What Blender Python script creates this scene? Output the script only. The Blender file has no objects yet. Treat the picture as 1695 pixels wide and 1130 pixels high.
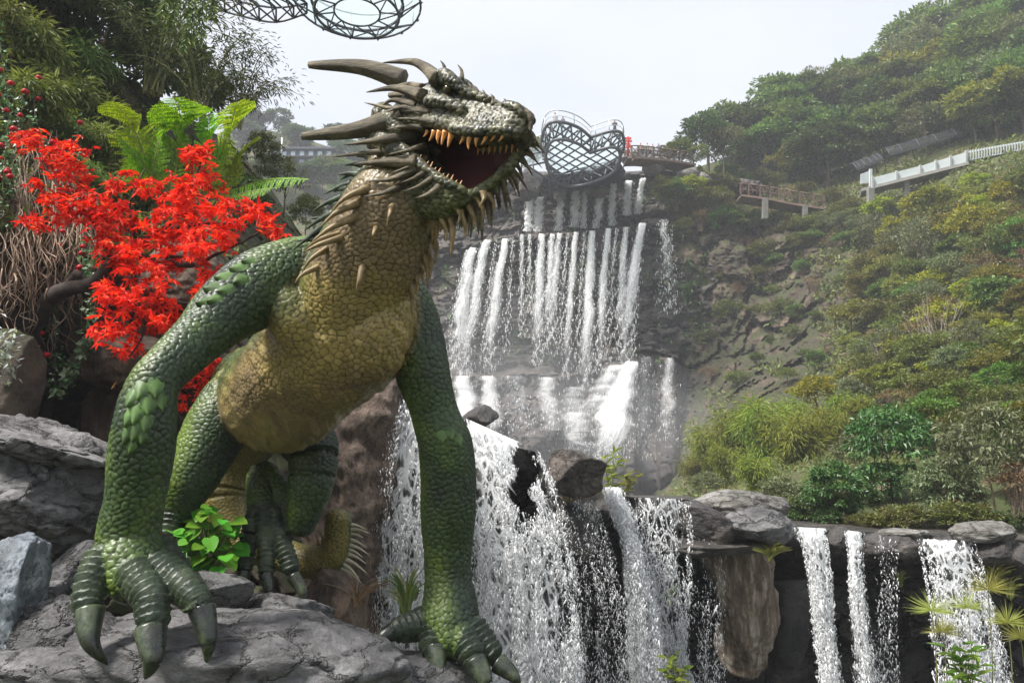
import bpy, bmesh, math, random
import numpy as np
from mathutils import Vector, Matrix, kdtree

# ------------------------------------------------------------------ camera, sky, sun, exposure
random.seed(11)
rng = np.random.default_rng(11)
SC = bpy.context.scene
COL = SC.collection
R = math.radians
F = 1305.0                       # focal length in photo pixels (1695 x 1130 frame)
PITCH = R(12)
CAM = np.array([0.0, 0.0, 1.6])
cam_d = bpy.data.cameras.new('camera')
cam_d.sensor_width = 36.0
cam_d.lens = 36.0 * F / 1695.0
cam_d.clip_end = 2000
cam = bpy.data.objects.new('camera', cam_d)
COL.objects.link(cam)
cam.location = CAM
cam.rotation_euler = (R(90) + PITCH, 0, 0)
SC.camera = cam

SUN_EL, SUN_AZ = R(58), R(-55)    # azimuth measured from +Y towards +X
world = bpy.data.worlds.new('World')
SC.world = world
world.use_nodes = True
wn = world.node_tree.nodes
wl = world.node_tree.links
sky = wn.new('ShaderNodeTexSky')
sky.sky_type = 'NISHITA'
sky.sun_disc = False
sky.sun_elevation = SUN_EL
sky.sun_rotation = SUN_AZ
sky.dust_density = 4.0
sky.air_density = 1.2
cloud = wn.new('ShaderNodeMix')   # a closed, even cloud deck over that sky
cloud.data_type = 'RGBA'
cloud.inputs[0].default_value = 0.80
cloud.inputs[7].default_value = (8.2, 8.55, 9.2, 1)
_tc = wn.new('ShaderNodeTexCoord')
_mp = wn.new('ShaderNodeMapping'); _mp.inputs['Scale'].default_value = (1.0, 1.0, 2.2)
_cn = wn.new('ShaderNodeTexNoise'); _cn.inputs['Scale'].default_value = 2.2; _cn.inputs['Detail'].default_value = 5
wl.new(_tc.outputs['Generated'], _mp.inputs[0]); wl.new(_mp.outputs[0], _cn.inputs['Vector'])
_cr = wn.new('ShaderNodeValToRGB')                     # soft grey and white of the cloud deck
_cr.color_ramp.elements[0].position, _cr.color_ramp.elements[0].color = 0.32, (7.5, 7.9, 8.8, 1)
_cr.color_ramp.elements[1].position, _cr.color_ramp.elements[1].color = 0.68, (8.8, 9.05, 9.5, 1)
wl.new(_cn.outputs[0], _cr.inputs[0]); wl.new(_cr.outputs[0], cloud.inputs[7])
wl.new(sky.outputs[0], cloud.inputs[6])
wl.new(cloud.outputs[2], wn['Background'].inputs[0])
wn['Background'].inputs[1].default_value = 0.064

sun_d = bpy.data.lights.new('sun', 'SUN')
sun_d.energy = 4.7
sun_d.angle = R(14)
sun_d.color = (1.0, 0.96, 0.9)
sun = bpy.data.objects.new('sun', sun_d)
COL.objects.link(sun)
_sd = Vector((math.sin(SUN_AZ) * math.cos(SUN_EL), math.cos(SUN_AZ) * math.cos(SUN_EL), math.sin(SUN_EL)))
_sd = Vector((-0.50, -0.32, 0.80)).normalized()   # high, from the viewer's left
sky.sun_elevation = math.asin(_sd.z)
sky.sun_rotation = math.atan2(_sd.x, _sd.y)
sun.rotation_euler = _sd.to_track_quat('Z', 'Y').to_euler()

vs = SC.view_settings
vs.view_transform = 'Standard'
vs.look = 'None'
vs.exposure = 1.02
vs.gamma = 1.0
vs.use_curve_mapping = False
SC.cycles.transparent_max_bounces = 24
SC.cycles.max_bounces = 6
SC.cycles.diffuse_bounces = 3
SC.cycles.glossy_bounces = 2
SC.cycles.transmission_bounces = 4
SC.cycles.volume_bounces = 0
SC.cycles.use_denoising = True
SC.cycles.use_adaptive_sampling = True
SC.cycles.adaptive_threshold = 0.02

# ------------------------------------------------------------------ pixels to points
FWD = np.array([0, math.cos(PITCH), math.sin(PITCH)])
UPV = np.array([0, -math.sin(PITCH), math.cos(PITCH)])
XV = np.array([1.0, 0, 0])


def at(px, py, d):
    """the point d metres ahead that the photograph shows at pixel (px, py)"""
    px, py, d = np.asarray(px, float), np.asarray(py, float), np.asarray(d, float)
    return CAM + d[..., None] * (((px - 847.5) / F)[..., None] * XV + ((565 - py) / F)[..., None] * UPV + FWD)


def onz(px, py, z):
    """the point at height z that the photograph shows at pixel (px, py)"""
    k = (565 - np.asarray(py, float)) / F * UPV[2] + FWD[2]
    return at(px, py, (z - CAM[2]) / k)


def pix(P):
    Q = np.asarray(P, float) - CAM
    d = Q @ FWD
    return 847.5 + F * (Q[..., 0]) / d, 565 - F * (Q @ UPV) / d, d


# ------------------------------------------------------------------ noise
_perm = np.random.default_rng(5).permutation(256)
_perm = np.concatenate([_perm, _perm, _perm])
_g = np.random.default_rng(6).normal(size=(256, 3))
_g /= np.linalg.norm(_g, axis=1)[:, None]


def perlin(P):
    P = np.asarray(P, float)
    i = np.floor(P).astype(int)
    f = P - i
    i &= 255
    u = f * f * f * (f * (f * 6 - 15) + 10)
    out = 0
    for dx in (0, 1):
        wx = u[:, 0] if dx else 1 - u[:, 0]
        for dy in (0, 1):
            wy = u[:, 1] if dy else 1 - u[:, 1]
            for dz in (0, 1):
                wz = u[:, 2] if dz else 1 - u[:, 2]
                h = _perm[_perm[_perm[(i[:, 0] + dx) & 255] + ((i[:, 1] + dy) & 255)] + ((i[:, 2] + dz) & 255)]
                g = _g[h]
                out = out + wx * wy * wz * (g[:, 0] * (f[:, 0] - dx) + g[:, 1] * (f[:, 1] - dy) + g[:, 2] * (f[:, 2] - dz))
    return out * 1.6


def fbm(P, o=4, gain=0.5, lac=2.03):
    P = np.asarray(P, float)
    a, s, out = 1.0, 0, 0
    for k in range(o):
        out = out + a * perlin(P + k * 17.3)
        s += a
        a *= gain
        P = P * lac
    return out / s


def ridged(P, o=4):
    P = np.asarray(P, float)
    a, s, out = 1.0, 0, 0
    for k in range(o):
        out = out + a * (1 - 2 * np.abs(perlin(P + k * 9.1)))
        s += a
        a *= 0.5
        P = P * 2.1
    return out / s


def cellblocks(P, seed=0):
    """stepped, blocky relief: a random level for each jittered cell (rock blocks), and the distance to the joint"""
    P = np.asarray(P, float)
    i = np.floor(P).astype(int)
    best = np.full(len(P), 9.0)
    sec = np.full(len(P), 9.0)
    val = np.zeros(len(P))
    for dx in (-1, 0, 1):
        for dy in (-1, 0, 1):
            for dz in (-1, 0, 1):
                c = i + (dx, dy, dz)
                h = _perm[_perm[_perm[(c[:, 0] + seed) & 255] + (c[:, 1] & 255)] + (c[:, 2] & 255)]
                jit = 0.5 + 0.42 * _g[h]
                dd = np.linalg.norm(P - c - jit, axis=1)
                n1 = dd < best
                sec = np.where(n1, best, np.minimum(sec, dd))
                val = np.where(n1, h / 255.0, val)
                best = np.where(n1, dd, best)
    return val, sec - best


def sst(a, b, x):
    t = np.clip((x - a) / (b - a), 0, 1)
    return t * t * (3 - 2 * t)


# ------------------------------------------------------------------ meshes and things
def new_mesh(name, V, Fs, mat=None, smooth=True, cols=None, uv=None):
    me = bpy.data.meshes.new(name)
    V = np.ascontiguousarray(V, np.float32)
    if isinstance(Fs, np.ndarray) and Fs.ndim == 2:
        Fs = [Fs]
    Fs = [np.asarray(f, np.int32) for f in Fs if len(f)]
    idx = np.concatenate([f.ravel() for f in Fs])
    tot = np.concatenate([np.full(len(f), f.shape[1], np.int32) for f in Fs])
    start = np.concatenate([[0], np.cumsum(tot)[:-1]]).astype(np.int32)
    me.vertices.add(len(V))
    me.vertices.foreach_set('co', V.ravel())
    me.loops.add(len(idx))
    me.loops.foreach_set('vertex_index', idx)
    me.polygons.add(len(tot))
    me.polygons.foreach_set('loop_start', start)
    me.polygons.foreach_set('loop_total', tot)
    me.polygons.foreach_set('use_smooth', np.full(len(tot), smooth))
    if uv is not None:
        l = me.uv_layers.new(name='UVMap')
        l.data.foreach_set('uv', np.ascontiguousarray(np.asarray(uv, np.float32)[idx]).ravel())
    if cols is not None:
        a = me.color_attributes.new('paint', 'FLOAT_COLOR', 'POINT')
        c = np.ones((len(V), 4), np.float32)
        c[:, :3] = cols
        a.data.foreach_set('color', c.ravel())
    me.update(calc_edges=True)
    if mat:
        me.materials.append(mat)
    return me


def link(name, me, parent=None, **kw):
    o = bpy.data.objects.new(name, me)
    COL.objects.link(o)
    if parent:
        o.parent = parent
    for k, v in kw.items():
        if v:
            o[k] = v
    return o


def org(t):
    """world position of a thing or part's origin"""
    p = np.zeros(3)
    while t is not None:
        p = p + np.array(t.location)
        t = t.parent
    return p


def part(name, V, Fs, mat, parent, smooth=True, cols=None, uv=None, **kw):
    """a part given in world coordinates under an unrotated thing"""
    return link(name, new_mesh(name, np.asarray(V) - org(parent), Fs, mat, smooth, cols, uv), parent, **kw)


def thing(name, label, cat, loc, group=None):
    o = bpy.data.objects.new(name, None)
    COL.objects.link(o)
    o.location = Vector([float(c) for c in loc])
    o.empty_display_size = 0.2
    o['label'] = label
    o['category'] = cat
    if group:
        o['group'] = group
    return o


def single(name, V, Fs, mat, label=None, cat=None, group=None, kind=None, base=None, smooth=True, cols=None, uv=None):
    """a top-level object that is one mesh, its origin at its base"""
    V = np.asarray(V, float)
    if base is None:
        base = np.array([V[:, 0].mean(), V[:, 1].mean(), V[:, 2].min()])
    o = link(name, new_mesh(name, V - base, Fs, mat, smooth, cols, uv), None, label=label, category=cat, group=group, kind=kind)
    o.location = base
    return o


def copy_tree(o, parent=None):
    c = o.copy()
    COL.objects.link(c)
    c.parent = parent
    for ch in [k for k in bpy.data.objects if k.parent == o] if o.type == 'EMPTY' or o.children else []:
        copy_tree(ch, c)
    return c


def cat_join(parts):
    """join (V, [F...]) lists"""
    Vs, by, off = [], {}, 0
    for V, Fs in parts:
        V = np.asarray(V)
        if isinstance(Fs, np.ndarray):
            Fs = [Fs]
        Vs.append(V)
        for f in Fs:
            f = np.asarray(f)
            if len(f):
                by.setdefault(f.shape[1], []).append(f + off)
        off += len(V)
    return np.concatenate(Vs), [np.concatenate(v) for v in by.values()]


def catmull(A, n):
    A = np.asarray(A, float)
    m = len(A)
    if m == 1:
        return A
    t = np.linspace(0, m - 1, n)
    i = np.clip(np.floor(t).astype(int), 0, m - 2)
    f = (t - i)[:, None]
    p0, p1, p2, p3 = A[np.maximum(i - 1, 0)], A[i], A[i + 1], A[np.minimum(i + 2, m - 1)]
    return 0.5 * (2 * p1 + (p2 - p0) * f + (2 * p0 - 5 * p1 + 4 * p2 - p3) * f ** 2 + (3 * p1 - p0 - 3 * p2 + p3) * f ** 3)


def frames(C, up=(0, 0, 1)):
    T = np.gradient(C, axis=0)
    T /= np.linalg.norm(T, axis=1)[:, None] + 1e-9
    u = np.array(up, float)
    S = np.cross(T, u)
    bad = np.linalg.norm(S, axis=1) < 0.15
    S[bad] = np.cross(T[bad], np.array([0.3, 0.9, 0.1]))
    S /= np.linalg.norm(S, axis=1)[:, None]
    U = np.cross(S, T)
    return T, S, U


def tube(C, r, seg=8, rb=None, cap=True, up=(0, 0, 1), rnd=0.0, ridge=None):
    """a loft through centres C with radii r (and rb along the up side); rounded ends if rnd"""
    C = np.asarray(C, float)
    r = np.broadcast_to(np.asarray(r, float), (len(C),)).copy()
    rb = r if rb is None else np.broadcast_to(np.asarray(rb, float), (len(C),)).copy()
    T, S, U = frames(C, up)
    if rnd:
        a0, a1 = [], []
        for k in (0.9, 0.6, 0.25):
            a = math.asin(k) if k < 1 else 0
            a0.append((C[0] - T[0] * r[0] * rnd * k, math.cos(a)))
        a1 = [(C[-1] + T[-1] * r[-1] * rnd * k, math.cos(math.asin(k))) for k in (0.25, 0.6, 0.9)]
        C = np.concatenate([[c for c, _ in a0], C, [c for c, _ in a1]])
        r = np.concatenate([[r[0] * q for _, q in a0], r, [r[-1] * q for _, q in a1]])
        rb = np.concatenate([[rb[0] * q for _, q in a0], rb, [rb[-1] * q for _, q in a1]])
        S = np.concatenate([[S[0]] * 3, S, [S[-1]] * 3])
        U = np.concatenate([[U[0]] * 3, U, [U[-1]] * 3])
    th = np.arange(seg) * 2 * math.pi / seg
    k = np.ones(seg) if ridge is None else ridge(th)
    V = C[:, None] + (r[:, None] * (np.cos(th) * k))[..., None] * S[:, None] + (rb[:, None] * (np.sin(th) * k))[..., None] * U[:, None]
    n = len(C)
    V = V.reshape(-1, 3)
    i = np.arange(n - 1)[:, None] * seg
    j = np.arange(seg)[None]
    j2 = (j + 1) % seg
    Q = np.stack([i + j, i + j2, i + seg + j2, i + seg + j], -1).reshape(-1, 4)
    Fs = [Q]
    if cap:
        V = np.concatenate([V, C[:1], C[-1:]])
        a, b = n * seg, n * seg + 1
        jj = np.arange(seg)
        t1 = np.stack([np.full(seg, a), (jj + 1) % seg, jj], -1)
        t2 = np.stack([np.full(seg, b), (n - 1) * seg + jj, (n - 1) * seg + (jj + 1) % seg], -1)
        Fs.append(np.concatenate([t1, t2]))
    return V, Fs


def bar(a, b, r, seg=6):
    return tube(np.array([a, b], float), r, seg)


def box(c, s, rot=None):
    V = np.array([[x, y, z] for x in (-1, 1) for y in (-1, 1) for z in (-1, 1)], float) * np.array(s) / 2
    if rot is not None:
        V = V @ np.array(rot).T
    Q = np.array([[0, 1, 3, 2], [4, 6, 7, 5], [0, 4, 5, 1], [2, 3, 7, 6], [0, 2, 6, 4], [1, 5, 7, 3]])
    return V + np.array(c), [Q]


def beam(a, b, w, h):
    """a rectangular bar from a to b, h measured upwards"""
    a, b = np.array(a, float), np.array(b, float)
    t = b - a
    L = np.linalg.norm(t)
    t /= L
    s = np.cross(t, (0, 0, 1))
    if np.linalg.norm(s) < 0.1:
        s = np.array([1.0, 0, 0])
    s /= np.linalg.norm(s)
    u = np.cross(s, t)
    return box((a + b) / 2, (L, w, h), np.stack([t, s, u], 1))


def gridmesh(P):
    """(n, m, 3) array of points to verts and quads"""
    n, m = P.shape[:2]
    i = np.arange(n - 1)[:, None] * m
    j = np.arange(m - 1)[None]
    Q = np.stack([i + j, i + j + 1, i + m + j + 1, i + m + j], -1).reshape(-1, 4)
    return P.reshape(-1, 3), Q


# ------------------------------------------------------------------ materials
def newmat(name):
    m = bpy.data.materials.new(name)
    m.use_nodes = True
    nt = m.node_tree
    return m, nt, nt.nodes, nt.links, nt.nodes['Principled BSDF']


def ramp(nt, src, stops):
    n = nt.nodes.new('ShaderNodeValToRGB')
    e = n.color_ramp.elements
    while len(e) < len(stops):
        e.new(0.5)
    for el, (p, c) in zip(e, stops):
        el.position = p
        el.color = (*c, 1) if len(c) == 3 else c
    nt.links.new(src, n.inputs[0])
    return n.outputs[0]


def tex(nt, kind, scale, detail=5, rough=0.6, stretch=None, coord='Object', dist=0.0, **kw):
    tc = nt.nodes.new('ShaderNodeTexCoord')
    mp = nt.nodes.new('ShaderNodeMapping')
    nt.links.new(tc.outputs[coord], mp.inputs[0])
    if stretch:
        mp.inputs['Scale'].default_value = stretch
    n = nt.nodes.new('ShaderNodeTex' + kind)
    nt.links.new(mp.outputs[0], n.inputs['Vector'])
    n.inputs['Scale'].default_value = scale
    if 'Detail' in n.inputs:
        n.inputs['Detail'].default_value = detail
        n.inputs['Roughness'].default_value = rough
    if kind == 'Noise':
        n.inputs['Distortion'].default_value = dist
    for k, v in kw.items():
        setattr(n, k, v)
    return n


def math_n(nt, op, a, b=None, c=None, clamp=False):
    n = nt.nodes.new('ShaderNodeMath')
    n.operation = op
    n.use_clamp = clamp
    for k, v in enumerate((a, b, c)):
        if v is None:
            continue
        if isinstance(v, (int, float)):
            n.inputs[k].default_value = v
        else:
            nt.links.new(v, n.inputs[k])
    return n.outputs[0]


def mixc(nt, fac, a, b, mode='MIX'):
    n = nt.nodes.new('ShaderNodeMix')
    n.data_type = 'RGBA'
    n.blend_type = mode
    for sock, v in ((n.inputs[0], fac), (n.inputs[6], a), (n.inputs[7], b)):
        if isinstance(v, (int, float)):
            sock.default_value = v
        elif isinstance(v, tuple):
            sock.default_value = (*v, 1)
        else:
            nt.links.new(v, sock)
    return n.outputs[2]


def bump(nt, bsdf, src, strength=0.4, dist=0.03):
    b = nt.nodes.new('ShaderNodeBump')
    b.inputs['Strength'].default_value = strength
    b.inputs['Distance'].default_value = dist
    nt.links.new(src, b.inputs['Height'])
    nt.links.new(b.outputs[0], bsdf.inputs['Normal'])


def rock_mat(name, c0, c1, c2, scale=1.5, rough=0.75, stretch=None, veins=None, cracks=0.0, moss=None, b=0.5, bd=0.03, spec=0.4, wet=0.0):
    m, nt, nd, lk, bs = newmat(name)
    n1 = tex(nt, 'Noise', scale, 8, 0.65, stretch)
    n2 = tex(nt, 'Noise', scale * 5, 8, 0.7, stretch)
    c = ramp(nt, n1.outputs[0], [(0.32, c0), (0.5, c1), (0.68, c2)])
    f = ramp(nt, n2.outputs[0], [(0.3, (0.45,) * 3), (0.7, (1.35,) * 3)])
    c = mixc(nt, 0.85, c, f, 'MULTIPLY')
    if veins:
        w = tex(nt, 'Noise', scale * 1.7, 6, 0.6, stretch, dist=1.2)
        d = math_n(nt, 'ABSOLUTE', math_n(nt, 'SUBTRACT', w.outputs[0], 0.5))
        v = ramp(nt, d, [(0.0, (1, 1, 1)), (0.028, (0, 0, 0))])
        c = mixc(nt, math_n(nt, 'MULTIPLY', v, veins[1]), c, veins[0])
    if moss:
        n3 = tex(nt, 'Noise', scale * 0.9, 5, 0.7)
        g = nd.new('ShaderNodeNewGeometry')
        sx = nd.new('ShaderNodeSeparateXYZ')
        lk.new(g.outputs['Normal'], sx.inputs[0])
        k = math_n(nt, 'ADD', n3.outputs[0], math_n(nt, 'MULTIPLY', sx.outputs[2], 0.22))
        mk = ramp(nt, k, [(0.56, (0, 0, 0)), (0.68, (1, 1, 1))])
        c = mixc(nt, mk, c, moss)
    lk.new(c, bs.inputs['Base Color'])
    rr = ramp(nt, n2.outputs[0], [(0.3, (max(rough - 0.2, 0.05),) * 3), (0.7, (min(rough + 0.15, 1),) * 3)])
    lk.new(rr, bs.inputs['Roughness'])
    bs.inputs['Specular IOR Level'].default_value = spec
    n4 = tex(nt, 'Noise', scale * 9, 9, 0.75, stretch)
    h = math_n(nt, 'ADD', math_n(nt, 'MULTIPLY', n2.outputs[0], 1.0), math_n(nt, 'MULTIPLY', n4.outputs[0], 0.6))
    if cracks:
        wv = tex(nt, 'Noise', scale * 1.1, 6, 0.65, stretch)
        ad = nd.new('ShaderNodeMix'); ad.data_type = 'VECTOR'
        ad.inputs[0].default_value = 0.42
        tc = nd.new('ShaderNodeTexCoord')
        lk.new(tc.outputs['Object'], ad.inputs[4]); lk.new(wv.outputs[1], ad.inputs[5])
        mp = nd.new('ShaderNodeMapping'); mp.inputs['Scale'].default_value = (1, 1, 2.6)
        lk.new(ad.outputs[1], mp.inputs[0])
        vo = nd.new('ShaderNodeTexVoronoi'); vo.feature = 'DISTANCE_TO_EDGE'
        vo.inputs['Scale'].default_value = scale * 1.5
        lk.new(mp.outputs[0], vo.inputs['Vector'])
        ck = ramp(nt, vo.outputs['Distance'], [(0.0, (0, 0, 0)), (0.012, (0.5,) * 3), (0.05, (1, 1, 1))])
        h = math_n(nt, 'ADD', h, math_n(nt, 'MULTIPLY', ck, cracks))
        cm = ramp(nt, vo.outputs['Distance'], [(0.0, (0.42, 0.41, 0.40)), (0.02, (1, 1, 1))])
        lk.new(mixc(nt, 0.8, c, cm, 'MULTIPLY'), bs.inputs['Base Color'])
    bump(nt, bs, h, b, bd)
    return m


def leaf_mat(name, c0, c1, c2=None, var=0.5, trans=0.35, rough=0.5, hue=0.03):
    """leaves: colour by leaf (random per island), shifted by plant (object random)"""
    m, nt, nd, lk, bs = newmat(name)
    g = nd.new('ShaderNodeNewGeometry')
    oi = nd.new('ShaderNodeObjectInfo')
    c = ramp(nt, g.outputs['Random Per Island'], [(0.0, c0), (0.6, c1), (1.0, c2 or c1)])
    hs = nd.new('ShaderNodeHueSaturation')
    lk.new(c, hs.inputs['Color'])
    lk.new(math_n(nt, 'MULTIPLY_ADD', oi.outputs['Random'], hue * 2, 0.5 - hue), hs.inputs['Hue'])
    lk.new(math_n(nt, 'MULTIPLY_ADD', oi.outputs['Random'], var, 1 - var / 2), hs.inputs['Value'])
    bs.inputs['Roughness'].default_value = rough
    bs.inputs['Specular IOR Level'].default_value = 0.35
    lk.new(hs.outputs[0], bs.inputs['Base Color'])
    tr = nd.new('ShaderNodeBsdfTranslucent')
    lk.new(mixc(nt, 1.0, hs.outputs[0], (1.25, 1.2, 0.6), 'MULTIPLY'), tr.inputs[0])
    mx = nd.new('ShaderNodeMixShader')
    mx.inputs[0].default_value = trans
    lk.new(bs.outputs[0], mx.inputs[1])
    lk.new(tr.outputs[0], mx.inputs[2])
    lk.new(mx.outputs[0], nd['Material Output'].inputs[0])
    return m


def plain_mat(name, c, rough=0.6, metal=0.0, noise=0.25, scale=6, spec=0.4, bmp=0.0, stretch=None):
    m, nt, nd, lk, bs = newmat(name)
    n = tex(nt, 'Noise', scale, 6, 0.65, stretch)
    lo = tuple(x * (1 - noise) for x in c)
    hi = tuple(min(x * (1 + noise), 1) for x in c)
    lk.new(ramp(nt, n.outputs[0], [(0.3, lo), (0.7, hi)]), bs.inputs['Base Color'])
    bs.inputs['Roughness'].default_value = rough
    bs.inputs['Metallic'].default_value = metal
    bs.inputs['Specular IOR Level'].default_value = spec
    if bmp:
        bump(nt, bs, n.outputs[0], bmp, 0.02)
    return m
HAZE = 0.0010; VOX = 0.0102
# ------------------------------------------------------------------ terrain
def far(d):
    d = np.asarray(d, float)
    return np.where(d < 20, d, d + (d - 20) * 0.6)


def tps(ctrl):
    """a smooth depth surface through (px, py, depth) control points"""
    A = np.array(ctrl, float)
    X, y = A[:, :2] / 500.0, np.log(A[:, 2])

    def ker(r):
        return np.where(r > 0, r * r * np.log(r + 1e-12), 0)
    n = len(X)
    K = ker(np.linalg.norm(X[:, None] - X[None], axis=2)) + 0.002 * np.eye(n)
    Pm = np.column_stack([np.ones(n), X])
    L = np.block([[K, Pm], [Pm.T, np.zeros((3, 3))]])
    w = np.linalg.solve(L, np.concatenate([y, np.zeros(3)]))

    def f(px, py):
        px, py = np.broadcast_arrays(np.asarray(px, float), np.asarray(py, float))
        Q = np.column_stack([px.ravel(), py.ravel()]) / 500.0
        o = np.empty(len(Q))
        for a in range(0, len(Q), 20000):
            q = Q[a:a + 20000]
            o[a:a + 20000] = ker(np.linalg.norm(q[:, None] - X[None], axis=2)) @ w[:n] + w[n] + q @ w[n + 1:]
        return np.exp(o).reshape(px.shape)
    return f


def slope_sheet(xs, sky_pts, bottom, rows, dfun, disp, back=60):
    """terrain from its skyline down to a bottom line, with a far side behind the skyline"""
    sk = np.interp(xs, [p[0] for p in sky_pts], [p[1] for p in sky_pts])
    t = np.linspace(0, 1, rows) ** 1.0
    PX = np.repeat(xs[None], rows, 0)
    PY = sk[None] + t[:, None] * (bottom - sk[None])
    D = dfun(PX, PY)
    P = at(PX, PY, D)
    flat = P.reshape(-1, 3)
    k = disp(flat, PX.ravel(), PY.ravel())
    vd = flat - CAM
    vd /= np.linalg.norm(vd, axis=1)[:, None]
    P = (flat - vd * k[:, None]).reshape(P.shape)
    b = []
    for q in (0.15, 0.5, 1.0):
        r = P[0].copy()
        dd = r - CAM
        dd[:, 2] = 0
        dd /= np.linalg.norm(dd, axis=1)[:, None]
        r = r + dd * back * q
        r[:, 2] = P[0][:, 2] * (1 - 0.5 * q) - 3 * q
        b.append(r)
    P = np.concatenate([np.array(b[::-1]), P])
    return gridmesh(P)


M_SOIL = rock_mat('slope_earth', (0.045, 0.036, 0.022), (0.11, 0.085, 0.052), (0.20, 0.155, 0.10), 0.45, 0.9, moss=(0.065, 0.080, 0.022), b=0.9, bd=0.25)
M_CLIFF = rock_mat('cliff_rock', (0.020, 0.018, 0.017), (0.055, 0.047, 0.042), (0.125, 0.102, 0.084), 0.35, 0.6, (1, 1, 1.6), b=0.9, bd=0.22, spec=0.5)
M_SLOPEROCK = rock_mat('slope_rock', (0.019, 0.0145, 0.0115), (0.072, 0.052, 0.039), (0.20, 0.145, 0.108), 0.5, 0.85, (1, 1, 0.7), moss=(0.045, 0.052, 0.018), b=0.9, bd=0.25)
M_WETROCK = rock_mat('wet_rock', (0.016, 0.0155, 0.015), (0.050, 0.045, 0.042), (0.125, 0.108, 0.092), 1.1, 0.45, (1, 1, 1.4), b=0.9, bd=0.06, spec=0.6)
M_BANK = rock_mat('bank_rock', (0.026, 0.020, 0.016), (0.075, 0.058, 0.044), (0.16, 0.125, 0.092), 0.9, 0.85, moss=(0.035, 0.045, 0.014), b=0.8, bd=0.07)
M_GREY = rock_mat('grey_boulder', (0.06, 0.059, 0.061), (0.16, 0.157, 0.16), (0.31, 0.305, 0.305), 1.6, 0.6, (1, 1, 1.5), veins=((0.025, 0.025, 0.026), 0.4), b=1.0, bd=0.06, spec=0.45, cracks=1.1)
M_GREY2 = rock_mat('pale_boulder', (0.07, 0.065, 0.06), (0.19, 0.18, 0.165), (0.33, 0.32, 0.30), 1.5, 0.75, (1, 1, 1.7), veins=((0.03, 0.03, 0.03), 0.35), b=0.9, bd=0.05, cracks=0.9)
M_BLUE = rock_mat('marbled_boulder', (0.05, 0.06, 0.072), (0.17, 0.20, 0.235), (0.45, 0.49, 0.52), 2.6, 0.4, (1, 1, 0.7), veins=((0.03, 0.035, 0.045), 0.8), b=0.7, bd=0.03, spec=0.6)
M_BROWN = rock_mat('brown_rock', (0.030, 0.020, 0.014), (0.105, 0.072, 0.050), (0.23, 0.17, 0.125), 2.2, 0.7, (1.4, 1.4, 0.55), b=0.9, bd=0.05)
M_PILLAR = rock_mat('pillar_rock', (0.035, 0.025, 0.020), (0.16, 0.115, 0.088), (0.36, 0.28, 0.225), 2.6, 0.65, (1.3, 1.3, 0.7), b=1.0, bd=0.06, veins=((0.02, 0.015, 0.012), 0.6))
M_DULL = rock_mat('dull_brown_rock', (0.032, 0.027, 0.024), (0.10, 0.085, 0.074), (0.21, 0.18, 0.155), 2.4, 0.65, (1, 1, 1.5), b=1.0, bd=0.06, cracks=0.9)
M_TAN = rock_mat('tan_dripstone', (0.05, 0.036, 0.026), (0.20, 0.15, 0.105), (0.55, 0.48, 0.40), 2.6, 0.6, (2.6, 2.6, 0.35), b=0.8, bd=0.04)

# the ground under everything, out to the horizon
V, Q = gridmesh(np.stack(np.meshgrid(np.linspace(-900, 900, 25), np.linspace(-600, 1200, 25), indexing='ij') + [np.full((25, 25), -3.0)], -1))
o = single('ground', V, Q[:, ::-1], M_SOIL, kind='structure', base=np.zeros(3))
wm, nt, nd, lk, bs = newmat('pool_water')
bs.inputs['Base Color'].default_value = (0.02, 0.03, 0.028, 1)
bs.inputs['Roughness'].default_value = 0.12
wn_ = tex(nt, 'Noise', 2.5, 5, 0.6)
bump(nt, bs, wn_.outputs[0], 0.5, 0.08)
V, Q = gridmesh(np.stack(np.meshgrid(np.linspace(-6, 30, 40), np.linspace(7.5, 15.2, 20), indexing='ij') + [np.full((40, 20), -2.2)], -1))
single('pool_water', V, Q[:, ::-1], wm, kind='structure', base=np.zeros(3))

# ---- the cliff behind the far waterfall
CLX = np.arange(540, 1262, 2.6)
def cliff_lip(px):
    return np.interp(px, [540, 720, 790, 830, 900, 1000, 1050, 1085, 1115, 1160, 1260], [400, 402, 400, 392, 386, 381, 374, 360, 366, 385, 390])


def cliff_rim(px):
    return np.interp(px, [540, 700, 780, 860, 900, 960, 1040, 1100, 1180, 1260], [330, 320, 310, 284, 284, 288, 284, 280, 288, 300])


def cliff_d(px, py):
    lip = cliff_lip(px)
    d = np.where(py < lip, 64.0 - 0.008 * (py - 280), 61.0 - 0.012 * (py - lip))
    b = sst(612, 622, py + 4 * np.sin(px * 0.06)) * sst(735, 760, px) * sst(950, 915, px)
    d = d - 2.2 * b
    d = d - 2.6 * sst(590, 606, py) * sst(985, 1005, px) * sst(1062, 1048, px) - 1.5 * sst(585, 595, py) * sst(1086, 1094, px) * sst(1130, 1116, px)
    d = d - 5.5 * sst(620, 800, py)
    for (cx, cy, rx, ry, k) in [(950, 715, 48, 42, 3.0), (870, 700, 60, 55, 2.2), (1090, 760, 60, 55, 1.5), (800, 690, 40, 36, 1.8)]:
        d = d - k * np.sqrt(np.clip(1 - ((px - cx) / rx) ** 2 - ((py - cy) / ry) ** 2, 0, 1))
    return far(d)


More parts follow.
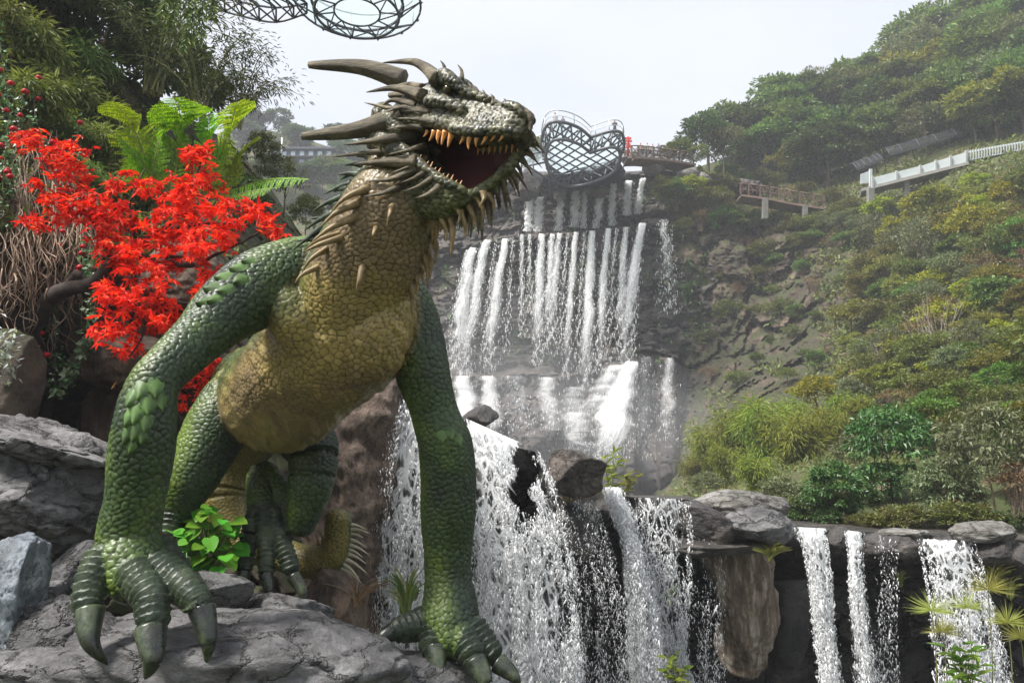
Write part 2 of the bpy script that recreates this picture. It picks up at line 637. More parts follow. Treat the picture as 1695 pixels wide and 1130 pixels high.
rows_t = np.linspace(0, 1, 205)
PX = np.repeat(CLX[None], 205, 0)
PY = cliff_rim(CLX)[None] + rows_t[:, None] * (830 - cliff_rim(CLX)[None])
PP = at(PX, PY, cliff_d(PX, PY)).reshape(-1, 3)
PQ = PP / 1.45
wob = np.column_stack([fbm(PQ * 0.3 + q, 3) for q in (0, 40, 80)])
bl1, j1 = cellblocks(PQ * np.array([0.16, 0.16, 0.24]) + wob * 0.9)
bl2, j2 = cellblocks(PQ * np.array([0.5, 0.5, 0.8]) + wob * 1.2, 7)
smooth_low = 1 - 0.5 * sst(690, 740, PY.ravel())
k = (1.0 * (bl1 - 0.5) + 0.4 * (bl2 - 0.5) - 0.25 * (1 - sst(0, 0.12, j1)) - 0.12 * (1 - sst(0, 0.15, j2)) + 0.35 * fbm(PQ * 0.25, 4) + 0.22 * ridged(PQ * np.array([0.7, 0.7, 1.6]), 3)) * 2.3 * smooth_low
# rows of ledge stones along both lips
for lipv in (cliff_lip(PX.ravel()), cliff_rim(PX.ravel())):
    dy = PY.ravel() - lipv
    k = k + 0.8 * sst(-3, 2, dy) * sst(16, 8, dy) * (0.3 + bl2)
vd = PP - CAM
vd /= np.linalg.norm(vd, axis=1)[:, None]
PP = PP - vd * k[:, None]
CP = PP.reshape(205, len(CLX), 3)
top = []
for q in (1.0, 0.4):
    r = CP[0].copy()
    r[:, 1] += 40 * q
    r[:, 2] += 1.0 + 2 * q
    top.append(r)
V, Q = gridmesh(np.concatenate([np.array(top), CP]))
single('cliff', V, Q, M_CLIFF, kind='structure', base=np.zeros(3), smooth=False)

# ---- hillside on the right
HILL_SKY = [(1000, 285), (1100, 283), (1160, 275), (1230, 252), (1300, 225), (1400, 190), (1500, 135), (1600, 60), (1700, -30), (1900, -200), (2400, -420)]
_hill = tps([(1040, 300, 68), (1040, 500, 64), (1040, 780, 58), (1130, 280, 70), (1130, 330, 63.5), (1130, 450, 61.5), (1130, 600, 59.5), (1130, 700, 56), (1130, 790, 46), (1200, 260, 76), (1200, 330, 64), (1200, 500, 59), (1200, 650, 52), (1200, 780, 34), (1200, 880, 24),
              (1300, 230, 80), (1300, 330, 65), (1300, 450, 58), (1300, 600, 50), (1300, 700, 36), (1300, 860, 19.5), (1400, 190, 84), (1400, 300, 64), (1400, 450, 54), (1400, 600, 44), (1400, 700, 31), (1400, 860, 18),
              (1500, 140, 86), (1500, 280, 60), (1500, 420, 50), (1500, 560, 41), (1500, 680, 28), (1500, 860, 17.2), (1600, 60, 86), (1600, 250, 57), (1600, 400, 46), (1600, 550, 36), (1600, 680, 25), (1600, 860, 16.8),
              (1700, -30, 86), (1700, 240, 54), (1700, 400, 42), (1700, 550, 32), (1700, 700, 22), (1700, 880, 16), (1950, -200, 80), (1950, 300, 40), (1950, 600, 24), (1950, 880, 14), (2400, -400, 70), (2400, 300, 30), (2400, 880, 12)])


def hill_d(px, py):
    return far(_hill(px, py))


def hill_disp(P, px, py):
    P = P / 1.45
    rock = sst(1420, 1300, px) * sst(300, 380, py) * sst(720, 640, py)
    w = np.column_stack([fbm(P * 0.3 + q, 3) for q in (0, 40, 80)])
    b1, q1 = cellblocks(P * np.array([0.35, 0.35, 0.3]) + w)
    b2, q2 = cellblocks(P * np.array([0.9, 0.9, 0.8]) + w * 1.2, 9)
    s = np.interp(py, [280, 600, 860], [1.0, 0.8, 0.25])
    return (s * (0.9 * fbm(P * 0.12, 4) * 1.4 + rock * (1.7 * (b1 - 0.5) + 0.8 * (b2 - 0.5) + 1.3 * ridged(P * np.array([0.35, 0.35, 0.22]) + w * 0.4, 4) + 0.35 * fbm(P * 1.6, 3) - 0.5 * (1 - sst(0, 0.15, q1))) + 0.25 * fbm(P * 0.8, 3)) - 1.0 * sst(1120, 1060, px)) * 1.3


V, Q = slope_sheet(np.concatenate([np.arange(1050, 1500, 3.6), np.arange(1500, 2400, 8.0)]), HILL_SKY, 905, 190, hill_d, hill_disp)
o = single('hillside', V, Q, M_SOIL, kind='structure', base=np.zeros(3), smooth=False)
o.data.materials.append(M_SLOPEROCK)
fx, fy, _ = pix(V[Q].mean(1))
mk = sst(1440, 1330, fx + 40 * fbm(V[Q].mean(1) * 0.15, 3)) * sst(300, 350, fy) * sst(730, 660, fy)
o.data.polygons.foreach_set('material_index', (mk > 0.4).astype(np.int32))

# ---- far hill on the left, behind the statue
FAR_SKY = [(200, 240), (330, 225), (430, 212), (520, 235), (600, 262), (680, 290), (740, 330), (800, 420)]
far_d = tps([(200, 240, 190), (200, 500, 140), (450, 215, 195), (450, 300, 170), (450, 420, 150), (700, 290, 185), (700, 420, 150), (900, 300, 180), (900, 450, 150)])
V, Q = slope_sheet(np.arange(200, 790, 8.0), FAR_SKY, 480, 40, far_d, lambda P, x, y: 2.0 * fbm(P * 0.08, 4))
single('distant_hill', V, Q, M_SOIL, kind='structure', base=np.zeros(3))

# ---- bank on the left
BANK_SKY = [(-600, -330), (-100, -160), (0, -90), (100, 10), (200, 120), (300, 190), (380, 235), (440, 300), (500, 390), (560, 470), (640, 560)]
bank_d = tps([(-500, 0, 12), (-500, 800, 6.5), (-100, -100, 15), (-100, 300, 10), (-100, 700, 8.5), (-100, 1000, 7), (0, -60, 15.5), (0, 150, 12.5), (0, 400, 10.4), (0, 600, 9.8), (30, 700, 10.5), (0, 900, 8.5),
              (100, 50, 16), (100, 250, 13), (100, 420, 11), (100, 560, 11.2), (120, 690, 13.0), (110, 850, 10), (200, 140, 17), (200, 300, 13.5), (200, 460, 11.6), (210, 590, 11.3), (170, 670, 12.9), (200, 850, 10.5),
              (300, 200, 19), (300, 400, 12.5), (300, 600, 11.4), (300, 750, 11.6), (300, 950, 9.3), (400, 250, 22), (400, 420, 15), (420, 600, 12.0), (420, 750, 11.6), (420, 980, 9.6), (520, 420, 20), (520, 600, 13), (520, 800, 11.6), (540, 1000, 10.2), (640, 600, 14), (640, 900, 12)])


def bank_disp(P, px, py):
    w = np.column_stack([fbm(P * 0.8 + q, 3) for q in (0, 40, 80)])
    b1, q1 = cellblocks(P * np.array([0.9, 0.9, 1.3]) + w * 0.9, 3)
    b2, q2 = cellblocks(P * np.array([2.6, 2.6, 3.2]) + w, 5)
    return 0.55 * (b1 - 0.5) + 0.14 * (b2 - 0.5) - 0.16 * (1 - sst(0, 0.16, q1)) + 0.28 * fbm(P * 0.7, 4) + 0.10 * fbm(P * 3, 3)


V, Q = slope_sheet(np.arange(-600, 645, 5.0), BANK_SKY, 1120, 230, bank_d, bank_disp, back=25)
single('rocky_bank', V, Q, M_BANK, kind='structure', base=np.zeros(3))

# ---- the lower wall of rock that the near falls drop over
def ledge_top(px):
    return np.interp(px, [540, 560, 640, 700, 760, 800, 890, 905, 960, 1000, 1040, 1140, 1200, 1300, 1525, 1700, 2100], [600, 620, 645, 668, 690, 728, 748, 785, 815, 812, 822, 826, 862, 874, 884, 893, 900])


def ledge_d(px):
    return np.interp(px, [540, 640, 760, 900, 1000, 1150, 1400, 1700, 2100], [11.3, 11.6, 11.9, 12.5, 13.4, 14.0, 14.2, 13.6, 12.0])


LX = np.arange(545, 2100, 4.5)
rows = 150
tl = np.linspace(0, 1, rows)
PX = np.repeat(LX[None], rows, 0)
LT = ledge_top(LX)
PY = LT[None] + tl[:, None] * (1330 - LT[None])
dl = ledge_d(PX)
under = sst(0.05, 0.22, tl)[:, None] * (0.55 + 0.9 * sst(930, 1010, PX))
P = at(PX, PY, dl + 0.55 + under)
fl = P.reshape(-1, 3)
w = np.column_stack([fbm(fl * 0.9 + q, 3) for q in (0, 40, 80)])
b1, q1 = cellblocks(fl * np.array([0.55, 0.55, 0.8]) + w * 0.8, 13)
b2, q2 = cellblocks(fl * np.array([1.5, 1.5, 2.4]) + w, 17)
k = 0.75 * (b1 - 0.5) + 0.22 * (b2 - 0.5) - 0.15 * (1 - sst(0, 0.14, q1)) + 0.35 * fbm(fl * np.array([0.8, 0.8, 0.5]), 4) + 0.12 * ridged(fl * 1.7, 3)
k *= 0.35 + 0.65 * sst(0.0, 0.1, np.repeat(tl, len(LX)))
vd = fl - CAM
vd /= np.linalg.norm(vd, axis=1)[:, None]
P = (fl - vd * k[:, None]).reshape(P.shape)
V, Q = gridmesh(P)
single('rock_wall', V, Q, M_WETROCK, kind='structure', base=np.zeros(3), smooth=False)
# bed of the upper stream, from the lip back to the cliff
rb = []
for q in (0.0, 0.05, 0.2, 0.5, 1.0):
    r = P[0].copy()
    tgt = at(LX, np.full(len(LX), 790.0), np.interp(LX, [545, 1150, 1250, 1700, 2100], [76, 68, 36, 20, 16]))
    r = r + (tgt - r) * q
    r[:, 2] = P[0][:, 2] + (np.minimum(tgt[:, 2], P[0][:, 2] + 1.0) - P[0][:, 2]) * q - 0.02
    rb.append(r)
V, Q = gridmesh(np.array(rb[::-1]))
single('stream_bed', V, Q, M_WETROCK, kind='structure', base=np.zeros(3))


# ------------------------------------------------------------------ boulders
_ico = {}


def ico(n):
    if n not in _ico:
        bm = bmesh.new()
        bmesh.ops.create_icosphere(bm, subdivisions=n, radius=1)
        bm.verts.ensure_lookup_table()
        _ico[n] = (np.array([v.co for v in bm.verts]), np.array([[v.index for v in f.verts] for f in bm.faces]))
        bm.free()
    return _ico[n]


def rotm(rx, ry, rz):
    return np.array((Matrix.Rotation(R(rz), 3, 'Z') @ Matrix.Rotation(R(ry), 3, 'Y') @ Matrix.Rotation(R(rx), 3, 'X')))


def rock_mesh(seed, lev, size, cuts=9, rough=0.16, strata=0.0, rot=(0, 0, 0), crease=0.05, boxy=0.0):
    U, T = ico(lev)
    g = np.random.default_rng(seed)
    V = U.copy()
    if boxy:
        m = np.abs(V).max(1)[:, None]
        V = V * (1 - boxy) + V / m * boxy * 0.85
    V = V * (1 + 0.22 * fbm(U * 1.1 + seed * 3.7, 3))[:, None]
    for _ in range(cuts):
        n = g.normal(size=3)
        n /= np.linalg.norm(n)
        h = g.uniform(0.55, 0.86)
        ex = np.maximum(V @ n - h, 0)
        V = V - (ex * 0.88)[:, None] * n
    N = V / (np.linalg.norm(V, axis=1)[:, None] + 1e-9)
    S = np.array(size, float)
    W = V * S
    sc = 1.0 / S.mean()
    k = rough * S.mean() * (0.55 * fbm(W * sc * 2.2 + seed, 5) + 0.26 * fbm(W * sc * 9 + seed, 4) - 0.10 * np.abs(fbm(W * sc * 5 + seed, 3)))
    cr = np.abs(fbm(W * sc * np.array([1.3, 1.3, 2.4]) + seed * 1.9, 3))
    k -= crease * S.mean() * (1 - sst(0.0, 0.05, cr))
    if strata:
        z = W @ np.array([0.12, 0.1, 1.0]) * sc * 5.0 + 1.2 * fbm(W * sc * 1.4, 3)
        k += strata * S.mean() * (np.abs((z % 1.0) - 0.5) ** 0.5 - 0.5)
    W = W + N * k[:, None]
    return W @ rotm(*rot).T, T


def boulder(name, label, px, py, d, w, h, dep, mat, seed, lev=5, group=None, cat='boulder', **kw):
    """a boulder centred where pixel (px, py) shows it at depth d; w, h in photo pixels, dep its depth as a share of its width"""
    s = d / F / 2
    V, T = rock_mesh(seed, lev, (w * s, w * s * dep, h * s), **kw)
    return single(name, V + at(px, py, d), T, mat, label, cat, group)


# under the statue
boulder('boulder', 'broad grey boulder with cracks under the statue\'s front claws', 330, 1100, 5.75, 720, 215, 0.62, M_GREY, 4, 6, rough=0.10, strata=0.05, cuts=5, crease=0.035, rot=(0, 3, 0))
boulder('boulder', 'grey boulder at the bottom edge under the middle claws', 655, 1150, 6.25, 270, 140, 1.0, M_GREY, 9, 6, rough=0.10, cuts=8, crease=0.03)
boulder('boulder', 'grey boulder with a ledge at lower left below the claw', 120, 1075, 5.7, 220, 190, 1.0, M_GREY, 31, 6, rough=0.14, cuts=8, strata=0.03)
boulder('boulder', 'grey stone behind the left claw, under the green leafy plant', 345, 985, 7.4, 170, 75, 0.9, M_GREY, 12, 5, cuts=7)
boulder('boulder', 'flat dark grey stone under the statue\'s hind toes', 462, 1012, 7.7, 180, 62, 0.9, M_GREY, 15, 5, cuts=7, rough=0.2)
boulder('boulder', 'grey stone at the far end of the broad boulder, below the tail', 560, 1000, 8.4, 120, 130, 0.8, M_BROWN, 18, 5, cuts=7)
# left edge
boulder('boulder', 'huge overhanging grey boulder with a dark hollow, at the left edge', 50, 795, 7.6, 330, 200, 0.9, M_GREY, 22, 6, rough=0.22, cuts=4, crease=0.06, strata=0.06, rot=(0, 18, 10))
boulder('boulder', 'grey capstone slab lying over the hollow of the huge boulder', 85, 733, 7.7, 260, 62, 1.2, M_GREY, 24, 6, rough=0.14, cuts=4, rot=(0, 19, 0))
boulder('boulder', 'blue-grey marbled rock at the left edge below the overhang', 8, 990, 5.6, 118, 225, 1.0, M_BLUE, 127, 6, rough=0.14, cuts=5, crease=0.05, boxy=0.55)
boulder('boulder', 'small blue-grey marbled rock in the lower left corner', 2, 1075, 5.5, 84, 70, 1.0, M_BLUE, 29, 5, rough=0.18, cuts=9)
boulder('boulder', 'dark rounded rock in the shade under the overhanging boulder', 55, 915, 7.3, 150, 100, 0.9, M_WETROCK, 33, 5, cuts=5)
boulder('boulder', 'grey slanting rock between the overhang and the front claw', 130, 945, 7.0, 130, 95, 0.9, M_GREY, 36, 5, cuts=8, rot=(0, -24, 0))
boulder('boulder', 'low grey stone at the bottom of the left corner', 20, 1130, 5.3, 130, 70, 0.9, M_GREY, 39, 5, cuts=8)
boulder('boulder', 'flat grey stone beside the marbled rock', 70, 985, 6.6, 100, 50, 0.9, M_GREY, 41, 5, cuts=8)
# brown rocks of the cave behind
boulder('boulder', 'brown rock roof over the dark cave under the maple', 215, 600, 10.9, 190, 110, 0.8, M_BROWN, 44, 5, cuts=7, rough=0.2)
boulder('boulder', 'brown rock showing between the red maple leaves', 300, 455, 11.3, 150, 110, 0.7, M_BROWN, 46, 5, cuts=7, strata=0.06)
boulder('boulder', 'brown upright rock at the back of the dark cave', 165, 700, 11.6, 70, 130, 0.8, M_BROWN, 48, 5, cuts=6)
boulder('boulder', 'weathered grey-brown rock at the left edge beside the silver leaves', 15, 640, 8.9, 110, 190, 0.9, M_BANK, 50, 5, cuts=7)

# brown pillar between tail and water, like gnarled bark
U = np.linspace(0, 1, 60)
C = catmull(np.column_stack([at([622, 604, 586, 574, 566, 560], [590, 660, 760, 860, 960, 1060], [11.2, 11.0, 10.7, 10.5, 10.4, 10.4])]), 120)
r = np.interp(np.linspace(0, 1, 120), [0, 0.3, 0.6, 1], [0.36, 0.36, 0.38, 0.50])
V, Fs = tube(C, r, 90, r * 0.8, up=(0, 1, 0))
ctr = np.concatenate([np.repeat(C, 90, 0), C[:1], C[-1:]])
N = (V - ctr) / (np.linalg.norm(V - ctr, axis=1)[:, None] + 1e-6)
k = 0.16 * ridged(V * np.array([2.6, 2.6, 0.9]), 4) + 0.10 * fbm(V * 3, 4) + 0.10 * ridged(V * np.array([1.1, 1.1, 1.9]) + 5, 3)
single('rock_pillar', V + N * k[:, None], Fs, M_PILLAR, 'gnarled brown rock pillar between the statue\'s tail and the white fall', 'rock')
boulder('boulder', 'wet black rock face beside the brown pillar, under the spray', 640, 720, 11.5, 80, 250, 0.7, M_WETROCK, 53, 5, cuts=6, rough=0.25)

# stones on the lip of the wall
boulder('boulder', 'brown angular boulder between two near falls', 950, 786, 12.3, 104, 84, 0.9, M_DULL, 157, 5, cuts=7, rough=0.13, boxy=0.8, crease=0.05, strata=0.05, rot=(8, 14, 25))
boulder('boulder', 'dark wet rock under the brown angular boulder', 945, 872, 12.6, 92, 130, 0.8, M_WETROCK, 58, 5, cuts=8, rough=0.2, boxy=0.3)
boulder('boulder', 'long flat grey boulder, rearmost of the pile on the wall', 1222, 838, 14.2, 165, 60, 0.8, M_GREY2, 60, 5, cuts=4, rough=0.10, strata=0.05)
boulder('boulder', 'dark sloping boulder at the left of the pile on the wall', 1168, 862, 13.5, 115, 76, 0.9, M_WETROCK, 62, 5, cuts=6, rough=0.12, rot=(0, 22, 0))
boulder('boulder', 'rounded grey boulder at the front of the pile on the wall', 1255, 872, 13.3, 120, 64, 0.9, M_GREY, 64, 5, cuts=4, rough=0.12, crease=0.06)
boulder('boulder', 'pale saddle-shaped stone on the wall under the right hand bushes', 1628, 884, 12.9, 112, 44, 0.7, M_GREY2, 66, 5, cuts=5, rough=0.14)
boulder('boulder', 'pale flat slab on the wall between two falls', 1490, 882, 13.7, 90, 15, 1.2, M_GREY2, 68, 4, cuts=5)
boulder('boulder', 'dark wet stone on the lip right of the widest right fall', 1650, 912, 12.8, 90, 50, 0.9, M_WETROCK, 70, 5, cuts=6)
boulder('boulder', 'dark wet stone on the lip between the paired falls', 1388, 890, 13.5, 44, 40, 0.9, M_WETROCK, 72, 4, cuts=6)
boulder('boulder', 'dark ledge block left of the wide scalloped fall', 1470, 905, 13.5, 100, 46, 0.9, M_WETROCK, 74, 5, cuts=8)
boulder('boulder', 'thin dark ledge under the boulder pile on the wall', 1190, 905, 13.5, 210, 34, 0.7, M_WETROCK, 76, 5, cuts=8)
boulder('boulder', 'dark wet block at the right edge of the wall', 1700, 930, 12.7, 90, 70, 0.9, M_WETROCK, 78, 5, cuts=8)
boulder('boulder', 'dark wet rock at the top of the fall beside the statue\'s arm', 795, 690, 12.6, 60, 46, 0.9, M_WETROCK, 79, 4, cuts=6)
# dripstone column under the wall
C = catmull(at([1215, 1228, 1236, 1232, 1226], [905, 960, 1020, 1070, 1112], [14.3, 14.1, 14.0, 14.0, 14.0]), 90)
r = np.interp(np.linspace(0, 1, 90), [0, 0.25, 0.6, 0.85, 1], [0.52, 0.42, 0.38, 0.30, 0.16])
V, Fs = tube(C, r, 72, r * 0.7, up=(0, 1, 0))
ctr = np.concatenate([np.repeat(C, 72, 0), C[:1], C[-1:]])
N = (V - ctr) / (np.linalg.norm(V - ctr, axis=1)[:, None] + 1e-6)
k = 0.22 * ridged(V * np.array([2.4, 2.4, 0.5]), 4) + 0.16 * fbm(V * 1.6, 4)
single('dripstone_column', V + N * k[:, None], Fs, M_TAN, 'tan dripstone column hanging under the boulder pile', 'rock')
C = catmull(at([1300, 1306, 1300, 1298], [960, 1010, 1070, 1110], [14.8, 14.7, 14.7, 14.7]), 50)
V, Fs = tube(C, np.linspace(0.5, 0.2, 50), 40, up=(0, 1, 0))
ctr = np.concatenate([np.repeat(C, 40, 0), C[:1], C[-1:]])
N = (V - ctr) / (np.linalg.norm(V - ctr, axis=1)[:, None] + 1e-6)
single('dripstone_column', V + N * (0.14 * ridged(V * np.array([2.2, 2.2, 0.5]), 3))[:, None], Fs, M_WETROCK, 'dark dripstone column right of the tan one', 'rock')
# boulders on the cliff top beside the skywalk
for i, (x, y, w, h, lb) in enumerate([(1085, 276, 44, 34, 'pale boulder on the cliff top below the railing path'), (1140, 290, 40, 26, 'pinkish boulder at the cliff top right of the railing path'),
                                      (1160, 298, 34, 22, 'low boulder on the cliff top beside the shrubs'), (1050, 262, 44, 26, 'brown rock block under the end of the railing path'),
                                      (878, 306, 50, 62, 'grey rock block under the skywalk, beside the statue\'s muzzle'), (926, 318, 22, 46, 'narrow tan rock post under the skywalk'),
                                      (990, 318, 40, 22, 'dark flat rock under the skywalk between two streams'), (1086, 352, 42, 16, 'overhanging slab at the top of the right hand stream')]):
    boulder('boulder', lb, x, y, float(far(61.5)), w, h, 0.9, M_GREY2 if i < 4 or i == 5 else M_CLIFF, 90 + i, 4, cuts=8, rough=0.16)
# ------------------------------------------------------------------ the dragon statue
def dragon_mats():
    m, nt, nd, lk, bs = newmat('dragon_paint')
    a = nd.new('ShaderNodeVertexColor')
    a.layer_name = 'paint'
    n = tex(nt, 'Noise', 45, 5, 0.7)
    f = ramp(nt, n.outputs[0], [(0.3, (0.75,) * 3), (0.7, (1.2,) * 3)])
    lk.new(mixc(nt, 1.0, a.outputs[0], f, 'MULTIPLY'), bs.inputs['Base Color'])
    lk.new(ramp(nt, n.outputs[0], [(0.3, (0.32,) * 3), (0.7, (0.54,) * 3)]), bs.inputs['Roughness'])
    bs.inputs['Specular IOR Level'].default_value = 0.42
    bump(nt, bs, n.outputs[0], 0.25, 0.006)
    horn = rock_mat('dragon_horn', (0.040, 0.034, 0.024), (0.13, 0.110, 0.075), (0.29, 0.245, 0.165), 4.0, 0.6, (0.6, 1, 2.2), b=0.9, bd=0.02, spec=0.3)
    tan = rock_mat('dragon_throat_spike', (0.10, 0.072, 0.03), (0.22, 0.155, 0.07), (0.30, 0.22, 0.11), 6.0, 0.5, b=0.3, bd=0.01)
    green = rock_mat('dragon_green_spike', (0.012, 0.02, 0.012), (0.035, 0.052, 0.03), (0.13, 0.16, 0.11), 7.0, 0.45, b=0.3, bd=0.01)
    claw = rock_mat('dragon_claw', (0.006, 0.008, 0.006), (0.020, 0.027, 0.017), (0.075, 0.098, 0.048), 5.0, 0.35, b=0.2, bd=0.008, spec=0.6)
    tooth = plain_mat('dragon_tooth', (0.62, 0.30, 0.11), 0.35, noise=0.5, scale=14)
    ltooth = plain_mat('dragon_small_tooth', (0.60, 0.33, 0.18), 0.35, noise=0.4, scale=14)
    mouth = plain_mat('dragon_mouth', (0.045, 0.007, 0.008), 0.55, noise=0.5, scale=7, bmp=0.3)
    gum = plain_mat('dragon_gum', (0.22, 0.06, 0.045), 0.4, noise=0.4, scale=10)
    eye = plain_mat('dragon_eye', (0.035, 0.028, 0.010), 0.12, noise=0.5, scale=30)
    plate = plain_mat('dragon_plate', (0.060, 0.115, 0.026), 0.42, noise=0.75, scale=7, bmp=0.15)
    return m, horn, tan, green, claw, tooth, ltooth, mouth, gum, eye, plate


M_DR, M_HORN, M_TAN, M_GSP, M_CLAW, M_TOOTH, M_LTOOTH, M_MOUTH, M_GUM, M_EYE, M_PLATE = dragon_mats()
TUBES = []      # (centres, radii, tag, arc length) of each limb, kept to paint and scale the skin
SKIN = []       # closed lofts to be fused


def limb(tag, st, n=None, seg=24, flat=1.0, rnd=0.8):
    """st: (px, py, depth, radius in photo pixels)"""
    st = np.array(st, float)
    st[:, 3] *= 0.88 if tag == 'arm' and st[-1, 0] < 400 else 0.94
    C = at(st[:, 0], st[:, 1], st[:, 2])
    r = st[:, 3] * st[:, 2] / F
    n = n or (len(st) - 1) * 7 + 1
    D = catmull(np.column_stack([C, r]), n)
    C, r = D[:, :3], np.abs(D[:, 3])
    SKIN.append(tube(C, r, seg, r * flat, rnd=rnd, up=(0, 0.2, 1)))
    arc = np.concatenate([[0], np.cumsum(np.linalg.norm(np.diff(C, axis=0), axis=1))])
    TUBES.append((C, r, tag, arc))


# torso, neck
limb('torso', [(596, 490, 6.55, 95), (573, 550, 6.7, 115), (522, 597, 7.05, 106), (474, 648, 7.7, 103), (448, 655, 8.5, 92), (425, 640, 9.3, 75)])
limb('neck', [(570, 530, 6.65, 108), (593, 466, 6.42, 96), (624, 405, 6.27, 95), (650, 340, 6.17, 86), (660, 296, 6.17, 68), (662, 255, 6.2, 50)])
limb('torso', [(458, 474, 6.36, 34), (486, 520, 6.30, 46), (512, 562, 6.36, 40)])
# keel of the chest
limb('torso', [(632, 500, 6.38, 52), (612, 565, 6.42, 64), (580, 606, 6.65, 60)])
# the arm on the viewer's left
limb('arm', [(540, 455, 6.75, 78), (455, 468, 6.45, 74), (387, 505, 6.15, 65), (333, 556, 5.85, 50), (277, 609, 5.55, 44), (251, 645, 5.45, 48),
             (240, 700, 5.4, 55), (233, 760, 5.4, 57), (223, 830, 5.4, 53), (213, 890, 5.4, 57), (214, 938, 5.32, 68)])
limb('arm', [(214, 930, 5.3, 62), (222, 962, 5.2, 52)], flat=0.8)
FING = [  # stations of each finger, then claw base and claw tip
    ([(170, 925, 5.22, 34), (150, 968, 5.08, 30), (145, 1000, 5.0, 28), (149, 1024, 4.96, 27)], (149, 1020, 4.96), (150, 1062, 4.86), (178, 1099, 4.86), 27),
    ([(222, 950, 5.15, 38), (248, 985, 5.0, 33), (253, 1020, 4.9, 31), (250, 1058, 4.82, 31)], (250, 1052, 4.82), (252, 1092, 4.72), (240, 1123, 4.72), 30),
    ([(262, 940, 5.25, 36), (298, 965, 5.12, 31), (322, 990, 5.02, 28), (337, 1022, 4.98, 28)], (336, 1016, 4.98), (345, 1060, 4.9), (341, 1096, 4.88), 26),
    ([(260, 905, 5.55, 34), (290, 935, 5.55, 26), (318, 962, 5.5, 22)], (318, 960, 5.5), (338, 985, 5.45), (345, 1008, 5.45), 18)]
# the arm on the viewer's right
limb('arm', [(600, 490, 6.85, 80), (655, 505, 6.9, 62), (682, 548, 6.88, 52), (699, 612, 6.8, 47), (718, 680, 6.78, 41), (737, 735, 6.75, 47), (742, 790, 6.75, 48),
             (742, 850, 6.75, 48), (741, 905, 6.75, 42), (742, 955, 6.72, 40), (744, 1000, 6.65, 48), (744, 1032, 6.58, 54)])
limb('arm', [(744, 1030, 6.55, 50), (752, 1058, 6.45, 44)], flat=0.8)
FING += [
    ([(712, 1030, 6.6, 34), (683, 1036, 6.5, 28), (660, 1042, 6.42, 24), (645, 1046, 6.4, 22)], (650, 1046, 6.4), (632, 1058, 6.34), (637, 1088, 6.34), 19),
    ([(722, 1040, 6.5, 34), (718, 1066, 6.38, 28), (722, 1084, 6.3, 25)], (721, 1080, 6.3), (724, 1110, 6.2), (712, 1140, 6.18), 23),
    ([(760, 1050, 6.45, 36), (778, 1078, 6.32, 30), (792, 1106, 6.22, 27)], (790, 1102, 6.22), (803, 1128, 6.14), (800, 1150, 6.12), 24),
    ([(780, 1045, 6.5, 34), (808, 1078, 6.4, 27), (832, 1104, 6.32, 24)], (830, 1101, 6.32), (850, 1118, 6.26), (860, 1138, 6.24), 20)]
# hind legs
limb('leg', [(432, 628, 8.5, 58), (376, 682, 8.15, 56), (340, 745, 7.95, 51), (314, 800, 7.85, 42), (296, 846, 7.85, 26)])
limb('leg', [(480, 690, 8.6, 60), (517, 745, 8.3, 46), (512, 810, 8.15, 38), (498, 868, 8.15, 25)])
limb('leg', [(498, 868, 8.15, 22), (468, 820, 8.45, 24), (436, 786, 8.6, 25), (434, 815, 8.45, 27), (438, 852, 8.3, 28)])
FING += [
    ([(288, 846, 7.8, 24), (279, 880, 7.7, 17), (274, 915, 7.62, 15), (273, 935, 7.6, 13)], (273, 930, 7.6), (274, 955, 7.55), (280, 974, 7.52), 12),
    ([(425, 848, 8.2, 18), (411, 895, 8.05, 17), (406, 935, 7.95, 16), (404, 955, 7.9, 15)], (404, 950, 7.9), (400, 975, 7.84), (408, 996, 7.84), 14),
    ([(438, 852, 8.15, 20), (440, 900, 8.0, 17), (441, 940, 7.9, 16), (441, 958, 7.86, 15)], (441, 954, 7.86), (446, 980, 7.8), (442, 1001, 7.8), 14),
    ([(450, 848, 8.2, 18), (466, 895, 8.05, 17), (480, 935, 7.95, 17), (489, 960, 7.9, 16)], (488, 956, 7.9), (502, 982, 7.84), (500, 1006, 7.84), 14)]
for k, (st, cb, cm, ct, cr) in enumerate(FING):
    limb('finger', [(x, y, d, r * (0.92 if k < 8 else 0.95)) for x, y, d, r in st[:-1]] + [(0.35 * st[-1][0] + 0.65 * st[-2][0], 0.35 * st[-1][1] + 0.65 * st[-2][1], 0.35 * st[-1][2] + 0.65 * st[-2][2], st[-1][3] * 0.9)], seg=16, rnd=0.5)
# tail
limb('tail', [(430, 690, 9.4, 60), (392, 770, 9.5, 40), (376, 830, 9.4, 40), (400, 892, 9.2, 34), (455, 912, 9.0, 28), (510, 930, 8.85, 28), (545, 922, 8.8, 26),
              (558, 890, 8.8, 24), (560, 858, 8.8, 23)], seg=18)

# head: u runs to the snout, v to the far side, w upwards
H0 = at(700, 201, 6.1)
HF = np.array([0.82, -0.55, -0.27]); HF /= np.linalg.norm(HF)
HL = np.array([0.57, 0.82, 0.0]); HL /= np.linalg.norm(HL)
HU = np.cross(HL, HF); HU /= np.linalg.norm(HU)
if HU[2] < 0:
    HU = -HU


def hp(u, v, w):
    u, v, w = np.broadcast_arrays(np.asarray(u, float), np.asarray(v, float), np.asarray(w, float))
    return H0 + u[..., None] * HF + v[..., None] * HL + w[..., None] * HU


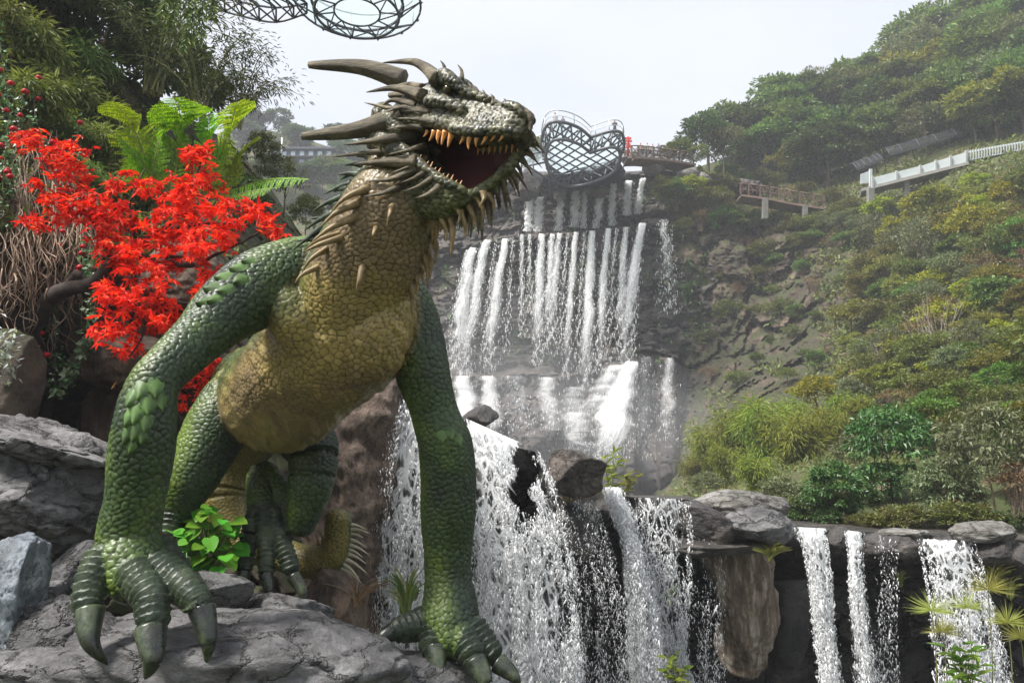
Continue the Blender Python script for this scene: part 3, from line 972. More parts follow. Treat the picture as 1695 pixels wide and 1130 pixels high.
def hloft(st, sect, n=30):
    """loft of head cross sections; st rows (u, half width, low, high), sect(row) -> closed outline of (v, w)"""
    D = catmull(np.array(st, float), n)
    rings = []
    for row in D:
        o = np.array(sect(row))
        rings.append(hp(row[0], o[:, 0], o[:, 1]))
    Rg = np.array(rings)
    n, m = Rg.shape[:2]
    V = Rg.reshape(-1, 3)
    i = np.arange(n - 1)[:, None] * m
    j = np.arange(m)[None]
    Q = np.stack([i + j, i + (j + 1) % m, i + m + (j + 1) % m, i + m + j], -1).reshape(-1, 4)
    V = np.concatenate([V, Rg[:1].mean(1), Rg[-1:].mean(1)])
    jj = np.arange(m)
    T = np.concatenate([np.stack([np.full(m, n * m), (jj + 1) % m, jj], -1), np.stack([np.full(m, n * m + 1), (n - 1) * m + jj, (n - 1) * m + (jj + 1) % m], -1)])
    SKIN.append((V, [Q, T]))
    C = np.stack([hp(r[0], 0, (r[2] + r[3]) / 2) for r in D])
    TUBES.append((C, np.maximum(D[:, 1], (D[:, 3] - D[:, 2]) / 2), 'head', D[:, 0]))
    return D


def skull(row):
    u, hw, lo, hi = row
    out = []
    for k in range(28):
        a = 2 * math.pi * k / 28
        c, s = math.cos(a), math.sin(a)
        v = hw * math.copysign(abs(c) ** 0.75, c)
        if s >= 0:
            w = lo + (hi - lo) * (0.16 + 0.84 * s ** 0.9)
            v *= 1 - 0.30 * s * s
        else:
            w = lo + (hi - lo) * 0.16 * (1 + s) - 0.0
            w = lo + 0.16 * (hi - lo) * (1 - abs(s) ** 0.5) + 0.055 * max(0, abs(s) - 0.45)   # hollow palate behind the lip
        out.append((v, w))
    return out


def jaw(row):
    u, hw, lo, hi = row
    out = []
    for k in range(28):
        a = 2 * math.pi * k / 28
        c, s = math.cos(a), math.sin(a)
        v = hw * math.copysign(abs(c) ** 0.7, c)
        if s >= 0:
            w = hi - 0.10 * min(1, hw / 0.15) * max(0, s - 0.5)        # trough between the gums
        else:
            w = hi - (hi - lo) * abs(s) ** 0.8
            v *= 1 - 0.35 * s * s
        out.append((v, w))
    return out


hloft([(-0.22, 0.17, -0.18, 0.17), (-0.05, 0.22, -0.12, 0.26), (0.15, 0.225, -0.13, 0.31), (0.34, 0.215, -0.155, 0.315), (0.46, 0.195, -0.165, 0.235), (0.62, 0.175, -0.17, 0.165),
       (0.78, 0.155, -0.165, 0.105), (0.90, 0.13, -0.15, 0.085), (0.97, 0.095, -0.135, 0.06), (1.01, 0.05, -0.11, 0.015)], skull, 40)
hloft([(-0.20, 0.20, -0.42, -0.15), (-0.05, 0.22, -0.56, -0.20), (0.12, 0.205, -0.68, -0.315), (0.26, 0.18, -0.75, -0.40), (0.40, 0.145, -0.76, -0.475), (0.52, 0.10, -0.70, -0.525), (0.61, 0.055, -0.62, -0.545)], jaw, 34)


def hlimb(tag, pts, rnd=0.8):
    P = np.array(pts, float)
    C = hp(P[:, 0], P[:, 1], P[:, 2])
    D = catmull(np.column_stack([C, P[:, 3]]), len(P) * 6)
    SKIN.append(tube(D[:, :3], np.abs(D[:, 3]), 14, rnd=rnd))
    TUBES.append((D[:, :3], np.abs(D[:, 3]), tag, np.zeros(len(D))))


for s in (-1, 1):
    hlimb('head', [(0.20, s * 0.17, 0.25, 0.05), (0.32, s * 0.20, 0.25, 0.055), (0.43, s * 0.19, 0.20, 0.042), (0.52, s * 0.15, 0.15, 0.03), (0.70, s * 0.10, 0.115, 0.02)])   # brow
    hlimb('head', [(0.25, s * 0.225, 0.06, 0.05), (0.38, s * 0.215, 0.05, 0.045), (0.55, s * 0.18, 0.0, 0.035)])      # cheekbone
    hlimb('head', [(0.50, s * 0.185, -0.14, 0.035), (0.70, s * 0.165, -0.15, 0.035), (0.88, s * 0.125, -0.135, 0.03), (0.98, s * 0.06, -0.12, 0.03)])   # upper lip
    hlimb('head', [(0.02, s * 0.205, -0.27, 0.04), (0.16, s * 0.195, -0.35, 0.035), (0.32, s * 0.165, -0.44, 0.032), (0.48, s * 0.115, -0.515, 0.03), (0.60, s * 0.04, -0.55, 0.03)])   # lower lip
    hlimb('head', [(0.84, s * 0.07, 0.075, 0.036), (0.93, s * 0.072, 0.05, 0.038), (0.985, s * 0.055, 0.01, 0.03)])      # nostril
    hlimb('head', [(-0.25, s * 0.18, -0.02, 0.09), (-0.1, s * 0.23, -0.08, 0.075), (0.02, s * 0.235, -0.17, 0.05)])     # cheek muscle
    hlimb('head', [(-0.25, s * 0.18, -0.22, 0.09), (-0.1, s * 0.23, -0.26, 0.075), (0.04, s * 0.22, -0.34, 0.05)])

FLAP = np.array([hp(0.95, 0.10, -0.10), hp(0.86, 0.145, -0.22), hp(0.76, 0.14, -0.36), hp(0.66, 0.10, -0.48), hp(0.59, 0.05, -0.56)])
SKIN.append(tube(catmull(FLAP, 20), 0.035, 12, rnd=0.8))
TUBES.append((catmull(FLAP, 20), np.full(20, 0.04), 'head', np.zeros(20)))
# fuse the lofts into one skin
V, Fs = cat_join(SKIN)
_raw = bpy.data.objects.new('raw', new_mesh('raw', V, Fs))
COL.objects.link(_raw)
_md = _raw.modifiers.new('r', 'REMESH')
_md.mode = 'VOXEL'
_md.voxel_size = VOX
_ms = _raw.modifiers.new('s', 'SMOOTH')
_ms.factor = 0.5
_ms.iterations = 2
_dg = bpy.context.evaluated_depsgraph_get()
_me = bpy.data.meshes.new_from_object(_raw.evaluated_get(_dg))
bpy.data.objects.remove(_raw)
nv = len(_me.vertices)
BV = np.empty(nv * 3, np.float32); _me.vertices.foreach_get('co', BV); BV = BV.reshape(-1, 3).astype(float)
BN = np.empty(nv * 3, np.float32); _me.vertices.foreach_get('normal', BN); BN = BN.reshape(-1, 3).astype(float)
_nl = len(_me.loops)
_ix = np.empty(_nl, np.int32); _me.loops.foreach_get('vertex_index', _ix)
BF = _ix.reshape(-1, 4)

# which limb each point of the skin belongs to
tags = ['torso', 'neck', 'arm', 'leg', 'finger', 'tail', 'head']
TC = np.concatenate([t[0] for t in TUBES]); TR = np.concatenate([t[1] for t in TUBES])
TT = np.concatenate([np.full(len(t[0]), tags.index(t[2])) for t in TUBES]); TA = np.concatenate([t[3] for t in TUBES])
TG = np.concatenate([np.gradient(t[0], axis=0) for t in TUBES]); TG /= np.linalg.norm(TG, axis=1)[:, None] + 1e-9
_c32 = (TC - H0).astype(np.float32); _c2 = (_c32 ** 2).sum(1); _ir2 = (1 / TR ** 2).astype(np.float32)
near = np.empty(nv, int); share = np.zeros((nv, len(tags)))
for a in range(0, nv, 20000):
    v = (BV[a:a + 20000] - H0).astype(np.float32)
    D = np.maximum((v * v).sum(1)[:, None] + _c2[None] - 2 * (v @ _c32.T), 0) * _ir2[None]
    near[a:a + 20000] = D.argmin(1)
    for k in range(len(tags)):
        share[a:a + 20000, k] = np.exp(-7 * np.sqrt(D[:, TT == k].min(1)))
share /= share.sum(1)[:, None]
tag = TT[near]
BX, BY, BD = pix(BV)

# scales: seeds a little apart, closer on the head
space = np.array([0.050, 0.045, 0.051, 0.057, 0.042, 0.042, 0.036])[tag]
space *= 1 + 0.35 * fbm(BV * 2.2, 2) - 0.25 * np.clip(BN[:, 2], -1, 0)
STR = np.array([1, 1, 1.3])
SV = BV * STR + 0.012 * np.column_stack([fbm(BV * 9 + q, 2) for q in (0, 50, 90)])
grid, seeds = {}, []
cell = 0.10
for i in rng.permutation(nv)[:160000]:
    p = SV[i]; rr = space[i] * 0.82
    kx, ky, kz = int(p[0] // cell), int(p[1] // cell), int(p[2] // cell)
    ok = True
    for dx in (-1, 0, 1):
        for dy in (-1, 0, 1):
            for dz in (-1, 0, 1):
                for q in grid.get((kx + dx, ky + dy, kz + dz), ()):
                    if (p[0] - q[0]) ** 2 + (p[1] - q[1]) ** 2 + (p[2] - q[2]) ** 2 < rr * rr:
                        ok = False; break
                if not ok: break
            if not ok: break
        if not ok: break
    if ok:
        grid.setdefault((kx, ky, kz), []).append(p); seeds.append(p)
kd = kdtree.KDTree(len(seeds))
for k, p in enumerate(seeds):
    kd.insert(p, k)
kd.balance()
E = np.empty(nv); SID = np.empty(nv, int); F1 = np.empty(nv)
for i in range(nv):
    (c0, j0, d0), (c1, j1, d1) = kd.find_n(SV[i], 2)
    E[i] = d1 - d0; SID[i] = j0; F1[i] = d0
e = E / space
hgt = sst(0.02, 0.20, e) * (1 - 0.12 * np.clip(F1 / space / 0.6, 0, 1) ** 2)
amp = np.array([0.009, 0.010, 0.0125, 0.0125, 0.006, 0.009, 0.0125])[tag]
# the waist and belly wear smooth, the chest has long folded scales
smoothb = sst(0.2, 0.9, share[:, 0]) * sst(650, 700, BY) * 0.7
amp = amp * (1 - smoothb)
disp = amp * (hgt - 0.5)
# fingers: overlapping plates across the back of each toe
fi = tag == 4
band = (TA[near] + np.einsum('ij,ij->i', BV - TC[near], TG[near])) / 0.052
saw = band - np.floor(band)
disp[fi] = (0.024 * (1 - saw[fi]) ** 1.1 - 0.012 + 0.004 * (hgt[fi] - 0.5)) * (TR[near][fi] / 0.11)
# wrinkles where the limbs bend, folds on the chest
fold = ridged(np.column_stack([BV[:, 0] * 3, BV[:, 1] * 3, BV[:, 2] * 9 + 2 * fbm(BV * 2, 2)]), 3)
disp += 0.006 * fold * share[:, 2] * sst(860, 1000, BY)
chest = share[:, 0] * sst(560, 520, np.abs(BX - 490) * 2.2 + np.abs(BY - 560))
lf = ridged(np.column_stack([(BX - BY * 0.5) / 26, (BY + BX * 0.6) / 75, BD]), 2)
disp += 0.022 * lf * sst(0, 0.6, chest)
disp += 0.010 * fbm(BV * 4, 3)
disp += 0.007 * share[:, 6] * ridged(np.column_stack([(BV - H0) @ HF * 3, (BV - H0) @ HL * 9, (BV - H0) @ HU * 11]), 2)
BV2 = BV + BN * disp[:, None]

# paint
rs = np.random.default_rng(3).random(len(seeds) + 1)[SID]
n1 = fbm(BV * 1.3, 3); n2 = fbm(BV * 3.1 + 7, 4); n3 = fbm(BV * 11, 3)
dark = np.array([0.016, 0.032, 0.015]); mid = np.array([0.042, 0.078, 0.020]); bright = np.array([0.145, 0.215, 0.026])
ochre = np.array([0.31, 0.235, 0.075]); brown = np.array([0.165, 0.118, 0.060]); olive = np.array([0.10, 0.105, 0.030])
grey = np.array([0.135, 0.128, 0.078]); gdark = np.array([0.035, 0.036, 0.026])


def lerp(a, b, t):
    return a + (b - a) * np.asarray(t)[:, None]


g = lerp(np.broadcast_to(dark, (nv, 3)), mid, sst(-0.35, 0.35, n1 + 0.25 * n3))
g = lerp(g, bright, 0.55 * sst(0.05, 0.6, 0.6 * n2 + 0.6 * n1 + 0.12 * (rs - 0.5)))
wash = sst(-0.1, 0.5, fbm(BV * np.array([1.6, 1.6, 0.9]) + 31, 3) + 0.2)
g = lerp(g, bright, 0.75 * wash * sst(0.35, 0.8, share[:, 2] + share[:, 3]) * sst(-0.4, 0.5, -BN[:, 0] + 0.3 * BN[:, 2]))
o = lerp(np.broadcast_to(brown, (nv, 3)), ochre, sst(-0.35, 0.35, 0.7 * n1 + 0.2 * n2 + 0.06 * (rs - 0.5) + 0.35 * sst(120, 30, np.hypot(BX - 500, (BY - 540) * 0.8)) - 0.55 * sst(470, 420, BY)))
o = lerp(o, olive, 0.5 * sst(0.0, 0.5, fbm(BV * 1.1 + 60, 3) + 0.2 * n2))
body = share[:, 0] + share[:, 1]
# underside of torso and neck carries the ochre; the back stays green
vent = BN @ np.array([0.62, -0.62, -0.42])
om = sst(-0.45, -0.05, vent + 0.15 * n2) * sst(0.30, 0.62, body)
om = om * (1 - 0.75 * sst(75, 25, np.hypot(BX - 462, (BY - 470) * 0.8)))
c = lerp(g, o, om)
# tail underside
tm = (tag == 5) * sst(-0.2, 0.4, -BN[:, 1] - 0.3 * BN[:, 0] + 0.3 * n2)
c = lerp(c, np.array([0.20, 0.155, 0.035]), 0.8 * tm)
# head
hcol = lerp(np.broadcast_to(gdark, (nv, 3)), grey, sst(-0.35, 0.3, n2 + 0.5 * (rs - 0.5)))
hcol = lerp(hcol, np.array([0.085, 0.100, 0.025]), 0.7 * sst(0.0, 0.5, n1 + 0.2) * sst(240, 300, BY))
c = lerp(c, hcol, sst(0.35, 0.7, share[:, 6]))
# fingers
fc = lerp(np.broadcast_to(np.array([0.014, 0.022, 0.014]), (nv, 3)), np.array([0.075, 0.095, 0.055]), sst(-0.2, 0.5, n2 + 0.4 * n3))
c = lerp(c, fc, 0.85 * sst(0.35, 0.7, share[:, 4]))
c = c * (0.88 + 0.24 * rs)[:, None] * (1 - 0.18 * (share[:, 2] + share[:, 3]))[:, None]
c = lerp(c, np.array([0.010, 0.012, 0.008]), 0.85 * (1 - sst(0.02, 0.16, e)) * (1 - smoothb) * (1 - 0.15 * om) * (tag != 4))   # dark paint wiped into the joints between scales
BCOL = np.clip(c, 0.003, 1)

_foot = at(430, 1000, 7.3)
DRAGON = thing('dragon_statue', 'green scaly dragon statue with open mouth and ochre belly, standing on the grey boulders', 'statue', _foot)
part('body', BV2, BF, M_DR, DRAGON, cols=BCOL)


def surf(px, py, rad=5):
    """the front-most point of the skin at a pixel, with its outward normal"""
    m = (np.abs(BX - px) < rad) & (np.abs(BY - py) < rad)
    if not m.any():
        return surf(px, py, rad * 2)
    i = np.nonzero(m)[0]
    i = i[BD[i].argmin()]
    return BV[i], BN[i]


def horn(name, pts, r0, mat, tip=0.06, seg=10, n=12, flute=0.10, flat=1.0, blunt=False, parent=None, label=None):
    """a tapering, slightly fluted spike through world points"""
    C = catmull(np.array(pts, float), n)
    t = np.linspace(0, 1, n)
    r = r0 * (1 - (1 - tip) * t ** (1.3 if blunt else 1.0))
    V, Fs = tube(C, r, seg, r * flat, ridge=lambda th: 1 + flute * np.cos(th * 5 + 0.7))
    return part(name, V, Fs, mat, parent or DRAGON, label=label)


# claws
for st, cb, cm, ct, cr in FING:
    P = [at(*cb), at(*cm), at(*ct)]
    ax = P[1] - P[0]; ax /= np.linalg.norm(ax)
    P[0] = P[0] - ax * cr * 0.35 * cb[2] / F
    horn('claw', P, cr * 0.88 * cb[2] / F, M_CLAW, 0.05, 16, 18, 0.0, blunt=True)

def skin_d(px, py, d):
    m = (np.abs(BX - px) < 4) & (np.abs(BY - py) < 4)
    return min(d, BD[m].min() - 0.01) if m.any() else d


# big horns and cheek frill, near side: (base, mid, tip, depth at base and tip, radius px)
for (b, m, t, d0, d1, rp, mat, bl) in [
        ((668, 134), (600, 112), (512, 108), 6.25, 6.5, 21, M_HORN, True),
        ((724, 132), (690, 104), (634, 104), 5.98, 6.1, 15, M_HORN, False),
        ((700, 158), (655, 146), (606, 153), 6.0, 6.1, 13, M_HORN, False),
        ((716, 184), (660, 182), (603, 170), 5.93, 6.0, 10, M_HORN, False),
        ((668, 192), (590, 216), (500, 226), 6.0, 6.15, 22, M_HORN, True),
        ((684, 226), (630, 232), (569, 240), 5.92, 6.0, 14, M_HORN, False),
        ((690, 248), (620, 252), (549, 260), 5.92, 6.0, 11, M_HORN, False),
        ((690, 268), (640, 268), (586, 272), 5.92, 5.98, 15, M_HORN, False),
        ((720, 204), (690, 198), (655, 196), 5.88, 5.92, 8, M_HORN, False),
        ((702, 212), (672, 210), (640, 214), 5.9, 5.93, 8, M_HORN, False),
        ((704, 240), (672, 250), (640, 256), 5.9, 5.93, 7, M_HORN, False),
        ((706, 262), (678, 276), (648, 286), 5.88, 5.9, 7, M_HORN, False),
        ((712, 278), (684, 296), (652, 306), 5.86, 5.88, 7, M_HORN, False),
        ((722, 290), (694, 308), (664, 318), 5.84, 5.86, 7, M_HORN, False),
        ((730, 306), (708, 322), (680, 330), 5.82, 5.84, 8, M_HORN, False),
        ((700, 190), (668, 178), (640, 186), 5.95, 6.0, 8, M_HORN, False),
        ((690, 280), (650, 296), (606, 300), 5.94, 6.0, 10, M_HORN, False),
        ((676, 300), (640, 318), (600, 326), 5.98, 6.0, 9, M_HORN, False),
        ((700, 146), (676, 140), (640, 146), 6.1, 6.2, 9, M_HORN, False),
        ((690, 175), (650, 166), (626, 180), 6.0, 6.05, 8, M_HORN, False)]:
    horn('horn', [at(*b, skin_d(*b, d0) + 0.05), at(*m, skin_d(*m, (d0 + d1) / 2) - 0.03), at(*t, skin_d(*t, d1) - 0.02)], 0.86 * rp * d0 / F, mat, 0.32 if bl else 0.05, 12, 14, 0.12, blunt=bl)
# horns of the far side, behind the skull
for (b, m, t) in [((-0.05, 0.20, 0.2), (-0.35, 0.26, 0.34), (-0.75, 0.28, 0.36)), ((-0.1, 0.22, 0.0), (-0.4, 0.34, 0.02), (-0.8, 0.42, 0.0)), ((0.2, 0.2, 0.24), (0.0, 0.26, 0.36), (-0.2, 0.28, 0.37))]:
    horn('horn', [hp(*b), hp(*m), hp(*t)], 0.075, M_HORN, 0.3, 12, 12, 0.12, blunt=True)
# crown spikes, brow spikes and the row down the snout
for (u, v, w, L, q) in [(0.28, -0.16, 0.30, 0.10, 0.020), (0.40, -0.10, 0.29, 0.10, 0.018), (0.50, -0.17, 0.17, 0.07, 0.014), (0.56, -0.14, 0.15, 0.075, 0.013), (0.62, -0.13, 0.13, 0.075, 0.013),
                        (0.68, -0.12, 0.115, 0.06, 0.011), (0.44, -0.19, 0.21, 0.08, 0.015), (0.74, -0.10, 0.10, 0.05, 0.011), (0.28, 0.16, 0.30, 0.10, 0.02), (0.44, 0.17, 0.22, 0.08, 0.015),
                        (0.56, 0.14, 0.15, 0.07, 0.013), (0.68, 0.12, 0.115, 0.06, 0.011), (0.86, 0.0, 0.09, 0.05, 0.014), (0.78, 0.0, 0.11, 0.05, 0.014), (0.66, 0.0, 0.145, 0.045, 0.014)]:
    horn('spike', [hp(u, v, w - 0.03), hp(u - L * 0.2, v * 1.05, w + L * 0.5), hp(u - L * 0.75, v * 1.05, w + L)], q * 1.25, M_HORN, 0.06, 8, 7, 0.05)
# beak horn at the nose
horn('horn', [hp(0.95, -0.03, 0.03), hp(1.03, -0.02, -0.0), hp(1.06, -0.02, -0.10)], 0.055, M_HORN, 0.12, 10, 10, 0.05)
horn('horn', [hp(0.95, 0.05, -0.06), hp(1.03, 0.06, -0.10), hp(1.06, 0.06, -0.16)], 0.035, M_HORN, 0.12, 10, 10, 0.05)
# frill of the far cheek, seen beyond the mouth
_fc = catmull(FLAP, 30)
for k in range(22):
    t = k / 21
    p = _fc[int(t * 29)] + HL * 0.02 + HF * 0.015 * math.sin(k * 2.3)
    L = (0.12 + 0.20 * t) * (0.75 + 0.5 * ((k * 5) % 7) / 6)
    dr = HF * (0.75 - 0.75 * t) + HL * (0.35 + 0.1 * math.sin(k)) - HU * (0.25 + 0.75 * t) - HF * 0.25 * (k % 2)
    dr /= np.linalg.norm(dr)
    horn('spike', [p - dr * 0.03, p + dr * L * 0.5 + HU * 0.015, p + dr * L], 0.030 + 0.016 * t, M_HORN, 0.05, 8, 8, 0.1, 0.5)
for k in range(12):
    t = k / 11
    u = 0.22 + 0.36 * t
    p = hp(u, 0.05 + 0.05 * math.sin(k * 3.1), -0.70 + 0.16 * t ** 2)
    L = 0.17 + 0.12 * ((k * 5) % 4) / 3
    dr = -HU + HF * 0.10 * math.sin(k * 1.7) + HL * 0.25
    dr /= np.linalg.norm(dr)
    horn('spike', [p - dr * 0.04, p + dr * L * 0.5 + HF * 0.01, p + dr * L], 0.034, M_HORN if k > 6 else M_TAN, 0.05, 8, 8, 0.1, 0.6)
# jaw and throat spikes
for (b, t, q, d) in [((790, 330), (800, 366), 9, 5.78), ((776, 342), (784, 380), 9, 5.78), ((760, 346), (770, 396), 9, 5.78), ((742, 346), (746, 424), 12, 5.85), ((728, 356), (738, 400), 9, 5.84),
                     ((716, 380), (720, 440), 9, 6.1), ((706, 396), (712, 462), 10, 6.15), ((698, 408), (708, 478), 10, 6.15), ((690, 424), (700, 472), 9, 6.2), ((682, 440), (690, 492), 9, 6.2),
                     ((674, 452), (682, 524), 10, 6.22), ((756, 344), (758, 370), 7, 5.76), ((808, 322), (816, 352), 8, 5.76), ((800, 318), (792, 344), 7, 5.7)]:
    b3, t3 = at(*b, d), at(*t, d - 0.05)
    horn('spike', [b3, (b3 + t3) / 2 + np.array([0.02, -0.01, 0.0]), t3], q * 6 / F, M_TAN, 0.05, 8, 8, 0.08, 0.7)
# neck spikes: dark green row on the back edge, tan row in front of it
for (b, t) in [((566, 284), (534, 298)), ((556, 304), (516, 322)), ((548, 326), (502, 351)), ((536, 352), (492, 382)), ((530, 376), (480, 415)), ((578, 276), (546, 274)), ((570, 262), (548, 260)),
               ((560, 314), (540, 318)), ((548, 340), (526, 338)), ((540, 366), (512, 362)), ((512, 398), (476, 400)), ((552, 290), (520, 290))]:
    _m = (tag <= 1) & (np.abs(BY - b[1]) < 3) & (BX > 400)
    if not _m.any():
        continue
    _i = np.nonzero(_m)[0][BX[_m].argmin()]
    b3 = at(BX[_i] + 7, b[1], BD[_i])
    t3 = at(BX[_i] + 7 + (t[0] - b[0]) * 1.15, t[1], BD[_i] + 0.08)
    horn('spike', [b3, (b3 + t3) / 2 + np.array([0, 0, 0.015]), t3], 7 * 6.2 / F, M_GSP, 0.05, 8, 8, 0.06)
for (b, t, q) in [((606, 306), (548, 350), 8), ((590, 330), (530, 376), 8), ((586, 352), (514, 402), 8), ((562, 390), (502, 418), 7), ((558, 380), (506, 412), 6), ((538, 412), (500, 452), 6),
                  ((522, 444), (488, 470), 6), ((604, 446), (590, 486), 7), ((626, 380), (616, 404), 5), ((654, 344), (640, 378), 6)]:
    p, nn = surf(*b)
    t3 = at(*t, pix(p)[2] - 0.06)
    horn('spike', [p - nn * 0.02, (p + t3) / 2 + nn * 0.04, t3], q * 6.1 / F, M_TAN, 0.05, 8, 8, 0.08)

# mouth lining: palate, far cheek and tongue floor
rows = []
for (uu, hw, lo, ul, jw, jh) in [(-0.10, 0.19, -0.10, -0.12, 0.19, -0.22), (0.03, 0.195, -0.125, 0.02, 0.185, -0.275), (0.16, 0.20, -0.135, 0.12, 0.178, -0.345), (0.32, 0.185, -0.15, 0.26, 0.155, -0.43),
                                (0.50, 0.17, -0.155, 0.38, 0.125, -0.495), (0.68, 0.15, -0.155, 0.48, 0.085, -0.53), (0.84, 0.12, -0.145, 0.55, 0.055, -0.55), (0.94, 0.08, -0.135, 0.59, 0.03, -0.555)]:
    c = [(uu, -hw, lo - 0.012), (uu, -hw * 0.6, lo + 0.012), (uu, 0, lo + 0.02), (uu, hw * 0.6, lo + 0.012), (uu, hw, lo - 0.012)]
    c += [(uu * 0.72 + ul * 0.28, hw * 0.75 + jw * 0.25 + 0.012, lo * 0.75 + jh * 0.25), (uu * 0.4 + ul * 0.6, (hw + jw) / 2 + 0.012, (lo + jh) / 2), (ul, jw, jh)]
    c += [(ul, jw * 0.6, jh - 0.05), (ul, 0, jh - 0.058), (ul, -jw * 0.6, jh - 0.05), (ul, -jw, jh - 0.004)]
    rows.append([hp(*q) for q in c])
rows[-1][4], rows[-1][5], rows[-1][6], rows[-1][7] = FLAP[0], FLAP[1], FLAP[2], FLAP[4]
rows[-2][5], rows[-2][6] = FLAP[2], FLAP[3]
P = np.array(rows)
V, Q = gridmesh(P)
back = np.array([[0, j + 1, j] for j in range(1, P.shape[1] - 1)])
part('mouth_lining', V, [Q, back], M_MOUTH, DRAGON)
# near cheek skin, folded between the jaws at the corner of the mouth
cs = []
for (u, k) in [(-0.08, 0.0), (0.0, 0.02), (0.06, 0.05), (0.10, 0.09), (0.12, 0.14)]:
    cs.append([hp(u + k * math.sin(math.pi * q) * -0.9, -0.20 + 0.03 * math.sin(math.pi * q), -0.13 + q * (-0.20 - u * 0.5)) for q in np.linspace(0, 1, 9)])
V, Q = gridmesh(np.array(cs))
part('cheek_skin', V, [Q], M_MOUTH, DRAGON)
# gums
gum = [hp(0.06 + 0.52 * t, -(0.178 - 0.13 * t ** 1.5), -0.285 - 0.265 * t ** 0.75) for t in np.linspace(0, 1, 12)]
V, Fs = tube(np.array(gum), 0.026, 8)
part('gum', V, Fs, M_GUM, DRAGON)
# tongue
V, Fs = tube(catmull([hp(-0.05, 0.02, -0.30), hp(0.15, 0.02, -0.37), hp(0.32, 0.02, -0.455), hp(0.44, 0.01, -0.51)], 14), np.array([0.08] * 9 + [0.075, 0.065, 0.055, 0.04, 0.015]), 12, 0.03)
part('tongue', V, Fs, M_MOUTH, DRAGON)
# teeth
for (u, L, q) in [(0.27, 0.05, 0.016), (0.33, 0.08, 0.021), (0.38, 0.095, 0.023), (0.43, 0.105, 0.025), (0.49, 0.12, 0.029), (0.60, 0.09, 0.023), (0.65, 0.125, 0.026), (0.71, 0.105, 0.023),
                  (0.78, 0.085, 0.020), (0.84, 0.055, 0.016), (0.90, 0.05, 0.015)]:
    hw = np.interp(u, [0.2, 0.46, 0.62, 0.78, 0.90, 0.97], [0.205, 0.175, 0.155, 0.135, 0.105, 0.07])
    b3 = hp(u, -hw, -0.155)
    horn('tooth', [b3, b3 - HU * L * 0.55 - HF * 0.008, b3 - HU * L - HF * (0.03 - 0.02 * ((u * 100) % 3))], q, M_TOOTH, 0.12, 8, 7, 0.0)
for k in range(15):
    t = (k + 0.5) / 15
    p = hp(0.06 + 0.53 * t, -(0.182 - 0.13 * t ** 1.5), -0.275 - 0.265 * t ** 0.75)
    L = 0.05 * (0.7 + 0.6 * ((k * 7) % 5) / 4)
    horn('tooth', [p, p + HU * L * 0.5, p + HU * L + HF * 0.01], 0.0125, M_LTOOTH, 0.1, 7, 5, 0.0)
for k in range(8):
    t = (k + 0.5) / 8
    p = hp(0.45 + 0.48 * t, 0.16 - 0.075 * t, -0.15)
    horn('tooth', [p, p - HU * 0.03, p - HU * 0.06], 0.014, M_TOOTH, 0.1, 7, 5, 0.0)
# eye under the brow
for s in (-1, 1):
    C = hp(0.375, s * 0.195, 0.155)
    bm = bmesh.new(); bmesh.ops.create_uvsphere(bm, u_segments=14, v_segments=9, radius=0.036)
    V = np.array([v.co for v in bm.verts]) + C
    Fs = {}
    for f in bm.faces:
        Fs.setdefault(len(f.verts), []).append([v.index for v in f.verts])
    bm.free()
    part('eye', V, [np.array(q) for q in Fs.values()], M_EYE, DRAGON)


# large overlapping plates on shoulder and elbow
def plate(px, py, dx, dy, L, W):
    p, nn = surf(px, py, 4)
    d = pix(p)[2]
    q = at(px + dx, py + dy, d) - at(px, py, d)
    ax = q - nn * (q @ nn); ax /= np.linalg.norm(ax)
    sd = np.cross(nn, ax)
    L *= d / F; W *= d / F
    rows = []
    for t in np.linspace(0, 1, 8):
        w = W * (math.sin(math.pi * min(1, 0.22 + 0.78 * t)) ** 0.75) if t < 1 else 0.0
        rows.append([p + ax * L * (t - 0.35) + sd * w * s + nn * (0.004 + 0.022 * t * (1 - abs(s) ** 2) + 0.008 * t - 0.008 * abs(s)) for s in np.linspace(-1, 1, 7)])
    top = np.array(rows)
    V1, Q1 = gridmesh(top)
    V2, Q2 = gridmesh(top - nn * 0.03)
    V, Fs = cat_join([(V1, [Q1]), (V2, [Q2[:, ::-1]])])
    part('scale_plate', V, Fs, M_PLATE, DRAGON)


for (x, y, L, W) in [(262, 632, 40, 13), (238, 640, 34, 13), (222, 650, 34, 12), (250, 662, 36, 14), (230, 676, 38, 13), (212, 682, 38, 11), (246, 694, 34, 12), (226, 706, 34, 12), (208, 712, 32, 10), (240, 718, 26, 10), (222, 730, 26, 10),
                     (270, 656, 32, 11)]:
    plate(x, y, -3, 20, L, W)
for (x, y, L, W) in [(352, 470, 30, 12), (372, 452, 32, 13), (396, 438, 30, 12), (380, 474, 30, 12), (404, 458, 30, 12), (362, 490, 28, 10), (420, 428, 26, 10), (340, 494, 26, 9)]:
    plate(x, y, -14, 14, L, W)
# shoulder crest on the far arm, knee plates
for (x, y) in [(748, 712), (732, 716), (762, 722)]:
    plate(x, y, 2, 20, 22, 9)
M_QUILL = plain_mat('pale_quill', (0.42, 0.38, 0.27), 0.5, noise=0.3, scale=9)
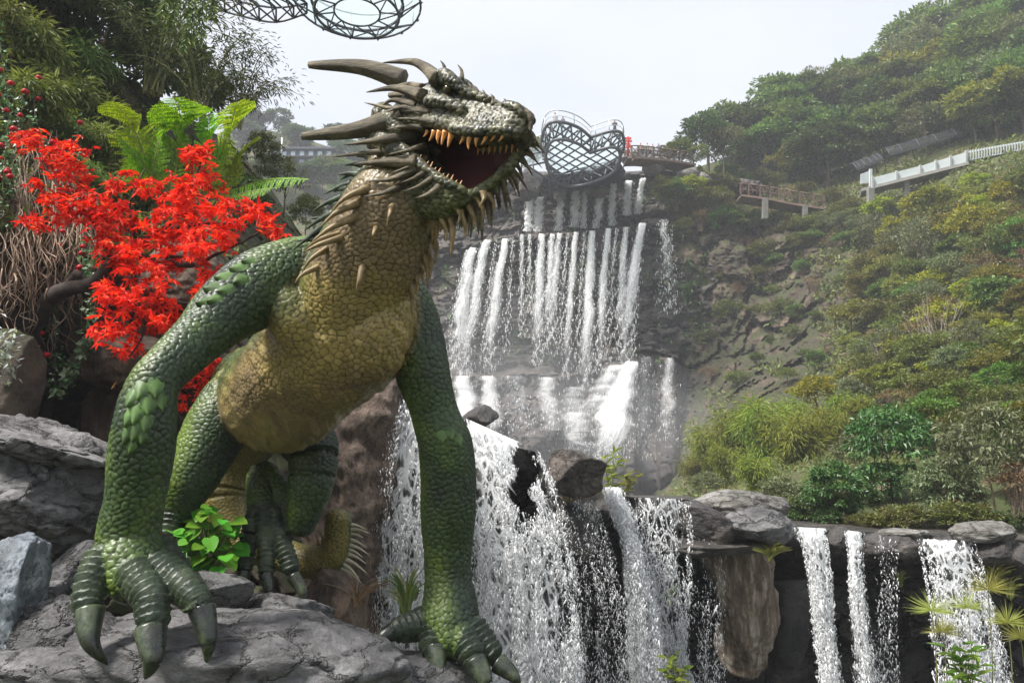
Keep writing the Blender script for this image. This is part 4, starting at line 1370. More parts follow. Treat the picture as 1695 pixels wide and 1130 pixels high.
# fringe of pale quills along the end of the tail
for k in range(11):
    a = k / 10.0
    b = (572 - 14 * (a > 0.6) * (a - 0.6) * 2, 868 + 80 * a)
    t = (b[0] + 34 + 6 * math.sin(k * 2.1), b[1] + 4 + 26 * a + 4 * math.cos(k * 1.7))
    b3, t3 = at(*b, 8.82), at(*t, 8.75)
    horn('quill', [b3, (b3 + t3) / 2 + np.array([0, 0, 0.02]), t3], 4.5 * 8.8 / F, M_QUILL, 0.08, 7, 7, 0.0)
for k in range(7):
    b, t = (520 + k * 7, 906 - k), (512 + k * 9, 886 - (k % 3) * 5)
    b3, t3 = at(*b, 8.9), at(*t, 8.95)
    horn('quill', [b3, (b3 + t3) / 2 + np.array([0.01, 0, 0]), t3], 4 * 8.8 / F, M_TAN, 0.08, 7, 7, 0.0)
# steel rod that props the tail
V, Fs = bar(at(518, 952, 8.8), at(512, 1000, 8.8), 0.012)
part('prop_rod', V, Fs, M_CLAW, DRAGON)
# ------------------------------------------------------------------ leaves and plants
def unit(v):
    return v / (np.linalg.norm(v, axis=-1, keepdims=True) + 1e-9)


def leaves(P, ax, nr, L, W, fold=0.0, bend=0.0):
    """diamond leaves: base points P, axes ax, normals nr, lengths and widths; two triangles each, folded and drooping"""
    n = len(P)
    L = np.broadcast_to(L, n)[:, None]
    W = np.broadcast_to(W, n)[:, None]
    ax = unit(ax)
    sd = unit(np.cross(nr, ax))
    up = np.cross(ax, sd)
    V = np.stack([P, P + ax * L * 0.45 + sd * W * 0.5 + up * W * fold, P + ax * L - up * L * bend, P + ax * L * 0.45 - sd * W * 0.5 + up * W * fold], 1).reshape(-1, 3)
    i = np.arange(n)[:, None] * 4
    return V, [np.concatenate([i + [0, 1, 2], i + [0, 2, 3]])]


def rdir(g, n):
    return unit(g.normal(size=(n, 3)))


def limb_tree(g, h, r, nl, spread, top=0.75, seg=7):
    """tapered trunk with limbs, unit-built: returns V, F and limb tips"""
    parts, tips = [], []
    C = catmull([(0, 0, -0.15 * h), (g.normal() * 0.03 * h, g.normal() * 0.03 * h, h * 0.35), (g.normal() * 0.06 * h, g.normal() * 0.06 * h, h * top)], 8)
    parts.append(tube(C, np.linspace(r, r * 0.45, 8), seg))
    for k in range(nl):
        b = C[g.integers(3, 8)]
        a = g.uniform(0, 6.28)
        e = b + np.array([math.cos(a) * spread * g.uniform(0.4, 1), math.sin(a) * spread * g.uniform(0.4, 1), h * g.uniform(0.12, 0.4)])
        m = (b + e) / 2 + np.array([0, 0, -0.04 * h]) + g.normal(size=3) * 0.03 * h
        parts.append(tube(catmull([b, m, e], 6), np.linspace(r * 0.4, r * 0.1, 6), 5))
        tips.append(e)
    V, Fs = cat_join(parts)
    return V, Fs, np.array(tips)


def crown_mesh(seed, nc, per, leaf, rad=(1, 1, 0.8), cz=1.0, clump=0.33, asp=0.45, droop=0.2, hollow=0.55, skew=0.0, up=0.6):
    """leaf clumps spread over an uneven volume round (0, 0, cz)"""
    g = np.random.default_rng(seed)
    d = rdir(g, nc)
    d[:, 2] = np.abs(d[:, 2]) * np.where(g.random(nc) < 0.8, 1, -0.6)
    d = unit(d)
    q = hollow + (1 - hollow) * g.random(nc) ** 0.6
    lump = 1 + 0.28 * fbm(d * 1.6 + seed * 2.3, 2)
    C = d * (q * lump)[:, None] * np.array(rad) + np.array([0, 0, cz])
    C[:, 0] += skew * (C[:, 2] - cz)
    cs = clump * g.uniform(0.55, 1.25, nc)
    idx = np.repeat(np.arange(nc), per)
    n = len(idx)
    o = rdir(g, n)
    o[:, 2] = np.abs(o[:, 2]) - 0.25
    rr = g.random(n) ** 0.45
    P = C[idx] + o * (rr * cs[idx])[:, None] * np.array([1, 1, 0.62])
    ax = unit(o + 0.7 * rdir(g, n) + d[idx] * 0.4 + np.array([0, 0, -droop]))
    nr = unit(np.array([0, 0, up]) + o * 0.4 + 0.45 * rdir(g, n))
    s = leaf * g.uniform(0.6, 1.3, n)
    return leaves(P, ax, nr, s, s * asp, 0.12, 0.12)


def bamboo_mesh(seed, nculm, per, leaf, h=1.6, spread=0.5):
    g = np.random.default_rng(seed)
    stems, Ps, As = [], [], []
    for k in range(nculm):
        a = g.uniform(0, 6.28)
        hh = h * g.uniform(0.6, 1.1)
        tip = np.array([math.cos(a), math.sin(a), 0]) * spread * g.uniform(0.5, 1.2)
        C = catmull([(g.normal() * 0.08, g.normal() * 0.08, -0.1), tuple(tip * 0.25 + (0, 0, hh * 0.55)), tuple(tip * 0.7 + (0, 0, hh * 0.93)), tuple(tip * 1.15 + (0, 0, hh * 0.9))], 14)
        stems.append(tube(C, np.linspace(0.016, 0.004, 14), 5))
        t = g.uniform(3, 13, per)
        i = np.floor(t).astype(int)
        B = C[i] + (C[np.minimum(i + 1, 13)] - C[i]) * (t - i)[:, None]
        o = rdir(g, per) * g.uniform(0.02, 0.24, per)[:, None] * (0.4 + t / 13)[:, None]
        Ps.append(B + o)
        As.append(unit(o) * 0.8 + np.array([0, 0, -0.45]) + 0.3 * rdir(g, per) + tip * 0.5)
    P, A = np.concatenate(Ps), np.concatenate(As)
    s = leaf * g.uniform(0.6, 1.3, len(P))
    L = leaves(P, A, unit(np.array([0, 0, 1]) + 0.7 * rdir(g, len(P))), s, s * 0.17, 0.05, 0.2)
    return L, cat_join(stems)


def twig_mesh(seed, n=26, h=1.5, spread=0.6, r=0.014):
    g = np.random.default_rng(seed)
    ps = []
    for k in range(n):
        a = g.uniform(0, 6.28)
        tip = np.array([math.cos(a) * spread * g.uniform(0.2, 1), math.sin(a) * spread * g.uniform(0.2, 1), h * g.uniform(0.5, 1)])
        C = catmull([(g.normal() * 0.1, g.normal() * 0.1, -0.1), tuple(tip * 0.5 + g.normal(size=3) * 0.07), tuple(tip)], 7)
        ps.append(tube(C, np.linspace(r, r * 0.25, 7), 4))
        for q in range(4):
            b = C[g.integers(2, 6)]
            e = b + unit(tip + g.normal(size=3) * 0.6) * g.uniform(0.15, 0.4) * h * 0.6
            ps.append(tube(np.array([b, (b + e) / 2 + g.normal(size=3) * 0.02, e]), [r * 0.4, r * 0.3, r * 0.12], 3))
    return cat_join(ps)


L_DARK = leaf_mat('leaves_dark', (0.031, 0.059, 0.022), (0.069, 0.117, 0.038), (0.121, 0.172, 0.062), trans=0.25)
L_MID = leaf_mat('leaves_mid', (0.055, 0.102, 0.030), (0.121, 0.196, 0.048), (0.205, 0.278, 0.084), trans=0.3)
L_GREY = leaf_mat('leaves_greyish', (0.075, 0.091, 0.046), (0.149, 0.174, 0.091), (0.248, 0.272, 0.157), trans=0.3)
L_OLIVE = leaf_mat('leaves_olive', (0.085, 0.095, 0.022), (0.185, 0.190, 0.038), (0.31, 0.28, 0.065), trans=0.35)
L_LIME = leaf_mat('leaves_lime', (0.123, 0.165, 0.017), (0.275, 0.309, 0.028), (0.440, 0.413, 0.041), trans=0.4)
L_GLOSS = leaf_mat('leaves_glossy', (0.030, 0.062, 0.018), (0.062, 0.118, 0.030), (0.125, 0.185, 0.065), trans=0.2, rough=0.36)
L_BRIGHT = leaf_mat('leaves_bright', (0.05, 0.105, 0.018), (0.10, 0.185, 0.026), (0.18, 0.27, 0.06), trans=0.35, rough=0.45)
L_BAM = leaf_mat('bamboo_leaves', (0.102, 0.138, 0.023), (0.210, 0.254, 0.038), (0.334, 0.348, 0.072), trans=0.4)
L_DRY = leaf_mat('dry_leaves', (0.090, 0.057, 0.030), (0.195, 0.128, 0.068), (0.315, 0.225, 0.120), trans=0.3)
L_RUST = leaf_mat('rust_leaves', (0.130, 0.033, 0.016), (0.260, 0.072, 0.026), (0.338, 0.130, 0.039), trans=0.3)
L_MIX = leaf_mat('undergrowth_leaves', (0.130, 0.100, 0.040), (0.095, 0.135, 0.034), (0.21, 0.24, 0.055), trans=0.3)
M_BARK = plain_mat('bark', (0.085, 0.065, 0.048), 0.9, noise=0.5, scale=8, bmp=0.4)
M_PALEBARK = plain_mat('pale_bark', (0.28, 0.25, 0.21), 0.85, noise=0.4, scale=8)
M_TWIG = plain_mat('twigs', (0.19, 0.145, 0.11), 0.9, noise=0.5, scale=3)
M_CULM = plain_mat('bamboo_culm', (0.20, 0.20, 0.07), 0.6, noise=0.4, scale=4)


def proto(name, V, Fs, mat):
    return new_mesh(name, V, Fs, mat, smooth=False)


PROTO = {}


def add_proto(key, crown, crown_name='crown', stem=None, stem_name='trunk', lmat=None, smat=None, height=2.0):
    PROTO.setdefault(key, []).append((proto(crown_name, *crown, lmat), crown_name, proto(stem_name, *stem, smat) if stem else None, stem_name, height))


_pg = np.random.default_rng(77)
for s in range(3):
    V, Fs, _ = limb_tree(_pg, 1.5, 0.07, 8, 0.7)
    add_proto('dense', crown_mesh(s, 46, 85, 0.15, (0.95, 0.95, 0.68), 1.25, 0.34, 0.5, skew=0.1 * (s - 1)), stem=(V, Fs), lmat=L_DARK, smat=M_BARK)
    V, Fs, _ = limb_tree(_pg, 1.6, 0.06, 9, 0.7)
    add_proto('mid', crown_mesh(10 + s, 42, 80, 0.15, (0.9, 0.9, 0.72), 1.25, 0.32, 0.45, hollow=0.4), stem=(V, Fs), lmat=L_MID, smat=M_BARK)
    V, Fs, _ = limb_tree(_pg, 1.7, 0.045, 12, 0.75)
    add_proto('airy', crown_mesh(20 + s, 44, 42, 0.13, (0.9, 0.9, 0.75), 1.35, 0.30, 0.36, hollow=0.3), stem=(V, Fs), lmat=L_GREY, smat=M_BARK)
    V, Fs, _ = limb_tree(_pg, 1.3, 0.05, 8, 0.7)
    add_proto('olive', crown_mesh(30 + s, 44, 75, 0.14, (1.0, 1.0, 0.62), 1.1, 0.32, 0.42, hollow=0.4), stem=(V, Fs), lmat=L_OLIVE, smat=M_BARK)
    V, Fs, _ = limb_tree(_pg, 1.1, 0.04, 8, 0.6)
    add_proto('lime', crown_mesh(40 + s, 36, 60, 0.15, (0.95, 0.95, 0.6), 1.05, 0.32, 0.55, hollow=0.45), stem=(V, Fs), lmat=L_LIME, smat=M_BARK)
    V, Fs, _ = limb_tree(_pg, 1.0, 0.04, 8, 0.6)
    add_proto('dry', crown_mesh(50 + s, 30, 34, 0.12, (0.9, 0.9, 0.6), 0.9, 0.32, 0.35, hollow=0.2), stem=twig_mesh(60 + s), stem_name='twigs', lmat=L_DRY, smat=M_TWIG)
    V, Fs, _ = limb_tree(_pg, 1.0, 0.04, 8, 0.6)
    add_proto('scrub', crown_mesh(70 + s, 40, 60, 0.13, (1.0, 1.0, 0.55), 0.75, 0.30, 0.42, hollow=0.25), stem=(V, Fs), lmat=L_MIX, smat=M_BARK, height=1.5)
for s in range(3):   # near bushes, leaf by leaf
    V, Fs, _ = limb_tree(_pg, 1.2, 0.03, 9, 0.7)
    add_proto('glossy', crown_mesh(80 + s, 70, 60, 0.125, (1.0, 0.8, 0.8), 0.95, 0.26, 0.42, droop=0.5, hollow=0.55, up=0.5), stem=(V, Fs), lmat=L_GLOSS, smat=M_BARK)
    V, Fs, _ = limb_tree(_pg, 1.2, 0.03, 9, 0.7)
    add_proto('leafy', crown_mesh(90 + s, 70, 50, 0.115, (1.0, 0.8, 0.85), 0.95, 0.26, 0.40, droop=0.5, hollow=0.5, up=0.5), stem=(V, Fs), lmat=L_GREY, smat=M_BARK)
    V, Fs, _ = limb_tree(_pg, 1.2, 0.03, 9, 0.7)
    add_proto('vivid', crown_mesh(100 + s, 60, 50, 0.12, (1.0, 0.8, 0.7), 0.9, 0.26, 0.42, droop=0.4, hollow=0.5, up=0.5), stem=(V, Fs), lmat=L_BRIGHT, smat=M_BARK)
    lv, st = bamboo_mesh(110 + s, 16, 190, 0.16)
    add_proto('bamboo', lv, 'leaves', st, 'culms', L_BAM, M_CULM)
    add_proto('bare', crown_mesh(120 + s, 20, 12, 0.08, (0.7, 0.7, 0.6), 1.0, 0.3, 0.4, hollow=0.1), 'leaves', twig_mesh(130 + s, 34, 1.7, 0.9, 0.012), 'branches', L_DRY, M_PALEBARK)
    add_proto('rust', crown_mesh(140 + s, 36, 50, 0.12, (0.9, 0.9, 0.6), 0.9, 0.30, 0.4, hollow=0.3), stem=twig_mesh(150 + s), stem_name='twigs', lmat=L_RUST, smat=M_TWIG)

_pc = [0]


def plant(kind, name, label, cat, px, py, d, hpx, group=None, wide=1.0, rotz=None, var=None, mapped=False):
    """a tree or shrub whose foot stands where pixel (px, py) shows it at depth d, hpx photo pixels tall"""
    _pc[0] += 1
    if not mapped:
        d = float(far(d))
    lst = PROTO[kind]
    cm, cn, sm, sn, hh = lst[(_pc[0] if var is None else var) % len(lst)]
    t = thing(name, label, cat, at(px, py, d), group)
    s = hpx * d / F / hh
    t.scale = (s * wide, s * wide, s)
    t.rotation_euler = (0, 0, rng.uniform(0, 6.28) if rotz is None else rotz)
    link(cn, cm, t)
    if sm:
        link(sn, sm, t)
    return t


def hill_on(px, py):
    return float(hill_d(px, py)) - 0.3


# ---- things on the hillside that one can tell apart
plant('dense', 'tree', 'round dark tree on the skyline just right of the railing path', 'tree', 1172, 276, 66, 86)
plant('airy', 'tree', 'pale airy tree in front of the round dark skyline tree', 'tree', 1196, 288, 65, 82)
plant('airy', 'tree', 'thin see-through tree standing out on the middle of the skyline', 'tree', 1352, 190, 82, 82, wide=0.8)
plant('airy', 'tree', 'thin grey see-through tree high on the skyline beside a dark crown', 'tree', 1548, 78, 84, 72, wide=0.9)
plant('dense', 'tree', 'dark spreading crown high on the skyline, below the thin grey tree', 'tree', 1530, 118, 82, 84, wide=1.1)
plant('lime', 'tree', 'large yellow-green tree below the white picket fence', 'tree', 1612, 432, 44, 112, wide=0.85)
plant('vivid', 'shrub', 'vivid green shrub at the right edge below the large yellow-green tree', 'shrub', 1690, 452, 40, 120, wide=0.7)
plant('rust', 'shrub', 'rust red shrub at the right edge of the slope', 'shrub', 1682, 505, 36, 66, wide=0.8)
plant('airy', 'tree', 'slender tree with a visible trunk below the long walkway posts', 'tree', 1526, 480, 45, 118, wide=0.75)
plant('bare', 'shrub', 'bare grey shrub with long pale branches in the brown patch of the slope', 'shrub', 1560, 622, 34, 165, wide=0.8)
plant('bare', 'shrub', 'leaning bare pale branches left of the brown patch', 'shrub', 1480, 640, 34, 100)
plant('lime', 'shrub', 'lime yellow shrub behind the bamboo', 'shrub', 1352, 690, 34, 80)
plant('lime', 'shrub', 'small lime shrub on the rocks in the middle of the slope', 'shrub', 1432, 548, 46, 52)
plant('vivid', 'shrub', 'vivid green bush spreading behind the dark glossy bush', 'shrub', 1545, 745, 22, 110, wide=0.9)
plant('glossy', 'shrub', 'dark glossy bush just behind the pile of grey boulders', 'shrub', 1385, 872, 16.8, 122, wide=0.9)
plant('glossy', 'shrub', 'large dark glossy bush with hanging sprays, centre of the right hand thicket', 'shrub', 1478, 835, 18.5, 190, wide=0.75)
plant('leafy', 'shrub', 'big grey-green bush at the right edge above the pale saddle stone', 'shrub', 1652, 875, 15.6, 230, wide=0.7)
plant('leafy', 'shrub', 'grey-green bush between the dark glossy bush and the right edge bush', 'shrub', 1572, 876, 16.2, 130, wide=0.8)
plant('vivid', 'shrub', 'light green bush overhanging from the right edge', 'shrub', 1690, 760, 20, 120, wide=0.9)
plant('leafy', 'shrub', 'low grey-green bush at the foot of the bamboo beside the boulders', 'shrub', 1290, 850, 19, 70, wide=1.2)
plant('dry', 'shrub', 'brown twiggy scrub at the right edge of the near thicket', 'shrub', 1690, 850, 15.2, 120)
for x, y, d, h in [(1180, 800, 36, 120), (1225, 800, 33, 150), (1270, 805, 30, 160), (1320, 810, 27, 150), (1150, 815, 38, 70), (1200, 815, 30, 90), (1255, 830, 24, 100), (1345, 800, 27, 130), (1300, 780, 33, 140), (1380, 760, 28, 110), (1410, 740, 29, 100)]:
    plant('bamboo', 'bamboo', 'feathery yellow-green bamboo at the foot of the slope right of the far fall', 'bamboo', x, y, d, h, 'bamboo clumps at the foot of the slope')
plant('leafy', 'shrub', 'low bush on the bank at the lower right of the far fall', 'shrub', 1170, 822, 26, 44, wide=1.6)
plant('leafy', 'shrub', 'grey-green bush between bamboo and vivid bush', 'shrub', 1420, 800, 22, 95, wide=0.9)


# ---- the wooded slope: many trees, by zone
def blocked(x, y, h):
    for (x0, y0, x1, y1) in [(1034, 262, 1146, 272), (1224, 326, 1366, 346), (1420, 316, 1600, 272), (1600, 270, 1745, 240)]:
        for q in np.linspace(0, 1, 9):
            px, py = x0 + (x1 - x0) * q, y0 + (y1 - y0) * q
            if abs(px - x) < 0.42 * h and y - 1.0 * h < py and y > py - 4:
                return True
    return False


def where(x, y):
    sk = np.interp(x, [a for a, _ in HILL_SKY], [b for _, b in HILL_SKY])
    if y < 345 - 0.1 * max(x - 1400, 0) and x > 1180 and y < sk + 170 and y < 300:
        hi = 'on the skyline' if y < sk + 34 else 'below the skyline'
        q = 'over the wooden stairway' if x < 1370 else 'over the netted tunnel' if x < 1600 else 'over the picket fence'
        return ', ' + hi + ' ' + q
    if y < 400:
        return ', ' + ('below the railing path' if x < 1225 else 'below the wooden stairway' if x < 1400 else 'below the white walkway' if x < 1600 else 'below the picket fence')
    if x < 1300:
        return ', ' + ('high beside the far fall' if y < 480 else 'midway down beside the far fall' if y < 570 else 'low beside the far fall')
    if x < 1460:
        return ', ' + ('above the lime shrub' if y > 520 else 'left of the slender tree')
    if x < 1580:
        return ', ' + ('round the slender tree' if y < 520 else 'round the bare grey shrub')
    return ', ' + ('under the large yellow-green tree' if y < 520 else 'near the rust red shrub' if y < 600 else 'above the vivid green bush')


def zone(poly, n, kinds, hr, name, label, cat, group, gap, seed, top=False):
    g = np.random.default_rng(seed)
    pts, done = np.array(poly, float), []
    lo, hi = pts.min(0), pts.max(0)
    tries = 0
    while len(done) < n and tries < 6000:
        tries += 1
        p = lo + (hi - lo) * g.random(2)
        c = False
        for (x0, y0), (x1, y1) in zip(pts, np.roll(pts, -1, 0)):
            if (y0 > p[1]) != (y1 > p[1]) and p[0] < (x1 - x0) * (p[1] - y0) / (y1 - y0) + x0:
                c = not c
        if not c or any(math.hypot(p[0] - q[0], (p[1] - q[1]) * 1.3) < gap for q in done):
            continue
        k = kinds[g.integers(len(kinds))]
        hh = g.uniform(*hr)
        if blocked(p[0], p[1], hh):
            continue
        done.append(p)
        lb = label[k] + where(p[0], p[1]) if top else label[k]
        plant(k, name, lb, cat, p[0], p[1], hill_on(*p), hh, group, wide=g.uniform(0.8, 1.15), mapped=True)


up_lab = {'dense': 'dense dark tree of the wood', 'mid': 'mid green tree of the wood', 'airy': 'greyish open tree of the wood', 'olive': 'olive tree of the wood'}
zone([(1190, 275), (1230, 262), (1300, 235), (1400, 198), (1500, 145), (1600, 70), (1720, -40), (1760, 0), (1740, 215), (1600, 245), (1420, 285), (1380, 315), (1230, 300)], 92, ['dense', 'mid', 'dense', 'airy', 'mid', 'olive', 'mid'], (78, 128), 'tree', up_lab, 'tree',
     'trees of the wood', 27, 1, True)
zone([(1560, 120), (1720, -20), (1740, 220), (1590, 240)], 20, ['olive', 'mid', 'lime'], (60, 95), 'tree', {'olive': 'olive yellow tree on the high slope at the right edge', 'mid': 'mid green tree on the high slope at the right edge', 'lime': 'yellow-green tree on the high slope at the right edge'}, 'tree', 'trees high at the right edge', 34, 2)
mid_lab = {'scrub': 'mixed green and brown scrub bush', 'dry': 'dry brown twiggy bush', 'mid': 'small green tree', 'olive': 'olive coloured bush', 'lime': 'yellowish bush', 'airy': 'greyish airy bush', 'leafy': 'grey-green leafy bush'}
zone([(1090, 300), (1240, 315), (1400, 340), (1440, 420), (1340, 420), (1200, 400), (1110, 360)], 50, ['scrub', 'dry', 'mid', 'scrub', 'airy'], (30, 54), 'bush', mid_lab, 'bush', 'bushes on the middle slope', 20, 3, True)
zone([(1140, 400), (1330, 400), (1420, 440), (1440, 640), (1330, 660), (1170, 640)], 34, ['scrub', 'dry', 'scrub', 'mid'], (22, 44), 'bush', mid_lab, 'bush', 'bushes on the middle slope', 30, 4, True)
zone([(1420, 310), (1720, 280), (1720, 640), (1430, 650), (1390, 560), (1450, 440)], 90, ['olive', 'scrub', 'airy', 'lime', 'mid', 'olive', 'dry'], (48, 84), 'bush', mid_lab, 'bush', 'bushes on the middle slope', 25, 5, True)
zone([(1430, 600), (1600, 590), (1600, 690), (1420, 690)], 14, ['dry', 'dry', 'scrub'], (45, 70), 'bush', mid_lab, 'bush', 'bushes on the middle slope', 30, 6, True)
zone([(1360, 650), (1720, 640), (1720, 740), (1420, 760)], 16, ['vivid', 'leafy', 'scrub', 'olive'], (60, 100), 'bush',
     {'vivid': 'vivid green bush at the top of the near thicket', 'leafy': 'grey-green bush at the top of the near thicket', 'scrub': 'mixed scrub bush at the top of the near thicket', 'olive': 'olive bush at the top of the near thicket'}, 'bush', 'bushes at the top of the near thicket', 40, 7)
zone([(1290, 840), (1720, 800), (1720, 885), (1320, 880)], 9, ['leafy', 'glossy', 'leafy'], (60, 90), 'bush', {'leafy': 'low grey-green bush along the top of the rock wall', 'glossy': 'low dark glossy bush along the top of the rock wall'}, 'bush', 'low bushes along the rock wall', 48, 8)
zone([(1292, 866), (1720, 882), (1720, 902), (1292, 892)], 17, ['leafy', 'glossy', 'scrub'], (44, 74), 'bush', {'leafy': 'small grey-green bush right behind the lip of the rock wall', 'glossy': 'small glossy bush right behind the lip of the rock wall', 'scrub': 'small mixed bush right behind the lip of the rock wall'}, 'bush', 'small bushes behind the lip of the rock wall', 22, 18)
# beyond the right edge of the frame the wood goes on
zone([(1740, -60), (2100, -200), (2150, 800), (1740, 860)], 40, ['mid', 'olive', 'dense', 'scrub'], (80, 150), 'tree', {k: 'tree of the slope beyond the right edge' for k in ('mid', 'olive', 'dense', 'scrub')}, 'tree', 'trees beyond the right edge', 70, 9)

# undergrowth on the slope and tufts on the cliff ledges
g = np.random.default_rng(12)
n = 52000
px = 1100 + 640 * g.random(n)
py = np.interp(px, [a for a, _ in HILL_SKY], [b for _, b in HILL_SKY]) + (g.random(n) ** 0.8) * 640
ok = (py < 880) & ((fbm(np.column_stack([px / 45, py / 45, px * 0]), 3) + 0.22 - 0.58 * sst(1430, 1250, px) * sst(330, 400, py) * sst(720, 640, py)) > 0)
px, py = px[ok], py[ok]
d = hill_d(px, py)
P = at(px, py, d)
vd = unit(P - CAM)
P = P - vd * (hill_disp(P, px, py) + g.uniform(-0.1, 0.9, len(px)))[:, None]
s = np.interp(d, [16, 85], [0.14, 0.55]) * g.uniform(0.6, 1.4, len(px))
o = rdir(g, len(px))
V, Fs = leaves(P, o + np.array([0, 0, 0.35]) - vd * 0.5, unit(np.array([0, -0.4, 1]) + 0.6 * rdir(g, len(px))), s, s * 0.4, 0.1, 0.1)
single('undergrowth', V, Fs, L_MIX, 'mixed green and brown undergrowth covering the right hand slope', 'undergrowth', kind='stuff', smooth=False)
px = 720 + 470 * g.random(16000)
py = 285 + 460 * g.random(16000)
m = fbm(np.column_stack([px / 30, py / 30, px * 0 + 4]), 3) - 0.20 + 0.30 * sst(1100, 1170, px) + 0.10 * sst(60, 0, np.abs(py - 470)) - 0.3 * sst(600, 640, py)
ok = (m > 0) & (py > cliff_rim(px) + 2)
px, py = px[ok], py[ok]
P = at(px, py, cliff_d(px, py) - g.uniform(0.4, 1.4, len(px)))
s = 0.45 * g.uniform(0.5, 1.4, len(px))
V, Fs = leaves(P, rdir(g, len(px)) + np.array([0, -0.5, -0.1]), unit(np.array([0, -0.5, 1]) + 0.5 * rdir(g, len(px))), s, s * 0.4, 0.1, 0.1)
single('cliff_plants', V, Fs, L_DARK, 'dark ferny tufts clinging to the ledges of the far cliff', 'tufts', kind='stuff', smooth=False)
for i, (x, y, h, k) in enumerate([(1120, 345, 50, 'mid'), (1150, 330, 46, 'lime'), (1095, 330, 40, 'scrub'), (1160, 380, 46, 'dry'), (1185, 350, 50, 'scrub'), (1130, 395, 36, 'scrub'), (1150, 520, 60, 'mid'), (1170, 480, 40, 'scrub'), (1210, 640, 44, 'mid'), (1155, 560, 34, 'scrub')]):
    plant(k, 'bush', 'bush growing on the rock just right of the far fall', 'bush', x, y, 60.3, h, 'bushes on the rock right of the far fall')
for i, (x, y, h) in enumerate([(862, 292, 78), (884, 286, 60)]):
    plant('airy', 'tree', 'grey-green tree on the cliff top behind the statue\'s muzzle', 'tree', x, y, 68, h, 'trees behind the muzzle')
for i, (x, y, h) in enumerate([(1068, 268, 26), (1100, 272, 34), (1125, 274, 44), (1148, 276, 40)]):
    plant('scrub' if i % 2 else 'mid', 'bush', 'small bush along the railing path on the cliff top', 'bush', x, y, 62.5, h, 'bushes along the railing path')

# ---- far hill on the left
for i in range(60):
    x = rng.uniform(330, 740)
    sk = np.interp(x, [a for a, _ in FAR_SKY], [b for _, b in FAR_SKY])
    y = sk + 2 + (i % 4) * 42 + rng.uniform(0, 30)
    if 455 < x < 560 and 245 < y - 20 < 300:
        continue
    k = ['dense', 'airy', 'mid', 'airy'][i % 4]
    plant(k, 'tree', {'dense': 'dark round tree on the far hill behind the statue', 'airy': 'greyish open tree on the far hill behind the statue', 'mid': 'mid green tree on the far hill behind the statue'}[k], 'tree', x, y, float(far_d(x, y)), rng.uniform(36, 54),
          'trees on the far hill', mapped=True)

for i, (x, y, h) in enumerate([(430, 318, 62), (462, 312, 50), (488, 318, 44), (508, 306, 40), (534, 318, 56), (556, 312, 50), (446, 300, 44), (548, 300, 44), (474, 300, 30), (520, 298, 36)]):
    plant(['dense', 'airy', 'mid'][i % 3], 'tree', 'tree standing in front of the building on the far hill', 'tree', x, y, 138, h, 'trees before the far building', mapped=True)

# ---- the left bank: dark trees, bamboo, ferny growth
def bank_on(px, py):
    return float(bank_d(px, py)) - 0.1


for i, (x, y, h, k, d, lb) in enumerate([
        (60, 150, 240, 'dense', 15.0, 'dark leafy tree in the top left corner'), (165, 170, 250, 'dense', 16.5, 'big dark tree at the top left, right of the corner tree'),
        (-60, 120, 260, 'dense', 14.5, 'dark tree crossing the left edge at the top'), (255, 215, 190, 'dense', 17.5, 'dark tree where the left bank meets the sky'),
        (110, 60, 190, 'dense', 19, 'dark tree behind the top left trees'), (215, 90, 150, 'dense', 20, 'dark tree high behind the bamboo sprays'),
        (330, 235, 130, 'mid', 19, 'green tree behind the yellow-green fern fronds'), (430, 300, 95, 'leafy', 17, 'grey-green bush below the far hill, beside the fern frond'),
        (470, 350, 90, 'airy', 17, 'greyish bush behind the statue\'s shoulder spikes'), (505, 400, 90, 'leafy', 16, 'grey bush just behind the statue\'s shoulder'), (400, 380, 110, 'glossy', 15.5, 'dark bush behind the top of the red maple')]):
    plant(k, 'tree' if k in ('dense', 'mid') else 'bush', lb, 'tree' if k in ('dense', 'mid') else 'bush', x, y, d, h, wide=0.75)
# airy bamboo sprays against the sky
lv, st = bamboo_mesh(301, 18, 120, 0.13, 1.7, 0.95)
add_proto('spray', lv, 'leaves', st, 'culms', leaf_mat('spray_leaves', (0.03, 0.042, 0.016), (0.07, 0.088, 0.03), (0.12, 0.14, 0.055), trans=0.25), M_CULM)
for x, y, d, h, lb in [(330, 195, 15.5, 165, 'thin dark bamboo spray against the sky, nearest the fern fronds'), (255, 150, 16, 190, 'thin dark bamboo spray against the sky at the top left'), (395, 205, 16, 130, 'thin dark bamboo spray reaching furthest right over the sky')]:
    plant('spray', 'bamboo', lb, 'bamboo', x, y, d, h, wide=1.25)
# lance-leaved bamboo on the slope face
lv, st = bamboo_mesh(305, 20, 90, 0.26, 1.3, 0.6)
add_proto('lance', lv, 'leaves', st, 'culms', leaf_mat('lance_leaves', (0.085, 0.13, 0.03), (0.17, 0.23, 0.06), (0.32, 0.36, 0.14), trans=0.3), M_CULM)
for i, (x, y, h) in enumerate([(45, 210, 120), (95, 190, 110), (150, 230, 110), (115, 260, 110), (175, 290, 110), (60, 130, 110), (215, 330, 100), (20, 90, 120), (140, 150, 110), (160, 340, 90), (250, 350, 80)]):
    plant('lance', 'bamboo', 'lance-leaved bamboo clump on the face of the left bank', 'bamboo', x, y, bank_on(x, y) - 0.1, h, 'bamboo clumps on the left bank', wide=1.1)
g = np.random.default_rng(15)
n = 15000
px = -120 + 640 * g.random(n)
py = np.interp(px, [a for a, _ in BANK_SKY], [b for _, b in BANK_SKY]) + g.random(n) * 480
ok = ((fbm(np.column_stack([px / 60, py / 60, px * 0 + 9]), 3) + 0.25) > 0) & (py < 380 + 0.28 * px)
px, py = px[ok], py[ok]
d = bank_d(px, py)
